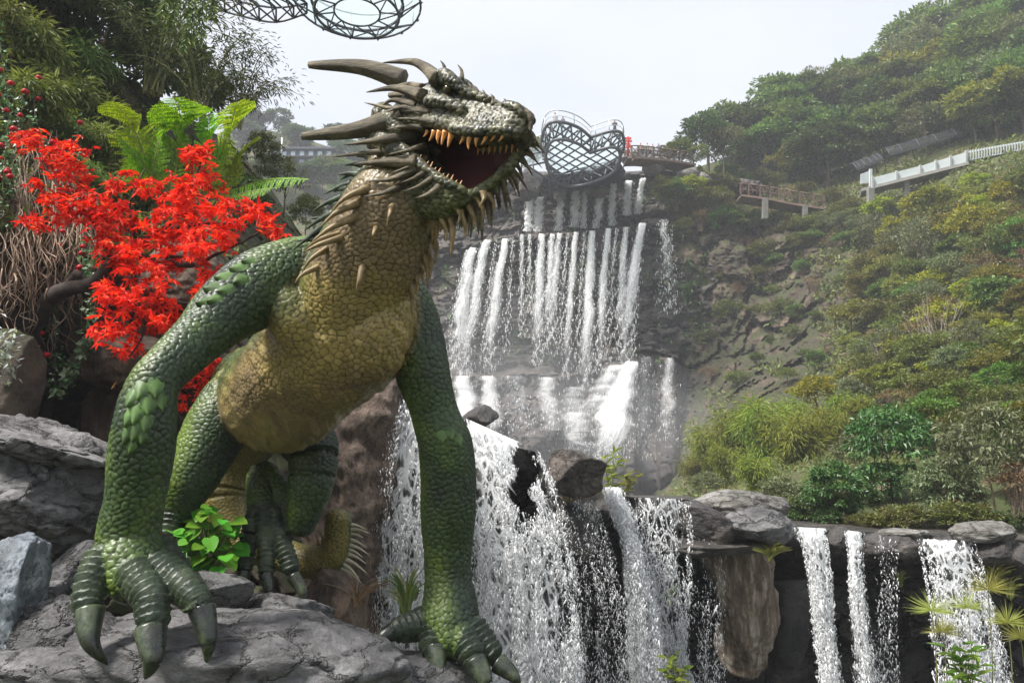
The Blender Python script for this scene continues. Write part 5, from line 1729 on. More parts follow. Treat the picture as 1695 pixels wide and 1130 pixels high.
P = at(px, py, d - g.uniform(0.0, 0.5, len(px)))
s = 0.13 * g.uniform(0.5, 1.5, len(px))
o = rdir(g, len(px))
V, Fs = leaves(P, o + np.array([0.1, -0.5, -0.2]), unit(np.array([0, -0.6, 1]) + 0.6 * rdir(g, len(px))), s, s * 0.36, 0.1, 0.15)
single('bank_undergrowth', V, Fs, L_MIX, 'small leaved undergrowth covering the face of the left bank', 'undergrowth', kind='stuff', smooth=False)

# ---- the red maple
mm, nt, nd, lk, bs = newmat('maple_leaves')
gg = nd.new('ShaderNodeNewGeometry')
cc = ramp(nt, gg.outputs['Random Per Island'], [(0.0, (0.34, 0.008, 0.005)), (0.35, (0.70, 0.018, 0.008)), (0.8, (0.86, 0.045, 0.014)), (1.0, (0.90, 0.14, 0.03))])
lk.new(cc, bs.inputs['Base Color'])
bs.inputs['Roughness'].default_value = 0.55
bs.inputs['Specular IOR Level'].default_value = 0.25
tr = nd.new('ShaderNodeBsdfTranslucent')
lk.new(cc, tr.inputs[0])
mx = nd.new('ShaderNodeMixShader')
mx.inputs[0].default_value = 0.45
lk.new(bs.outputs[0], mx.inputs[1]); lk.new(tr.outputs[0], mx.inputs[2]); lk.new(mx.outputs[0], nd['Material Output'].inputs[0])


def star_leaf(size=1.0, g=None):
    V, T = [], []
    for k, (a, L) in enumerate([(-105, 0.55), (-52, 0.85), (0, 1.0), (52, 0.85), (105, 0.55)]):
        a = R(a)
        d_, s_ = np.array([math.sin(a), math.cos(a), 0]), np.array([math.cos(a), -math.sin(a), 0])
        b = len(V)
        V += [np.array([0, 0, 0.0]), d_ * L * 0.45 + s_ * 0.15 + [0, 0, 0.06], d_ * L + [0, 0, -0.16], d_ * L * 0.45 - s_ * 0.15 + [0, 0, 0.06]]
        T += [[b, b + 1, b + 2], [b, b + 2, b + 3]]
    V += [np.array([0, 0, 0.0]), np.array([0.012, -0.5, -0.1]), np.array([-0.012, -0.5, -0.1])]
    T += [[len(V) - 3, len(V) - 2, len(V) - 1]]
    return np.array(V) * size, np.array(T)


SLV, SLT = star_leaf()
MAPLE = thing('maple_tree', 'red leaved maple with dark crooked branches, behind the statue\'s shoulder', 'tree', at(60, 560, 10.2))
lobes = [(70, 245, 46, 28, 9.9), (45, 228, 26, 16, 9.9), (110, 258, 40, 26, 9.8), (100, 300, 66, 40, 9.7), (125, 325, 52, 34, 9.6), (80, 355, 50, 26, 9.8), (150, 340, 42, 36, 9.5), (185, 360, 40, 30, 9.5), (215, 320, 34, 40, 9.4), (210, 390, 48, 50, 9.4), (334, 240, 34, 28, 9.6),
         (320, 275, 40, 36, 9.5), (352, 268, 26, 24, 9.5), (290, 320, 46, 36, 9.4), (345, 320, 55, 40, 9.2), (300, 360, 55, 36, 9.2), (375, 365, 62, 40, 9.1), (430, 375, 48, 30, 9.1), (462, 378, 26, 18, 9.1), (350, 400, 62, 32, 9.0), (245, 420, 58, 46, 9.2),
         (220, 470, 56, 40, 9.1), (260, 500, 46, 46, 9.0), (205, 515, 46, 40, 9.1), (275, 535, 34, 34, 9.0), (215, 575, 28, 24, 9.1), (195, 548, 34, 22, 9.1), (320, 430, 40, 36, 9.0), (342, 462, 30, 26, 8.95), (280, 400, 55, 30, 9.1), (330, 630, 34, 44, 9.3), (352, 600, 26, 30, 9.2), (310, 655, 22, 22, 9.3), (165, 395, 26, 24, 9.5)]
g = np.random.default_rng(21)
LP, LA, LN, LS = [], [], [], []
for (x, y, rx, ry, d) in lobes:
    x, rx, ry = x - 6, rx * 0.92, ry * 0.92
    n = int(rx * ry * math.pi / 76)
    # little sprays: leaves gather in rosettes
    nr_ = max(3, n // 7)
    ang, rad = g.uniform(0, 6.28, nr_), g.random(nr_) ** 0.5
    cx, cy = x + rx * rad * np.cos(ang), y + ry * rad * np.sin(ang)
    cd = d + g.normal(0, 0.22, nr_) + 0.25 * (rad - 0.6)
    C = at(cx, cy, cd)
    i = g.integers(0, nr_, n)
    LP.append(C[i] + g.normal(0, 0.055, (n, 3)))
    ax = rdir(g, n) + np.array([0.0, -0.5, -0.35])
    LA.append(unit(ax))
    LN.append(unit(np.array([0, -0.55, 0.9]) + 0.55 * rdir(g, n)))
    LS.append(0.122 * g.uniform(0.65, 1.25, n))
LP, LA, LN, LS = np.concatenate(LP), np.concatenate(LA), np.concatenate(LN), np.concatenate(LS)
SD = unit(np.cross(LA, LN)); UPN = np.cross(SD, LA)
order = np.argsort(pix(LP)[2] - LS * 6)
pick, rest = order[:280], order[280:]
V = LP[rest, None] + LS[rest, None, None] * (SLV[None, :, :1] * SD[rest, None] + SLV[None, :, 1:2] * LA[rest, None] + SLV[None, :, 2:] * UPN[rest, None])
T = (SLT[None] + (np.arange(len(rest)) * len(SLV))[:, None, None]).reshape(-1, 3)
part('crown', V.reshape(-1, 3), T, mm, MAPLE, smooth=False, kind='stuff')
_lm = [new_mesh('leaf', SLV * q, SLT, mm, smooth=False) for q in (0.95, 1.0, 1.05)]
for k, i in enumerate(pick):
    o = link('leaf', _lm[k % 3], MAPLE)
    M = Matrix(((SD[i, 0], LA[i, 0], UPN[i, 0]), (SD[i, 1], LA[i, 1], UPN[i, 1]), (SD[i, 2], LA[i, 2], UPN[i, 2])))
    o.location = Vector(LP[i] - org(MAPLE))
    o.rotation_euler = M.to_euler()
    o.scale = (float(LS[i]),) * 3
M_DARKBARK = plain_mat('maple_bark', (0.035, 0.026, 0.022), 0.9, noise=0.6, scale=9, bmp=0.5)


def branch(pts, r0, r1, parent=MAPLE, mat=None, name='branch', seg=8):
    P = np.array([at(*p) for p in pts])
    n = len(pts) * 6
    C = catmull(P, n)
    C = C + 0.012 * np.column_stack([fbm(C * 5 + q, 2) for q in (0, 30, 60)])
    V, Fs = tube(C, np.linspace(r0, r1, n), seg)
    return part(name, V, Fs, mat or M_DARKBARK, parent)


branch([(40, 560, 10.3), (80, 500, 10.1), (112, 478, 9.9), (150, 470, 9.7), (180, 442, 9.6), (200, 420, 9.5)], 0.13, 0.05, name='trunk')
for pts, r0, r1 in [([(112, 478, 9.9), (125, 462, 9.85), (128, 452, 9.8)], 0.09, 0.06), ([(185, 436, 9.6), (225, 400, 9.4), (270, 380, 9.3), (310, 330, 9.4), (335, 260, 9.6)], 0.045, 0.012), ([(185, 440, 9.6), (170, 390, 9.6), (130, 340, 9.7), (90, 300, 9.8), (60, 245, 9.9)], 0.04, 0.012),
                    ([(200, 420, 9.5), (260, 430, 9.3), (320, 440, 9.2), (360, 420, 9.1), (430, 385, 9.1)], 0.04, 0.012), ([(260, 430, 9.3), (300, 425, 9.2), (345, 455, 9.0)], 0.025, 0.01), ([(200, 420, 9.5), (220, 480, 9.2), (240, 540, 9.1), (215, 590, 9.1)], 0.03, 0.008),
                    ([(255, 490, 9.2), (300, 500, 9.1), (330, 505, 9.0)], 0.02, 0.008), ([(270, 380, 9.3), (340, 370, 9.2), (400, 370, 9.1)], 0.025, 0.008), ([(225, 400, 9.4), (215, 340, 9.4), (240, 280, 9.5)], 0.025, 0.008)]:
    branch(pts, r0, r1)

# ---- tree fern behind the maple: fronds with feathered leaflets
L_FERN = leaf_mat('fern_leaves', (0.09, 0.24, 0.014), (0.17, 0.38, 0.02), (0.30, 0.50, 0.04), trans=0.4, hue=0.01)
L_FERNY = leaf_mat('fern_leaves_yellow', (0.14, 0.26, 0.014), (0.25, 0.38, 0.02), (0.40, 0.48, 0.04), trans=0.4, hue=0.01)
FERN = thing('tree_fern', 'tree fern with bright yellow-green feathered fronds rising behind the red maple', 'fern', at(330, 330, 11.6))


def frond(b, m, t, width, mat, npin=20):
    C = catmull([at(*b), at(*m), at(*t)], 40)
    V0, F0 = tube(C, np.linspace(0.012, 0.003, 40), 5)
    T, S, U = frames(C, (0, -0.7, 0.7))
    P, A, N, Ls, Ws = [], [], [], [], []
    for k in range(npin):
        i = int(5 + 34 * k / npin)
        w = width * math.sin(math.pi * (0.12 + 0.86 * k / npin)) ** 0.7
        for s in (-1, 1):
            d0 = unit(S[i] * s + T[i] * 0.55 - np.array([0, 0, 0.15]))
            for q in range(13):
                x = (q + 0.5) / 13
                c = C[i] + d0 * w * x - np.array([0, 0, 0.12]) * w * x * x
                for s2 in (-1, 1):
                    P.append(c); A.append(T[i] * s2 + d0 * 0.55); N.append(U[i] + 0.15 * rng.normal(size=3)); Ls.append(w * 0.19 * (1.1 - 0.75 * x)); Ws.append(w * 0.085)
    lv = leaves(np.array(P), np.array(A), np.array(N), np.array(Ls), np.array(Ws), 0.1, 0.15)
    fr = part('frond', *lv, mat, FERN, smooth=False)
    part('midrib', V0, F0, M_CULM, fr)


for (b, m, t, w, mt) in [((285, 330, 11.6), (300, 210, 11.3), (288, 160, 10.6), 0.50, L_FERN), ((260, 330, 11.7), (225, 220, 11.5), (188, 168, 11.0), 0.42, L_FERNY), ((330, 340, 11.6), (375, 230, 11.4), (392, 168, 11.0), 0.50, L_FERNY), ((250, 300, 11.6), (270, 220, 11.5), (320, 185, 11.0), 0.42, L_FERN),
                         ((350, 330, 11.5), (430, 300, 11.2), (508, 298, 10.8), 0.30, L_FERN), ((350, 340, 11.5), (385, 270, 11.5), (420, 230, 11.3), 0.42, L_FERNY), ((260, 330, 11.7), (235, 270, 11.5), (195, 225, 11.2), 0.40, L_FERN), ((330, 340, 11.4), (400, 320, 11.0), (450, 312, 10.8), 0.28, L_FERN),
                         ((320, 330, 11.5), (345, 250, 11.5), (345, 190, 11.2), 0.40, L_FERN)]:
    frond(b, m, t, w, mt)
branch([(330, 480, 11.9), (328, 400, 11.8), (320, 335, 11.6)], 0.10, 0.08, FERN, M_BARK, 'trunk')
# hanging spray at the top of the frame
HANG = thing('hanging_spray', 'dark green feathery branch hanging into the top of the picture', 'branch', at(300, -60, 8.5))
g = np.random.default_rng(25)
P, A = [], []
for (x0, x1, y1) in [(300, 284, 38), (312, 306, 80), (328, 334, 58), (290, 268, 20), (345, 352, 30), (318, 316, 66)]:
    C = catmull([at(x0, -70, 8.5), at((x0 + x1) / 2 + 3, (y1 - 70) / 2, 8.4), at(x1, y1, 8.4)], 30)
    part('twig', *tube(C, np.linspace(0.008, 0.003, 30), 4), M_BARK, HANG)
    for k in range(8, 30):
        for s in (-1, 1):
            for q in range(2):
                P.append(C[k] + g.normal(0, 0.008, 3)); A.append(np.array([s * 1.0, g.normal() * 0.4, -1.3 + g.normal() * 0.3]))
part('leaves', *leaves(np.array(P), np.array(A), np.array([0, -1, 0.3]) + 0.4 * rdir(g, len(P)), 0.10 * g.uniform(0.6, 1.2, len(P)), 0.026, 0.1, 0.1), L_MID, HANG, smooth=False)

# ---- hanging roots, rose garlands and ivy on the bank
M_ROOT = plain_mat('dry_roots', (0.30, 0.22, 0.16), 0.9, noise=0.5, scale=5)
g = np.random.default_rng(31)
ps = []
for k in range(190):
    x0, y0 = g.uniform(20, 165), g.uniform(215, 330)
    if k > 120:
        x0, y0 = g.uniform(-20, 130), g.uniform(250, 480)
    L = g.uniform(120, 330) if k < 120 else g.uniform(80, 200)
    d0 = bank_on(x0, y0) - 0.25
    pts = []
    x, amp, ph = x0, g.uniform(4, 26), g.uniform(0, 6)
    for t in np.linspace(0, 1, 7):
        pts.append(at(x + amp * math.sin(ph + t * g.uniform(2, 7)) + g.normal() * 4, y0 + L * t * (1 - 0.15 * t), min(d0, bank_on(x, y0 + L * t) - 0.15) - g.uniform(0, 0.3)))
    ps.append(tube(catmull(pts, 22), np.linspace(0.008, 0.0035, 22) * g.uniform(0.6, 1.5), 4))
V, Fs = cat_join(ps)
single('hanging_roots', V, Fs, M_ROOT, 'tangle of dry brown roots and vines hanging down the left bank', 'roots', kind='stuff')

M_ROSE = plain_mat('rose_petals', (0.42, 0.008, 0.018), 0.5, noise=0.4, scale=20)
L_IVY = leaf_mat('garland_leaves', (0.026, 0.078, 0.023), (0.058, 0.156, 0.046), (0.156, 0.247, 0.117), trans=0.2, rough=0.4)
L_IVYP = leaf_mat('ivy_leaves', (0.039, 0.091, 0.033), (0.091, 0.169, 0.065), (0.312, 0.390, 0.260), trans=0.2, rough=0.4)


def rose_mesh():
    V, T = ico(2)
    g = np.random.default_rng(3)
    k = 1 + 0.22 * np.sin(6 * np.arctan2(V[:, 1], V[:, 0]) + 5 * V[:, 2]) * (1 - V[:, 2] ** 2)
    return new_mesh('rose', V * k[:, None] * np.array([1, 1, 0.85]), T, M_ROSE)


ROSE = rose_mesh()


def garland(label, pts, roses, dense, lmat, leaf=0.075, group=None, seed=0):
    g = np.random.default_rng(seed)
    C = catmull([at(*p) for p in pts], 50)
    t = thing('garland', label, 'garland', C[0], group)
    part('stem', *tube(C, np.full(50, 0.006), 4), M_BARK, t)
    n = dense
    i = g.integers(0, 50, n)
    P = C[i] + g.normal(0, 0.045, (n, 3))
    s = leaf * g.uniform(0.6, 1.25, n)
    part('leaves', *leaves(P, rdir(g, n) + np.array([0, -0.4, -0.3]), np.array([0, -1, 0.5]) + 0.6 * rdir(g, n), s, s * 0.75, 0.1, 0.15), lmat, t, smooth=False)
    for k in range(roses):
        o = link('rose', ROSE, t)
        p = C[int((k + 0.5) / roses * 49)] + g.normal(0, 0.07, 3) + np.array([0, -0.06, 0])
        o.location = Vector(p - org(t))
        o.scale = (float(g.uniform(0.036, 0.05)),) * 3


for k, (pts, nr_, dn, lb) in enumerate([
        ([(-5, 40, 11.6), (8, 130, 11.2), (14, 200, 10.9), (5, 300, 10.4), (8, 380, 10.2)], 12, 260, 'rose garland hanging down the left edge of the picture'),
        ([(38, 150, 11.8), (30, 220, 11.3), (22, 270, 10.9), (18, 320, 10.5)], 6, 130, 'short rose garland just inside the left edge one'),
        ([(60, 130, 12.4), (58, 190, 12.0), (82, 260, 11.5), (76, 230, 11.5)], 7, 90, 'rose garland above the left part of the maple'),
        ([(130, 200, 12.6), (128, 260, 12.0), (138, 310, 11.5), (140, 370, 11.0)], 6, 120, 'rose garland hanging between the two halves of the maple'),
        ([(104, 392, 10.7), (106, 430, 10.6), (100, 480, 10.6), (92, 530, 10.5), (90, 600, 10.4)], 9, 150, 'rose garland hanging among the dry roots below the maple'),
        ([(146, 395, 10.7), (140, 430, 10.5), (150, 470, 10.5)], 3, 70, 'small rose garland left of the maple trunk')]):
    garland(lb, pts, nr_, dn, L_IVY, seed=40 + k)
garland('trailing green and white ivy garland hanging in front of the dark cave', [(156, 420, 10.4), (152, 500, 10.3), (146, 560, 10.3), (120, 610, 10.2), (90, 648, 10.1)], 0, 260, L_IVYP, 0.08, seed=55)
garland('short ivy garland at the left edge of the cave', [(95, 470, 10.6), (86, 540, 10.4), (92, 600, 10.3), (84, 640, 10.2)], 0, 60, L_IVYP, 0.06, seed=56)
g = np.random.default_rng(58)
n = 150
P = at(g.uniform(-12, 24, n), g.normal(585, 22, n), 8.3 + 0 * g.random(n)) + g.normal(0, 0.05, (n, 3))
s = 0.085 * g.uniform(0.6, 1.2, n)
T = thing('silver_plant', 'silver leaved plant at the left edge above the grey boulders', 'plant', at(5, 625, 8.3))
part('leaves', *leaves(P, rdir(g, n) + [0.3, -0.4, 0], np.array([0, -0.6, 1]) + 0.5 * rdir(g, n), s, s * 0.4, 0.1, 0.1), leaf_mat('silver_leaves', (0.16, 0.19, 0.17), (0.30, 0.34, 0.31), (0.42, 0.46, 0.43)), T, smooth=False, kind='stuff')
for (x, y) in [(60, 578), (45, 665), (187, 640)]:
    o = link('fallen_leaf', new_mesh('fallen_leaf', SLV, SLT, L_DRY, smooth=False), None, label={60: 'dry orange leaf caught in the roots', 45: 'dry orange leaf at the foot of the roots', 187: 'pale leaf in the cave mouth beside the statue\'s elbow'}[x], category='leaf')
    o.location = Vector(at(x, y, 9.3)); o.scale = (0.09,) * 3; o.rotation_euler = (1.1, 0.3, x)


# ---- plants near the statue
def heart_plant(label, px, py, d, wpx, hpx, n, mat, seed, leaf):
    g = np.random.default_rng(seed)
    base = at(px, py, d)
    t = thing('leafy_plant', label, 'plant', base)
    hl = [(0, 0), (0.28, -0.08), (0.46, 0.14), (0.42, 0.45), (0.22, 0.78), (0, 1.0), (-0.22, 0.78), (-0.42, 0.45), (-0.46, 0.14), (-0.28, -0.08)]
    LV = np.array([(x, y, 0.10 * abs(x) - 0.12 * y * y) for x, y in hl])
    LT = np.array([[0, k, k + 1] for k in range(1, 9)])
    me = [new_mesh('leaf', LV, LT, mat, smooth=True)]
    ps = []
    for k in range(n):
        q = g.random() ** 0.5
        a = g.uniform(0, 6.28)
        P = at(px + wpx / 2 * q * math.cos(a), py - hpx * 0.5 - hpx * 0.45 * q * math.sin(a), d + g.normal(0, 0.14) - 0.1)
        o = link('leaf', me[0], t)
        o.location = Vector(P - base)
        ax = unit(np.array([math.cos(a) * 0.8 + g.normal() * 0.5, -0.6 + g.normal() * 0.3, -0.35 + g.normal() * 0.35]))
        nr = unit(np.array([g.normal() * 0.3, -0.55, 0.85]))
        sd = unit(np.cross(ax, nr)); u = np.cross(sd, ax)
        o.rotation_euler = Matrix(((sd[0], ax[0], u[0]), (sd[1], ax[1], u[1]), (sd[2], ax[2], u[2]))).to_euler()
        o.scale = (leaf * g.uniform(0.6, 1.3),) * 3
        ps.append(tube(catmull([base + g.normal(0, 0.03, 3), (base + P) / 2 + g.normal(0, 0.03, 3), P], 7), np.full(7, 0.004), 4))
    part('stems', *cat_join(ps), M_CULM, t)


L_HEART = leaf_mat('heart_leaves', (0.060, 0.180, 0.018), (0.108, 0.300, 0.030), (0.192, 0.408, 0.060), trans=0.35, rough=0.35, var=0.4)
heart_plant('bright green plant with heart-shaped leaves between the statue\'s front and hind legs', 345, 950, 7.9, 105, 120, 95, L_HEART, 61, 0.155)


def grass(label, px, py, d, n, hpx, spread, mat, seed, name='grass_clump', lean=0.0, w=0.012):
    g = np.random.default_rng(seed)
    base = at(px, py, d)
    s = d / F
    ps = []
    for k in range(n):
        a = g.uniform(0, 6.28)
        h = hpx * s * g.uniform(0.5, 1.1)
        tip = np.array([math.cos(a) * spread * s * g.uniform(0.3, 1) + lean * h, math.sin(a) * spread * s * 0.5, h])
        C = catmull([base + g.normal(0, 0.02, 3), base + tip * np.array([0.35, 0.35, 0.7]), base + tip * np.array([1, 1, 0.85 + 0.2 * g.random()])], 8)
        T, S, U = frames(C, (0, -1, 0.2))
        ww = np.array([0.6, 0.9, 1, 1, 0.85, 0.6, 0.35, 0.02])[:, None] * w * g.uniform(0.6, 1.2)
        V, Q = gridmesh(np.stack([C - S * ww, C + U * ww * 0.3, C + S * ww], 1))
        ps.append((V, [Q]))
    return single(name, *cat_join(ps), mat, label, 'grass', base=base, smooth=True)


L_BLADE = leaf_mat('grass_blades', (0.060, 0.100, 0.020), (0.120, 0.180, 0.035), (0.260, 0.270, 0.100), trans=0.3)
L_STRAW = leaf_mat('dry_grass', (0.140, 0.100, 0.050), (0.260, 0.190, 0.090), (0.360, 0.290, 0.160), trans=0.2)
grass('green grass clump beside the statue\'s rear claw on the right', 672, 1030, 7.6, 46, 90, 46, L_BLADE, 71)
grass('dry straw coloured grass sticking out below the tail', 590, 1000, 8.2, 30, 46, 80, L_STRAW, 72, lean=0.3, w=0.006)
grass('small green tuft on the dark rock between two near falls', 978, 910, 12.9, 22, 34, 26, L_BLADE, 73, w=0.014)
grass('dry brown tuft hanging at the top of the second near fall', 942, 850, 12.5, 22, 34, 24, L_STRAW, 74, w=0.012)
grass('small tuft on the wall left of the wide scalloped fall', 1490, 970, 13.6, 18, 30, 24, L_BLADE, 75, w=0.012)
grass('fern tuft on the wall below the pile of boulders', 1275, 925, 12.9, 30, 26, 46, L_OLIVE, 76, w=0.024)
grass('yellow-green tuft on the wall at the right edge of the wide fall', 1648, 972, 12.6, 30, 46, 50, L_OLIVE, 77, w=0.018)
grass('trailing grass at the right edge of the wall', 1672, 990, 12.5, 26, 40, 36, L_BLADE, 78, w=0.014)
grass('thin tuft on the dark rock under the veil fall', 1108, 1000, 13.6, 18, 36, 30, L_BLADE, 79, w=0.012)


def blade_plant(label, px, py, d, n, hpx, seed, mat, leafw=0.035, name='leafy_plant'):
    """upright stems with long pointed leaves"""
    g = np.random.default_rng(seed)
    base = at(px, py, d)
    s = d / F
    t = thing(name, label, 'plant', base)
    st, P, A, L = [], [], [], []
    for k in range(n):
        tip = base + np.array([g.normal() * 14 * s, g.normal() * 0.05, hpx * s * g.uniform(0.6, 1.0)])
        C = catmull([base + g.normal(0, 0.04, 3) * [1, 1, 0], (base + tip) / 2 + g.normal(0, 0.02, 3), tip], 10)
        st.append(tube(C, np.linspace(0.008, 0.003, 10), 5))
        for q in range(9):
            i = min(9, 2 + q)
            a = g.uniform(0, 6.28)
            P.append(C[i]); A.append(np.array([math.cos(a), math.sin(a) * 0.8, 0.45 + 0.3 * g.normal()])); L.append(hpx * s * g.uniform(0.22, 0.42))
    part('stems', *cat_join(st), M_CULM, t)
    part('leaves', *leaves(np.array(P), np.array(A), np.array([0, -0.5, 1]) + 0.4 * rdir(g, len(P)), np.array(L), leafw, 0.1, 0.25), mat, t, smooth=False)
    return t


L_REED = leaf_mat('reed_leaves', (0.080, 0.150, 0.020), (0.150, 0.250, 0.030), (0.280, 0.340, 0.060), trans=0.4)
blade_plant('young bamboo with pointed leaves on the wall beside the brown angular boulder', 1010, 820, 13.0, 5, 70, 81, L_BAM, 0.05)
blade_plant('small pointed leaved plant between the brown boulder and the veil fall', 1038, 822, 13.4, 4, 50, 82, L_BAM, 0.05)
blade_plant('green plant with broad pointed leaves at the bottom edge below the veil fall', 1130, 1150, 10.5, 4, 66, 83, L_REED, 0.075)
blade_plant('green reeds at the bottom right corner in front of the wide fall', 1600, 1160, 9.5, 9, 92, 84, L_REED, 0.06)
# papyrus heads in the lower right corner
for k, (x, y, h, r_) in enumerate([(1543, 1010, 150, 40), (1635, 975, 185, 44), (1602, 1005, 150, 36), (1668, 1030, 130, 40), (1560, 1045, 110, 34), (1690, 1055, 110, 36)]):
    d = 9.3 + 0.25 * (k % 3)
    s = d / F
    hd = at(x, y, d)
    base = at(x + 8, y + h + 10, d)
    t = thing('papyrus', ['papyrus stem with a round green tuft, leftmost of the lower right corner', 'tallest papyrus stem of the lower right corner', 'papyrus stem between the leftmost and the tallest', 'papyrus stem right of the tallest', 'low papyrus stem at the foot of the leftmost', 'papyrus stem at the right edge'][k], 'plant', base, 'papyrus in the lower right corner')
    part('stem', *tube(catmull([base, (base + hd) / 2 + [0.02, 0, 0], hd], 10), np.linspace(0.008, 0.004, 10), 5), M_CULM, t)
    n = 200
    dr = rdir(g, n)
    dr[:, 2] = np.abs(dr[:, 2]) * 0.9 - 0.2
    part('tuft', *leaves(np.repeat(hd[None], n, 0), dr, rdir(g, n), r_ * s * g.uniform(0.5, 1.25, n), 0.006, 0, 0.0), leaf_mat('papyrus_rays', (0.22, 0.24, 0.05), (0.34, 0.35, 0.09), (0.46, 0.44, 0.18), trans=0.4) if k == 0 else bpy.data.materials['papyrus_rays'], t, smooth=False)
# ------------------------------------------------------------------ falling water
def water_mat(name, su, sv, net=0.0, soft=0.25, white=0.95, thr=0.5):
    """white broken water: strands and foam nets with real gaps between them"""
    m, nt, nd, lk, bs = newmat(name)
    bs.inputs['Base Color'].default_value = (white, white * 1.01, white * 1.02, 1)
    bs.inputs['Roughness'].default_value = 0.35
    bs.inputs['Specular IOR Level'].default_value = 0.5
    tr = nd.new('ShaderNodeBsdfTranslucent')
    tr.inputs[0].default_value = (0.95, 0.96, 0.97, 1)
    mx = nd.new('ShaderNodeMixShader')
    mx.inputs[0].default_value = 0.4
    lk.new(bs.outputs[0], mx.inputs[1]); lk.new(tr.outputs[0], mx.inputs[2])
    s1 = tex(nt, 'Noise', 1.0, 4, 0.6, (su, sv * 0.10, 1), 'UV')
    s2 = tex(nt, 'Noise', 1.0, 6, 0.65, (su * 1.9, sv * 0.8, 1), 'UV', dist=0.6)
    s3 = tex(nt, 'Noise', 1.0, 5, 0.7, (su * 5.5, sv * 3.0, 1), 'UV', dist=0.8)
    k = math_n(nt, 'ADD', math_n(nt, 'MULTIPLY', s1.outputs[0], 0.42), math_n(nt, 'MULTIPLY', s2.outputs[0], 0.33))
    k = math_n(nt, 'ADD', k, math_n(nt, 'MULTIPLY', s3.outputs[0], 0.25))
    if net:
        tc = nd.new('ShaderNodeTexCoord')
        mp = nd.new('ShaderNodeMapping')
        mp.inputs['Scale'].default_value = (su * 0.9, sv * 0.62, 1)
        lk.new(tc.outputs['UV'], mp.inputs[0])
        ad = nd.new('ShaderNodeMix'); ad.data_type = 'VECTOR'
        ad.inputs[0].default_value = 0.32
        lk.new(mp.outputs[0], ad.inputs[4]); lk.new(s2.outputs[1], ad.inputs[5])
        vo = nd.new('ShaderNodeTexVoronoi')
        vo.feature = 'DISTANCE_TO_EDGE'
        vo.inputs['Scale'].default_value = 1.6
        lk.new(ad.outputs[1], vo.inputs['Vector'])
        e = ramp(nt, vo.outputs['Distance'], [(0.0, (1, 1, 1)), (0.16, (0, 0, 0))])
        k = math_n(nt, 'ADD', math_n(nt, 'MULTIPLY', k, 1 - net * 0.25), math_n(nt, 'MULTIPLY', e, net * 0.30))
    vc = nd.new('ShaderNodeVertexColor'); vc.layer_name = 'paint'
    sp = nd.new('ShaderNodeSeparateColor'); lk.new(vc.outputs[0], sp.inputs[0])
    k = math_n(nt, 'ADD', k, math_n(nt, 'MULTIPLY_ADD', sp.outputs[0], 0.5, -0.5))
    a = nd.new('ShaderNodeMapRange')
    a.interpolation_type = 'SMOOTHSTEP'
    a.inputs['From Min'].default_value = thr - soft * 0.5
    a.inputs['From Max'].default_value = thr + soft * 0.5
    a.inputs['To Max'].default_value = 0.96
    lk.new(k, a.inputs['Value'])
    tp = nd.new('ShaderNodeBsdfTransparent')
    m2 = nd.new('ShaderNodeMixShader')
    lk.new(a.outputs[0], m2.inputs[0]); lk.new(tp.outputs[0], m2.inputs[1]); lk.new(mx.outputs[0], m2.inputs[2])
    lk.new(m2.outputs[0], nd['Material Output'].inputs[0])
    return m


W_NEAR = water_mat('white_water', 8.0, 6.0, 0.9, 0.18, thr=0.43)
W_SOFT = water_mat('soft_white_water', 9.0, 2.4, 0.0, 0.5, thr=0.55)
W_NET = water_mat('white_water_net', 5.0, 5.5, 1.5, 0.14, thr=0.52)
W_FAR = water_mat('far_water', 4.2, 2.6, 0.0, 0.34, thr=0.47)
W_VEIL = water_mat('far_veil', 0.8, 0.5, 0.0, 0.55, thr=0.52)
M_DROP, nt, nd, lk, bs = newmat('water_drops')
bs.inputs['Base Color'].default_value = (0.95, 0.96, 0.97, 1)
bs.inputs['Roughness'].default_value = 0.2
tr = nd.new('ShaderNodeBsdfTranslucent'); tr.inputs[0].default_value = (0.96, 0.97, 0.98, 1)
mx = nd.new('ShaderNodeMixShader'); mx.inputs[0].default_value = 0.5
lk.new(bs.outputs[0], mx.inputs[1]); lk.new(tr.outputs[0], mx.inputs[2]); lk.new(mx.outputs[0], nd['Material Output'].inputs[0])
OCT = np.array([[1, 0, -0.5], [-0.5, 0.87, -0.5], [-0.5, -0.87, -0.5], [0, 0, 1.0]])
OCTF = np.array([[0, 1, 3], [1, 2, 3], [2, 0, 3], [1, 0, 2]])


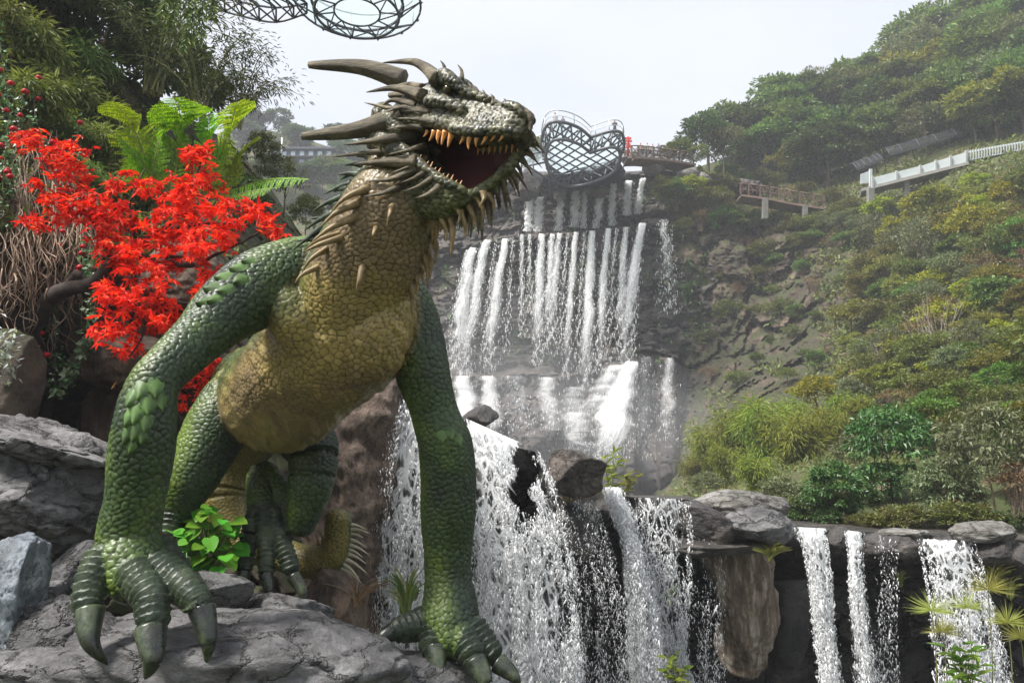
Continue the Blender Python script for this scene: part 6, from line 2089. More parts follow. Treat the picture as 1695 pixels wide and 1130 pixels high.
def near_fall(label, Lp, Rp, d0, d1, drops, mat=None, layers=3, seed=0, dens=1.0, size=0.016, bulge=0.12, hole=None, edge=0.28, spray=0.10):
    """a near fall between its left and right outlines; sheets of broken water and thousands of drops"""
    mat = mat or W_NEAR
    g = np.random.default_rng(seed)
    Lp, Rp = np.array(Lp, float), np.array(Rp, float)
    y0, y1 = max(Lp[0, 1], 0), 1190.0
    n, m = 60, 26
    t = np.linspace(0, 1, n)

    def point(s, t, dd=0.0):
        yl = Lp[0, 1] + (y1 - Lp[0, 1]) * t
        yr = Rp[0, 1] + (y1 - Rp[0, 1]) * t
        xl = np.interp(yl, Lp[:, 1], Lp[:, 0]); xr = np.interp(yr, Rp[:, 1], Rp[:, 0])
        over = np.maximum(yl - Lp[-1, 1], 0) * (Lp[-1, 0] - Lp[-2, 0]) / max(Lp[-1, 1] - Lp[-2, 1], 1)
        x = (xl + over) + (xr - xl) * s
        y = yl + (yr - yl) * s
        d = d0 + (d1 - d0) * t ** 0.6 - bulge * np.sin(np.pi * s) + dd
        return x, y, d

    base = at(*[float(q) for q in point(0.5, 1.0)])
    T = thing('waterfall', label, 'waterfall', base)
    S, TT = np.meshgrid(np.linspace(0, 1, m), t)
    for k in range(layers):
        x, y, d = point(S, TT, 0.10 * k)
        P = at(x, y, d)
        w = np.linalg.norm(P[:, -1] - P[:, 0], axis=1)[:, None]
        f = P.reshape(-1, 3)
        P = P + (0.07 * fbm(f * 2.2 + seed * 3 + k * 9, 3)).reshape(n, m)[..., None] * np.array([0.3, 1, 0])
        h = P[0, m // 2, 2] - P[:, :, 2]
        u = (S - 0.5) * w
        e = sst(0, edge, S) * sst(0, edge, 1 - S)
        de = dens * (0.80 + 0.18 * sst(0.25, 0.0, TT)) * (0.45 + 0.55 * e) + 0.10
        if hole is not None:
            de = de - hole(x, y)
        V, Q = gridmesh(P)
        uv = np.stack([u + 3.7 * k + seed, h + 5.1 * k], -1).reshape(-1, 2)
        part('water_sheet', V, [Q], W_SOFT if k == layers - 1 and layers > 1 else mat, T, uv=uv, cols=np.repeat(np.clip(de, 0, 1.4).reshape(-1, 1), 3, 1))
    # drops gather in the strands
    drops = int(drops * 2.2)
    N = int(drops * 2.4)
    s, tt = g.uniform(-0.04, 1.04, N), g.random(N) ** 0.75
    x, y, d = point(s, tt, g.uniform(-0.30, 0.15, N))
    P = at(x, y, d)
    st = fbm(np.column_stack([s * 7 + seed, tt * 2.0, 0 * s]), 3) + 0.6 * fbm(np.column_stack([s * 16, tt * 12, 0 * s + seed]), 2)
    keep = st + 0.35 * g.random(N) > 0.12
    if hole is not None:
        keep &= g.random(N) > hole(x, y) * 1.3
    P, tt = P[keep][:drops], tt[keep][:drops]
    P = P + g.normal(0, 1, P.shape) * np.array([spray, spray, 0.05]) * (tt[:, None] ** 1.2) * 0.5
    N = len(P)
    r = size * 0.40 * np.exp(g.normal(-0.35, 0.55, N))
    el = g.uniform(2.5, 8.0, N) * (0.8 + 0.6 * tt)
    ax = unit(np.column_stack([g.normal(0, 0.35, N), g.normal(0, 0.3, N), -np.ones(N)]))
    sd = unit(np.cross(ax, rdir(g, N))); up = np.cross(ax, sd)
    V = P[:, None] + r[:, None, None] * (OCT[None, :, :1] * sd[:, None] * 0.8 + OCT[None, :, 1:2] * up[:, None] * 0.8 + OCT[None, :, 2:] * ax[:, None] * el[:, None, None])
    Fc = (OCTF[None] + (np.arange(N) * 4)[:, None, None]).reshape(-1, 3)
    part('spray', V.reshape(-1, 3), Fc, M_DROP, T, kind='stuff')
    return T


def gap(cx0, cx1, y0, y1, k=1.0):
    def f(x, y):
        x = x + 7 * np.sin(y * 0.11) + 5 * np.sin(y * 0.047 + 1)
        return k * sst(cx0 - 8, cx0 + 6, x) * sst(cx1 + 8, cx1 - 6, x) * sst(y0 - 10, y0 + 5, y) * sst(y1 + 60, y1 - 30, y)
    return f


near_fall('white fall between the brown rock pillar and the statue\'s right hand arm', [(672, 655), (645, 720), (628, 800), (614, 900), (608, 1000), (606, 1060)], [(735, 672), (748, 800), (752, 1000), (755, 1130)], 11.0, 10.3, 9000, seed=1, dens=0.92)
near_fall('broadest white fall, just right of the statue\'s arm', [(748, 682), (756, 780), (762, 900), (766, 1000), (770, 1130)], [(892, 746), (912, 790), (932, 860), (946, 960), (958, 1130)], 11.6, 10.6, 12000, seed=2, dens=0.95, hole=gap(852, 884, 735, 850))
near_fall('slanting white fall right of the brown angular boulder', [(994, 806), (1012, 850), (1026, 900), (1040, 1000), (1046, 1130)], [(1028, 806), (1050, 850), (1064, 900), (1086, 1000), (1100, 1130)], 12.9, 12.2, 6500, seed=3, dens=1.0, size=0.017, edge=0.2)
near_fall('thin stringy veil fall left of the boulder pile', [(1042, 823), (1052, 900), (1072, 1000), (1096, 1080)], [(1140, 826), (1144, 900), (1142, 1000), (1132, 1080)], 13.2, 12.9, 3600, seed=4, dens=0.74, layers=2, size=0.017)
near_fall('white fall dropping just right of the boulder pile', [(1312, 872), (1328, 905), (1340, 960), (1348, 1040), (1360, 1130)], [(1370, 874), (1374, 920), (1378, 1000), (1382, 1060), (1388, 1130)], 13.1, 12.6, 4200, seed=5, dens=0.95)
near_fall('narrow white fall, second to the right of the boulder pile', [(1398, 878), (1404, 920), (1406, 980), (1412, 1050), (1420, 1130)], [(1432, 880), (1428, 920), (1432, 980), (1440, 1050), (1450, 1130)], 13.1, 12.7, 2600, seed=6, dens=0.92)
near_fall('wide scalloped fall in the lower right corner', [(1520, 892), (1534, 950), (1545, 1020), (1556, 1130)], [(1614, 894), (1630, 950), (1646, 1030), (1672, 1130)], 12.8, 12.2, 4600, W_NET, seed=7, dens=0.92)
near_fall('few thin threads of water falling under the boulder pile', [(1140, 884), (1146, 960), (1150, 1040)], [(1200, 900), (1200, 960), (1196, 1040)], 13.4, 13.2, 700, seed=8, dens=0.42, layers=1)
near_fall('few drops falling left of the wide scalloped fall', [(1448, 884), (1450, 950), (1452, 1040)], [(1486, 886), (1486, 950), (1484, 1040)], 13.1, 13.0, 500, seed=9, dens=0.42, layers=1)
near_fall('spray falling before the dark rock between two near falls', [(900, 800), (930, 860), (950, 960), (960, 1130)], [(985, 830), (1010, 900), (1035, 1000), (1045, 1130)], 12.4, 12.0, 2400, seed=10, dens=0.34, layers=1, size=0.012)
near_fall('drops along the black rock edge beside the brown pillar', [(655, 640), (640, 700), (622, 760), (615, 900)], [(690, 650), (668, 720), (645, 800), (640, 900)], 11.1, 10.6, 900, seed=11, dens=0.40, layers=1)


def far_stream(label, x0, y0, x1, y1, w0, w1, seed, dens=0.9, mat=None, group='streams of the far waterfall', fwd=1.0, layers=2, d_off=1.6):
    n, m = 40, 9
    t = np.linspace(0, 1, n)
    dA = float(cliff_d(np.array(x0), np.array(y0 + 5.0))) - d_off
    c = x0 + (x1 - x0) * t ** 0.75
    c = c + 2.0 * fbm(np.column_stack([t * 2.5, 0 * t + seed * 3.3, 0 * t]), 2) * t
    y = y0 + (y1 - y0) * t
    w = 1.35 * (w0 + (w1 * 1.25 - w0) * t ** 0.8) * (1 + 0.35 * fbm(np.column_stack([t * 9, 0 * t + seed, 0 * t]), 2))
    S = np.linspace(-0.5, 0.5, m)
    Dc = cliff_d(c, np.minimum(y + 2, y1)) - d_off
    D = np.minimum(dA - fwd * t ** 0.5, Dc)
    T = thing('waterfall', label, 'waterfall', at(x1, y1, float(D[-1])), group)
    for k in range(layers):
        X = (c + w * 0.28 * fbm(np.column_stack([t * 5 + 9 * k, 0 * t + seed, 0 * t]), 2))[:, None] + w[:, None] * S[None]
        P = at(X, np.repeat(y[:, None], m, 1), D[:, None] - 0.5 * np.cos(S * math.pi)[None] * (w / 30)[:, None] + 0.5 * k)
        uvu = (S[None] * w[:, None]) * D[0] / F
        h = P[0, m // 2, 2] - P[:, :, 2]
        e = np.cos(S * math.pi) ** 1.2
        de = dens * (0.10 + 0.95 * e[None]) * (1.12 - 0.28 * t)[:, None] + 0.04
        de = de * (1 - (0.30 if y1 - y0 > 90 else 0.05) * sst(0.5, 1.0, t))[:, None]
        V, Q = gridmesh(P)
        part('water_sheet', V, [Q], mat or W_FAR, T, uv=np.stack([uvu + seed * 7.7 + 40 * k, h + seed], -1).reshape(-1, 2), cols=np.repeat(np.clip(de, 0, 1.3).reshape(-1, 1), 3, 1))
    g = np.random.default_rng(seed * 7 + 1)
    N = int((3.0 if mat is W_VEIL else 8.0) * (y1 - y0) ** 0.5 * max(w0 + w1, 20) ** 0.5 * dens)
    tt = g.random(N) ** 0.9
    ss = np.clip(g.normal(0, 0.17, N), -0.5, 0.5)
    ss = ss + 0.10 * np.sin(tt * 40 + np.floor(ss * 7) * 2)
    i = np.minimum((tt * (n - 1)).astype(int), n - 1)
    P = at(c[i] + ss * w[i], y0 + (y1 - y0) * tt, D[i] - 0.4 - g.uniform(0, 0.5, N))
    L = g.uniform(0.10, 0.55, N)
    r_ = 0.020 * np.exp(g.normal(0, 0.4, N))
    ax = unit(np.column_stack([g.normal(0, 0.10, N), g.normal(0, 0.1, N), -np.ones(N)]))
    sd = unit(np.cross(ax, rdir(g, N))); up = np.cross(ax, sd)
    V = P[:, None] + r_[:, None, None] * (OCT[None, :, :1] * sd[:, None] + OCT[None, :, 1:2] * up[:, None]) + (L * 0.6)[:, None, None] * OCT[None, :, 2:] * ax[:, None]
    part('spray', V.reshape(-1, 3), (OCTF[None] + (np.arange(N) * 4)[:, None, None]).reshape(-1, 3), M_DROP, T, kind='stuff')
    return T


ORD = ['%s' % q for q in 'first second third fourth fifth sixth seventh eighth ninth tenth eleventh twelfth thirteenth fourteenth fifteenth sixteenth seventeenth eighteenth nineteenth twentieth twenty-first twenty-second twenty-third'.split()]
UP = [(877, 326, 874, 383, 12, 15), (895, 326, 889, 383, 14, 18), (930, 320, 923, 382, 10, 15), (954, 316, 951, 376, 15, 19), (969, 313, 965, 378, 9, 12), (996, 308, 987, 378, 11, 15), (1015, 304, 1012, 374, 11, 15), (1041, 299, 1037, 357, 13, 15), (1065, 295, 1056, 354, 11, 13)]
for k, q in enumerate(UP):
    far_stream(ORD[k] + ' white stream from the left of the short upper step under the skywalk', *q, seed=20 + k, dens=1.12, group='streams of the upper step')
LOW = [(784, 410, 752, 625, 16, 44, .86, 'leftmost broad stream of the far waterfall\'s tall step'), (808, 397, 767, 625, 14, 26, .98, None), (837, 395, 808, 618, 13, 27, .95, None), (864, 388, 864, 560, 8, 15, .78, None), (877, 388, 876, 520, 7, 13, .70, None),
       (897, 387, 888, 605, 13, 25, .92, None), (915, 387, 904, 590, 11, 24, .84, None), (927, 386, 913, 570, 12, 20, .88, None), (954, 384, 936, 628, 10, 18, .92, None), (981, 382, 970, 650, 14, 26, .98, None), (1007, 378, 990, 620, 12, 22, .92, None),
       (1036, 376, 1025, 585, 12, 22, .88, None), (1064, 369, 1032, 602, 16, 26, .98, None), (1098, 363, 1110, 520, 22, 34, .68, 'thin scattered stream at the right end of the far waterfall'), (1060, 420, 1045, 590, 8, 14, .6, None), (800, 400, 780, 560, 8, 14, .7, None), (822, 398, 800, 600, 6, 16, .62, None), (850, 392, 838, 590, 6, 14, .62, None), (940, 386, 925, 590, 6, 14, .64, None), (968, 384, 955, 600, 6, 14, .66, None), (1021, 378, 1005, 600, 7, 15, .66, None), (774, 414, 745, 610, 8, 26, .7, None)]
LOW.sort(key=lambda q: q[0])
for k, q in enumerate(LOW):
    far_stream(q[7] or ORD[k] + ' white stream from the left of the far waterfall\'s tall step', *q[:6], seed=40 + k, dens=q[6] * 0.98, group=None if q[7] else 'streams of the tall step', layers=3 if q[6] > 0.8 else 2)
for k, (q, ds, lb) in enumerate([((766, 622, 774, 735, 30, 56), .80, 'white water below the left end of the tall step'), ((806, 622, 818, 735, 26, 44), .74, 'second white run below the tall step, from the left'), ((850, 622, 862, 720, 40, 60), .55, 'thin veil over the smooth rock below the tall step'),
                                 ((902, 624, 915, 712, 34, 50), .66, 'veil sliding over the dark mound left of the round wet boulder'), ((1046, 598, 1000, 770, 26, 84), .92, 'broad white apron at the foot of the far waterfall'), ((1020, 604, 975, 705, 30, 60), .74, 'white run beside the broad apron'),
                                 ((955, 640, 945, 700, 36, 60), .62, 'spray run landing on the round wet boulder'), ((950, 682, 952, 760, 60, 84), .62, 'water running over the round wet boulder'), ((1108, 592, 1102, 740, 18, 40), .60, 'thin fall off the right hand ledge of the far waterfall'),
                                 ((1070, 590, 1050, 760, 40, 90), .46, 'faint spray right of the broad apron')]):
    far_stream(lb, *q, seed=70 + k, dens=min(ds * 1.12, 1.0), mat=W_VEIL if ds < 0.9 else W_FAR, group=None, fwd=2.0, layers=3)

# spray cloud at the foot of the far waterfall
mv = bpy.data.materials.new('spray_mist')
mv.use_nodes = True
nd = mv.node_tree.nodes
nd.remove(nd['Principled BSDF'])
pv = nd.new('ShaderNodeVolumePrincipled')
pv.inputs['Color'].default_value = (0.93, 0.95, 0.98, 1)
pv.inputs['Density'].default_value = 0.014
mv.node_tree.links.new(pv.outputs[0], nd['Material Output'].inputs['Volume'])
U3, T3 = ico(3)
for (x, y, rx, ry, rz, lb) in [(905, 690, 15, 5.5, 6, 'pale spray drifting at the foot of the far waterfall'), (1020, 735, 9, 4.5, 5.5, 'pale spray over the broad apron of the far waterfall'), (830, 600, 9, 4, 8, 'thin spray along the left of the far waterfall\'s tall step')]:
    c = at(x, y, float(cliff_d(np.array(float(x)), np.array(float(y)))) - 6)
    single('mist', U3 * np.array([rx, ry, rz]) * (1 + 0.15 * fbm(U3 * 1.5 + x, 2))[:, None] + c, T3, mv, lb, 'mist', kind='stuff', base=c)

# ------------------------------------------------------------------ skywalk at the top of the falls
M_STEEL = plain_mat('grey_steel', (0.11, 0.115, 0.13), 0.45, 0.3, 0.25, 3)
M_DSTEEL = plain_mat('dark_steel', (0.045, 0.05, 0.065), 0.6, 0.1, 0.3, 2)
M_PALE = plain_mat('pale_rail', (0.50, 0.52, 0.53), 0.45, 0.2, 0.15, 3)
mg, nt, nd, lk, bs = newmat('floor_glass')
bs.inputs['Base Color'].default_value = (0.62, 0.72, 0.74, 1)
bs.inputs['Roughness'].default_value = 0.15
tp = nd.new('ShaderNodeBsdfTransparent'); tp.inputs[0].default_value = (0.93, 0.96, 0.965, 1)
mx = nd.new('ShaderNodeMixShader'); mx.inputs[0].default_value = 0.16
tl_ = nd.new('ShaderNodeBsdfTranslucent'); tl_.inputs[0].default_value = (0.7, 0.8, 0.82, 1)
m3 = nd.new('ShaderNodeMixShader'); m3.inputs[0].default_value = 0.6
lk.new(bs.outputs[0], m3.inputs[1]); lk.new(tl_.outputs[0], m3.inputs[2])
lk.new(tp.outputs[0], mx.inputs[1]); lk.new(m3.outputs[0], mx.inputs[2]); lk.new(mx.outputs[0], nd['Material Output'].inputs[0])


def inside(poly, x, y):
    c = False
    for (x0, y0), (x1, y1) in zip(poly, np.roll(poly, -1, 0)):
        if (y0 > y) != (y1 > y) and x < (x1 - x0) * (y - y0) / (y1 - y0) + x0:
            c = not c
    return c


def closed(C, r, seg=6):
    V, Fs = tube(np.concatenate([C, C[:1]]), r, seg)
    return V, Fs


def lattice(poly, z, z2, step, ang, r):
    """parallel steel members clipped to an outline, upper layer at z, lower at z2"""
    out = []
    c0 = poly.mean(0)
    d = np.array([math.cos(ang), math.sin(ang)]); nn = np.array([-d[1], d[0]])
    ext = np.abs((poly - c0) @ nn).max()
    for o in np.arange(-ext + step * 0.5, ext, step):
        ts = np.linspace(-40, 40, 801)
        ins = np.array([inside(poly, *(c0 + nn * o + d * t)) for t in ts])
        e = np.diff(ins.astype(int))
        for a, b in zip(np.nonzero(e == 1)[0], np.nonzero(e == -1)[0]):
            p, q = c0 + nn * o + d * ts[a + 1], c0 + nn * o + d * ts[b]
            if np.linalg.norm(q - p) > 0.8:
                out.append(bar([*p, z], [*q, z2], r))
    return out


Z0 = 36.4
hp_px = [(978, 228), (962, 214), (945, 206), (928, 202), (912, 203), (902, 213), (897, 232), (898, 250), (904, 266), (916, 281), (934, 290), (956, 290), (980, 284), (1004, 275), (1022, 263), (1031, 249), (1033, 234), (1028, 220), (1014, 217), (998, 221), (986, 225)]
HO = onz([p[0] for p in hp_px], [p[1] for p in hp_px], Z0)
HO = np.concatenate([catmull(np.concatenate([HO, HO[:1]]), 64)[:-1]])
poly = HO[:, :2]
ctr = poly.mean(0)
SKY = thing('skywalk', 'heart-shaped steel lattice skywalk with glass floor jutting from the cliff top', 'skywalk', [ctr[0], ctr[1], Z0 - 3])
low = np.column_stack([ctr + (poly - ctr) * 0.90, np.full(len(poly), Z0 - 1.5)])
part('upper_chord', *closed(HO, 0.16), M_STEEL, SKY)
part('lower_chord', *closed(low, 0.15), M_STEEL, SKY)
web = []
for k in range(0, 63, 3):
    web.append(bar(HO[k], low[k], 0.09))
    web.append(bar(HO[k], low[(k + 3) % 63], 0.09))
part('web_members', *cat_join(web), M_STEEL, SKY)
part('lattice', *cat_join(lattice(poly, Z0 - 0.15, Z0 - 0.9, 1.15, 0.75, 0.085) + lattice(poly, Z0 - 0.3, Z0 - 1.0, 1.15, 2.25, 0.085)), M_STEEL, SKY)
inn = np.column_stack([ctr + (poly - ctr) * 0.97, np.full(len(poly), Z0 + 0.06)])
V = np.concatenate([inn, inn - [0, 0, 0.05], [[*ctr, Z0 + 0.06], [*ctr, Z0 + 0.01]]])
n = len(inn); i = np.arange(n); j = (i + 1) % n
part('glass_floor', V, [np.concatenate([np.stack([np.full(n, 2 * n), i, j], 1), np.stack([np.full(n, 2 * n + 1), j + n, i + n], 1)]), np.stack([i, i + n, j + n, j], 1)], mg, SKY, smooth=False)
rail = HO + [0, 0, 1.15]
part('handrail', *closed(rail, 0.05), M_PALE, SKY)
part('handrail', *closed(HO + [0, 0, 0.6], 0.025), M_PALE, SKY)
for k in range(0, 63, 5):
    part('rail_post', *bar(HO[k], rail[k], 0.045), M_PALE, SKY)
# dark girders that carry it, back into the cliff
gq = [at(908, 296, 83), at(1024, 266, 83), at(1036, 284, 86), at(912, 318, 86)]
V = np.array([*gq, *[q + np.array([0, 4.0, 0.6]) for q in gq]])
part('support_slab', V, [np.array([[0, 1, 2, 3], [5, 4, 7, 6], [4, 0, 3, 7], [1, 5, 6, 2], [4, 5, 1, 0], [3, 2, 6, 7]])], M_DSTEEL, SKY, smooth=False)
br = []
for k in range(7):
    a = at(912 + 18 * k, 292 - 4.6 * k, 82.0)
    b = at(912 + 18 * (k + 0.5), 312 - 4.6 * k, 82.6)
    c = at(912 + 18 * (k + 1), 292 - 4.6 * (k + 1), 82.0)
    br += [bar(a, b, 0.08), bar(b, c, 0.08), bar(a, c, 0.1)]
br += [bar(at(900, 262, 78), at(916, 300, 82), 0.12), bar(at(1031, 246, 77), at(1022, 268, 82), 0.12), bar(at(872, 274, 80), at(918, 304, 83), 0.12), bar(at(866, 258, 80), at(900, 250, 78), 0.1), bar(at(868, 276, 80), at(905, 268, 80), 0.1)]
part('support_bracing', *cat_join(br), M_STEEL, SKY)
ap = [at(866, 250, 81), at(898, 240, 77), at(900, 262, 80), at(866, 280, 83)]
V = np.array([*ap, *[q - np.array([0, 0, 0.15]) for q in ap]])
part('approach_floor', V, [np.array([[0, 1, 2, 3], [7, 6, 5, 4], [0, 4, 5, 1], [1, 5, 6, 2], [2, 6, 7, 3], [3, 7, 4, 0]])], mg, SKY, smooth=False)
part('approach_rail', *cat_join([bar(ap[0] + [0, 0, 1.1], ap[1] + [0, 0, 1.1], 0.05), bar(ap[0], ap[0] + [0, 0, 1.1], 0.04), bar((ap[0] + ap[1]) / 2, (ap[0] + ap[1]) / 2 + [0, 0, 1.1], 0.04)]), M_PALE, SKY)

# ---- the overhead skywalk at the top of the picture
ZT = 17.0
OV = thing('skywalk', 'round steel and glass skywalk overhead at the top of the picture', 'skywalk', onz(520, 0, ZT))
c = onz(592, 4, ZT)
rr = 1.95
a = np.linspace(0, 2 * math.pi, 41)[:-1]
ringp = lambda k, dz: c + np.column_stack([k * rr * np.cos(a), k * rr * np.sin(a), 0 * a + dz])
up_, in_, lo_ = ringp(1.0, 0), ringp(0.72, -0.05), ringp(0.66, -0.42)
part('rim', *closed(up_, 0.035), M_STEEL, OV)
part('ring_chord', *closed(in_, 0.045), M_STEEL, OV)
part('ring_chord', *closed(lo_, 0.045), M_STEEL, OV)
part('tie_ring', *closed(ringp(0.36, -0.36), 0.03), M_STEEL, OV)
w = []
for k in range(0, 40, 4):
    w += [bar(in_[k], lo_[k], 0.03), bar(in_[k], lo_[(k + 4) % 40], 0.022), bar(up_[k], lo_[k], 0.025), bar(up_[k], in_[(k + 4) % 40], 0.025), bar(lo_[k], ringp(0.36, -0.36)[(k + 4) % 40], 0.022), bar(ringp(0.36, -0.36)[k], lo_[k], 0.025)]
part('web_members', *cat_join(w), M_STEEL, OV)
part('rim_brackets', *cat_join([bar(up_[k] - [0, 0, 0.06], up_[k] + (up_[k] - c) * 0.03, 0.03) for k in range(0, 40, 3)]), M_STEEL, OV)
n = 40; i = np.arange(n); j = (i + 1) % n
V = np.concatenate([c + 0.98 * (up_ - c) + [0, 0, 0.06], c + 0.98 * (up_ - c) + [0, 0, 0.03], [c + [0, 0, 0.06], c + [0, 0, 0.03]]])
part('glass_floor', V, [np.concatenate([np.stack([np.full(n, 80), i, j], 1), np.stack([np.full(n, 81), j + n, i + n], 1)]), np.stack([i, i + n, j + n, j], 1)], mg, OV, smooth=False)
part('handrail', *closed(up_ + [0, 0, 0.9], 0.03), M_PALE, OV)
part('rail_posts', *cat_join([bar(up_[k], up_[k] + [0, 0, 0.9], 0.02) for k in range(0, 40, 4)]), M_PALE, OV)
# the box truss that leads to it
off = np.array([0.35, 1.5, 0.25])
loA = catmull([at(300, -6, 25.0), at(345, 11, 25.0), at(400, 27, 25.0), at(457, 37, 25.0), at(508, 22, 24.8)], 17)
upA = catmull([at(300, -28, 24.6), at(345, -10, 24.6), at(400, 4, 24.6), at(457, 13, 24.6), at(508, 6, 24.5)], 17)
loB, upB = loA - off, upA - off
for q in (loA, upA, loB, upB):
    part('truss_chord', *tube(q, 0.034, 6), M_STEEL, OV)
w = []
for k in range(0, 17, 2):
    w += [bar(loA[k], upA[k], 0.03), bar(loB[k], upB[k], 0.03), bar(loA[k], loB[k], 0.03), bar(upA[k], upB[k], 0.03)]
    if k < 16:
        w += [bar(loA[k], upA[k + 2], 0.025), bar(loB[k + 2], upB[k], 0.025), bar(loA[k], loB[k + 2], 0.025), bar(upA[k + 2], upB[k], 0.025)]
part('truss_members', *cat_join(w), M_STEEL, OV)
V, Q = gridmesh(np.stack([upA + [0, 0, 0.07], upB + [0, 0, 0.07]], 1))
part('truss_deck', V, [Q], mg, OV)

# ------------------------------------------------------------------ paths, railings, walkways on the slope
M_WOOD = plain_mat('brown_railing', (0.15, 0.10, 0.075), 0.8, noise=0.35, scale=3)
M_WHITE = plain_mat('white_panel', (0.50, 0.55, 0.56), 0.5, noise=0.06, scale=1.0)
M_CONC = plain_mat('concrete', (0.20, 0.195, 0.18), 0.85, noise=0.2, scale=2)


def rail_run(T, pts_lo, pts_hi, d, npost, mat, r=0.06, cross=True, mids=1, slab=0.25):
    lo = catmull([at(x, y, dd) for (x, y), dd in zip(pts_lo, d)], npost)
    hi = catmull([at(x, y, dd) for (x, y), dd in zip(pts_hi, d)], npost)
    for a, b in zip(lo, hi):
        part('post', *beam(a, b, 0.14, 0.14), mat, T, smooth=False)
    for q in [1.0] + [k / (mids + 1) for k in range(1, mids + 1)]:
        part('rail', *cat_join([bar(lo[k] + (hi[k] - lo[k]) * q, lo[k + 1] + (hi[k + 1] - lo[k + 1]) * q, r * (1 if q == 1 else 0.7)) for k in range(npost - 1)]), mat, T)
    if cross:
        part('braces', *cat_join([bar(lo[k], hi[k + 1], r * 0.5) for k in range(npost - 1)] + [bar(hi[k], lo[k + 1], r * 0.5) for k in range(npost - 1)]), mat, T)
    if slab:
        part('deck', *cat_join([beam((lo[k] + [0, 0.9, -slab / 2]), (lo[k + 1] + [0, 0.9, -slab / 2]), 2.0, slab) for k in range(npost - 1)]), mat, T, smooth=False)
    return lo, hi


T = thing('railing_path', 'brown railed path along the cliff top right of the skywalk', 'railing', at(1090, 264, 84))
rail_run(T, [(1034, 260), (1048, 259), (1076, 261), (1104, 264), (1144, 270)], [(1034, 245), (1048, 241), (1076, 243), (1104, 247), (1144, 252)], [83, 83, 84, 85, 87], 10, M_WOOD, 0.06, mids=2)
T = thing('wooden_stairway', 'brown railed wooden stairway crossing the middle of the slope', 'stairway', at(1290, 330, 86))
lo, hi = rail_run(T, [(1226, 322), (1270, 328), (1310, 336), (1364, 344)], [(1226, 303), (1270, 309), (1310, 316), (1364, 324)], [83, 83, 83, 83], 9, M_WOOD, 0.07, mids=1, slab=0.22)
part('support_post', *beam(at(1266, 362, 83), at(1266, 328, 83), 0.55, 0.55), M_CONC, T, smooth=False)
part('support_post', *beam(at(1332, 372, 83), at(1332, 340, 83), 0.5, 0.5), M_CONC, T, smooth=False)

T = thing('walkway_bridge', 'white panelled walkway sloping up across the slope on concrete posts', 'walkway', at(1520, 310, 80))
xs = [1444, 1484, 1523, 1549, 1573, 1599]
dd = [77, 76.5, 76, 75.6, 75.2, 74.8]
for k in range(5):
    a0, b0 = at(xs[k] + 1, np.interp(xs[k], [1444, 1599], [313, 271]), dd[k]), at(xs[k + 1] - 1, np.interp(xs[k + 1], [1444, 1599], [313, 271]), dd[k + 1])
    a1, b1 = at(xs[k] + 1, np.interp(xs[k], [1444, 1523, 1599], [294, 275, 252]), dd[k]), at(xs[k + 1] - 1, np.interp(xs[k + 1], [1444, 1523, 1599], [294, 275, 252]), dd[k + 1])
    V = np.array([a0, b0, b1, a1]); V = np.concatenate([V, V + [0, 0.12, 0]])
    part('panel', V, [np.array([[0, 1, 2, 3], [7, 6, 5, 4], [0, 4, 5, 1], [1, 5, 6, 2], [2, 6, 7, 3], [3, 7, 4, 0]])], M_WHITE, T, smooth=False)
for k in range(6):
    y0 = np.interp(xs[k], [1444, 1599], [312, 271]); y1 = np.interp(xs[k], [1444, 1523, 1599], [292, 273, 249])
    part('panel_post', *beam(at(xs[k], y0, dd[k] - 0.1), at(xs[k], y1, dd[k] - 0.1), 0.18, 0.18), M_PALE, T, smooth=False)
V = np.array([at(1425, 304, 77.5), at(1439, 302, 77.5), at(1439, 283, 77.5), at(1425, 288, 77.5)]); V = np.concatenate([V, V + [0, 0.12, 0]])
part('panel', V, [np.array([[0, 1, 2, 3], [7, 6, 5, 4], [0, 4, 5, 1], [1, 5, 6, 2], [2, 6, 7, 3], [3, 7, 4, 0]])], M_WHITE, T, smooth=False)
part('panel_post', *beam(at(1441, 310, 77.3), at(1441, 280, 77.3), 0.25, 0.25), M_WHITE, T, smooth=False)
part('deck', *beam(at(1424, 320, 78), at(1600, 276, 75.4), 1.8, 0.3), M_CONC, T, smooth=False)
for x, y0, y1, w in [(1441, 366, 312, 0.55), (1500, 366, 300, 0.5), (1606, 300, 270, 0.6)]:
    part('support_post', *beam(at(x, y0, 76.6), at(x, y1, 76.6), w, w), M_CONC, T, smooth=False)
T = thing('picket_fence', 'white picket fence running on from the panelled walkway to the right edge', 'fence', at(1650, 262, 78))
for k in range(30):
    x = 1602 + 4.6 * k
    y0, y1 = np.interp(x, [1601, 1694, 1740], [266, 248, 238]), np.interp(x, [1601, 1694, 1740], [249, 234, 225])
    part('picket', *beam(at(x, y0, 74.8 - k * 0.05), at(x, y1, 74.8 - k * 0.05), 0.09, 0.07), M_WHITE, T, smooth=False)
for off in (0.0, 0.85):
    part('rail', *beam(at(1601, 266 - off * 16, 74.9), at(1740, 238 - off * 13, 73.4), 0.12, 0.14), M_WHITE, T, smooth=False)
part('deck', *beam(at(1601, 270, 75.8), at(1740, 241, 74.3), 1.8, 0.25), M_CONC, T, smooth=False)
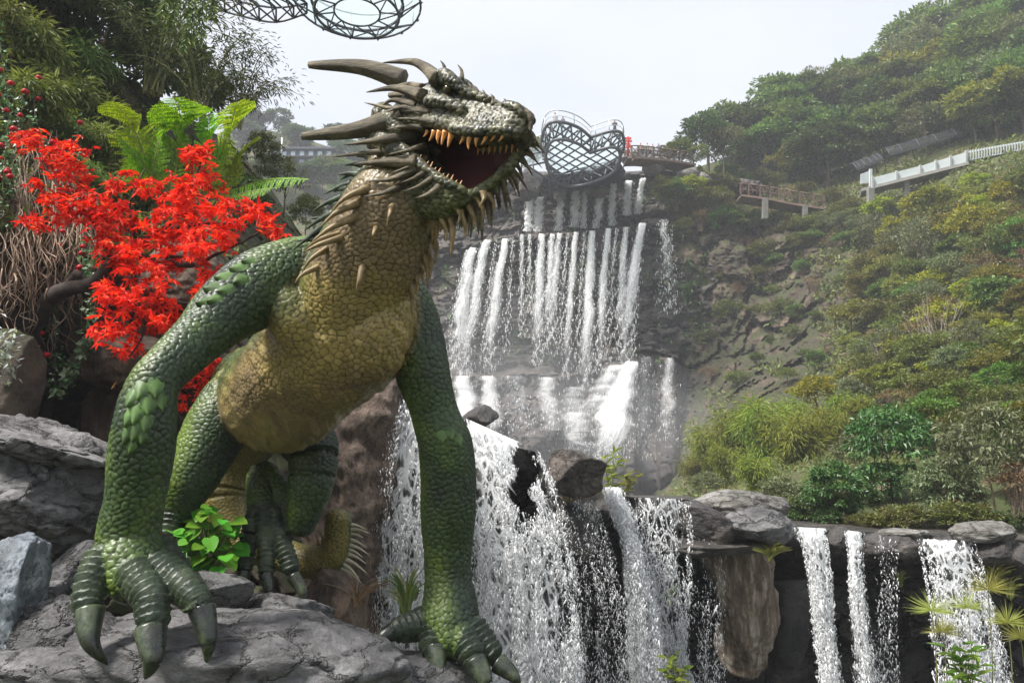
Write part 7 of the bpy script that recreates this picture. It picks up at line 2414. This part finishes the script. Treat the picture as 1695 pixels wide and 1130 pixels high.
# netted arch tunnel behind the walkway
mn, nt, nd, lk, bs = newmat('dark_net')
bs.inputs['Base Color'].default_value = (0.012, 0.013, 0.013, 1)
tp = nd.new('ShaderNodeBsdfTransparent'); mx = nd.new('ShaderNodeMixShader'); mx.inputs[0].default_value = 0.42
lk.new(tp.outputs[0], mx.inputs[1]); lk.new(bs.outputs[0], mx.inputs[2]); lk.new(mx.outputs[0], nd['Material Output'].inputs[0])
for (pts, rr, lb) in [([(1416, 292, 85), (1460, 276, 84.5)], 1.5, 'short dark netted arch tunnel at the left end of the white walkway'), ([(1470, 268, 84), (1540, 248, 83), (1616, 226, 82)], 1.5, 'long dark netted arch tunnel behind the white walkway')]:
    C = catmull([at(*p) for p in pts], 12)
    T = thing('net_tunnel', lb, 'tunnel', C[0])
    a = np.linspace(0, math.pi, 13)
    Tn, S, U = frames(C)
    G = C[:, None] + rr * (np.cos(a)[None, :, None] * S[:, None] + np.sin(a)[None, :, None] * U[:, None])
    V, Q = gridmesh(G)
    part('net', V, [Q], mn, T)
    for k in range(0, 12, 2):
        part('hoop', *tube(G[k], 0.06, 5), M_DSTEEL, T)
    part('purlins', *cat_join([tube(G[:, k], 0.04, 4) for k in (3, 6, 9)]), M_DSTEEL, T)

# signpost with red boards
T = thing('signpost', 'red signpost with stacked boards at the end of the railing path', 'sign', at(1040, 258, 82))
M_RED = plain_mat('red_board', (0.55, 0.035, 0.03), 0.5, noise=0.15)
part('post', *bar(at(1040, 258, 82), at(1040, 226, 82), 0.09), M_RED, T)
for (y, w, h, x) in [(229.5, 12, 4, 1039), (234, 10, 3, 1041), (238, 8, 2.2, 1039.5), (241, 8, 2.2, 1040.5), (244, 8, 2.2, 1040)]:
    c = at(x, y, 81.8)
    part('board', *box(c, (w * 82 / F, 0.08, h * 82 / F)), M_RED, T, smooth=False)


# ------------------------------------------------------------------ people
def person(label, px, py, d, h, face, shirt, trouser, hair, pose='stand', seed=0):
    """one continuous figure: joints as edges, grown with a skin and smoothed"""
    J = {'pelvis': (0, 0, .53), 'waist': (0, 0, .62), 'chest': (0, 0.005, .75), 'neck': (0, 0, .845), 'chin': (0, 0.01, .885), 'head': (0, 0.012, .935), 'crown': (0, 0.005, .985)}
    Rr = {'pelvis': .075, 'waist': .068, 'chest': .082, 'neck': .032, 'chin': .045, 'head': .058, 'crown': .035}
    E = [('pelvis', 'waist'), ('waist', 'chest'), ('chest', 'neck'), ('neck', 'chin'), ('chin', 'head'), ('head', 'crown')]
    for s, q in ((-1, 'l'), (1, 'r')):
        J.update({q + 'hip': (s * .05, 0, .50), q + 'knee': (s * .055, .015, .27), q + 'ankle': (s * .055, -.005, .045), q + 'toe': (s * .06, .07, .02)})
        Rr.update({q + 'hip': .058, q + 'knee': .04, q + 'ankle': .026, q + 'toe': .022})
        E += [('pelvis', q + 'hip'), (q + 'hip', q + 'knee'), (q + 'knee', q + 'ankle'), (q + 'ankle', q + 'toe')]
        sh = (s * .105, 0, .80)
        if pose == 'lean':
            el, ha = (s * .15, .06, .66), (s * .10, .17, .62)
        elif pose == 'phone' and s > 0:
            el, ha = (s * .15, .07, .68), (s * .05, .16, .80)
        else:
            el, ha = (s * .14, -.01, .64), (s * .14, .03, .49)
        J.update({q + 'sh': sh, q + 'el': el, q + 'ha': ha, q + 'fi': tuple(np.array(ha) + np.array([0, .02, -.05]))})
        Rr.update({q + 'sh': .046, q + 'el': .03, q + 'ha': .021, q + 'fi': .014})
        E += [('chest', q + 'sh'), (q + 'sh', q + 'el'), (q + 'el', q + 'ha'), (q + 'ha', q + 'fi')]
    names = list(J)
    me = bpy.data.meshes.new('person')
    me.from_pydata([Vector(J[n]) * h for n in names], [(names.index(a), names.index(b)) for a, b in E], [])
    o = bpy.data.objects.new('tmp', me)
    COL.objects.link(o)
    sk = o.modifiers.new('s', 'SKIN')
    for i, n in enumerate(names):
        me.skin_vertices[0].data[i].radius = (Rr[n] * h, Rr[n] * h * (0.78 if n in ('pelvis', 'waist', 'chest') else 1))
    me.skin_vertices[0].data[0].use_root = True
    sb = o.modifiers.new('b', 'SUBSURF'); sb.levels = 1; sb.render_levels = 1
    dg = bpy.context.evaluated_depsgraph_get()
    m2 = bpy.data.meshes.new_from_object(o.evaluated_get(dg))
    bpy.data.objects.remove(o)
    n = len(m2.vertices)
    V = np.empty(n * 3, np.float32); m2.vertices.foreach_get('co', V); V = V.reshape(-1, 3) / h
    c = np.empty((n, 4), np.float32); c[:, 3] = 1
    c[:, :3] = shirt
    c[V[:, 2] < 0.52, :3] = np.where((np.abs(V[V[:, 2] < 0.52, 0]) > 0.115)[:, None], (0.35, 0.22, 0.16), trouser)
    c[V[:, 2] < 0.05, :3] = (0.03, 0.03, 0.03)
    c[V[:, 2] > 0.855, :3] = (0.38, 0.24, 0.17)
    c[(V[:, 2] > 0.945) | ((V[:, 2] > 0.88) & (V[:, 1] < -0.005)), :3] = hair
    a = m2.color_attributes.new('paint', 'FLOAT_COLOR', 'POINT')
    a.data.foreach_set('color', c.ravel())
    for p in m2.polygons:
        p.use_smooth = True
    m2.materials.clear(); m2.materials.append(M_CLOTH)
    ob = link('person', m2, None, label=label, category='person')
    ob.location = Vector(at(px, py, d)); ob.rotation_euler = (0, 0, face)
    return ob


M_CLOTH, nt, nd, lk, bs = newmat('clothes')
vc = nd.new('ShaderNodeVertexColor'); vc.layer_name = 'paint'
n_ = tex(nt, 'Noise', 14, 4, 0.6)
lk.new(mixc(nt, 1.0, vc.outputs[0], ramp(nt, n_.outputs[0], [(0.3, (0.75,) * 3), (0.7, (1.15,) * 3)]), 'MULTIPLY'), bs.inputs['Base Color'])
bs.inputs['Roughness'].default_value = 0.85
f0 = math.pi
for lb, x, y, z, h, fc, sh, tr_, hr, ps in [
        ('person in a pale jacket standing at the left lobe of the heart-shaped skywalk', 919, 214, 1, 1.72, f0, (0.42, 0.42, 0.42), (0.10, 0.10, 0.13), (0.03, 0.025, 0.02), 'lean'),
        ('shorter person beside the one in a pale jacket on the skywalk', 932, 217, 1, 1.5, f0 + 0.4, (0.32, 0.30, 0.30), (0.16, 0.15, 0.17), (0.04, 0.03, 0.02), 'phone'),
        ('person in a dark coat leaning on the rail of the skywalk\'s right lobe', 1018, 226, 1, 1.72, f0 - 0.3, (0.05, 0.045, 0.05), (0.04, 0.04, 0.05), (0.02, 0.018, 0.015), 'lean'),
        ('person in pale clothes on the railing path, left of the pair', 1072, 260, 0, 1.66, f0, (0.40, 0.36, 0.36), (0.12, 0.12, 0.16), (0.03, 0.02, 0.02), 'stand'),
        ('person at the left of the pair on the railing path', 1081, 261, 0, 1.6, f0 + 0.3, (0.30, 0.26, 0.26), (0.10, 0.10, 0.12), (0.03, 0.02, 0.02), 'stand'),
        ('person in darker clothes at the right of the pair on the railing path', 1091, 262, 0, 1.74, f0 - 0.5, (0.10, 0.10, 0.12), (0.06, 0.06, 0.08), (0.02, 0.02, 0.02), 'lean'),
        ('person by the railing next to the red signpost', 1061, 260, 0, 1.65, f0, (0.34, 0.20, 0.20), (0.08, 0.08, 0.10), (0.03, 0.02, 0.02), 'stand')]:
    if z:
        p = onz(x, y, Z0 + 0.06)
        dd_ = float((p - CAM) @ FWD)
    else:
        dd_ = 84.6
    person(lb, x, y, dd_, h, fc, sh, tr_, hr, ps)

# ------------------------------------------------------------------ building on the far hill
B = thing('hillside_building', 'low grey building with rows of pale windows on the far hill, half hidden by trees', 'building', at(505, 300, 150))
M_WALL = plain_mat('grey_wall', (0.035, 0.04, 0.044), 0.8, noise=0.2)
M_PANE = plain_mat('window_pane', (0.22, 0.28, 0.34), 0.15, noise=0.2)
s = 152 / F
c = at(504, 276, 152)
part('wall', *box(c, (104 * s, 4.0, 46 * s)), M_WALL, B, smooth=False)
part('roof', *box(c + [0, -0.2, 24 * s], (108 * s, 4.4, 0.4)), M_DSTEEL, B, smooth=False)
for r_ in range(3):
    part('balcony_slab', *box(c + [0, -2.3, (-15 + 15 * r_ - 7) * s], (105 * s, 0.9, 0.22)), M_WALL, B, smooth=False)
    for q in range(7):
        fr = part('window', *box(c + np.array([(-44 + 14.6 * q) * s, -2.02, (-15 + 15 * r_) * s]), (8.5 * s, 0.1, 9.5 * s)), M_DSTEEL, B, smooth=False)
        part('pane', *box(c + np.array([(-44 + 14.6 * q) * s, -2.09, (-15 + 15 * r_) * s]), (7 * s, 0.06, 8 * s)), M_PANE, fr, smooth=False)
single('flagpole', *bar(at(466, 268, 140), at(467, 228, 140), 0.16), M_PALE, 'thin white pole in front of the building on the far hill', 'pole')

# ------------------------------------------------------------------ haze
V, Fs = box((0, 250, 60), (1900, 1700, 130))
mh = bpy.data.materials.new('haze_air')
mh.use_nodes = True
nd = mh.node_tree.nodes
nd.remove(nd['Principled BSDF'])
pv = nd.new('ShaderNodeVolumePrincipled')
pv.inputs['Color'].default_value = (0.90, 0.94, 1.0, 1)
pv.inputs['Density'].default_value = HAZE
mh.node_tree.links.new(pv.outputs[0], nd['Material Output'].inputs['Volume'])
single('haze', V, Fs, mh, kind='stuff', base=np.array([0, 250, 60.0]), smooth=False)
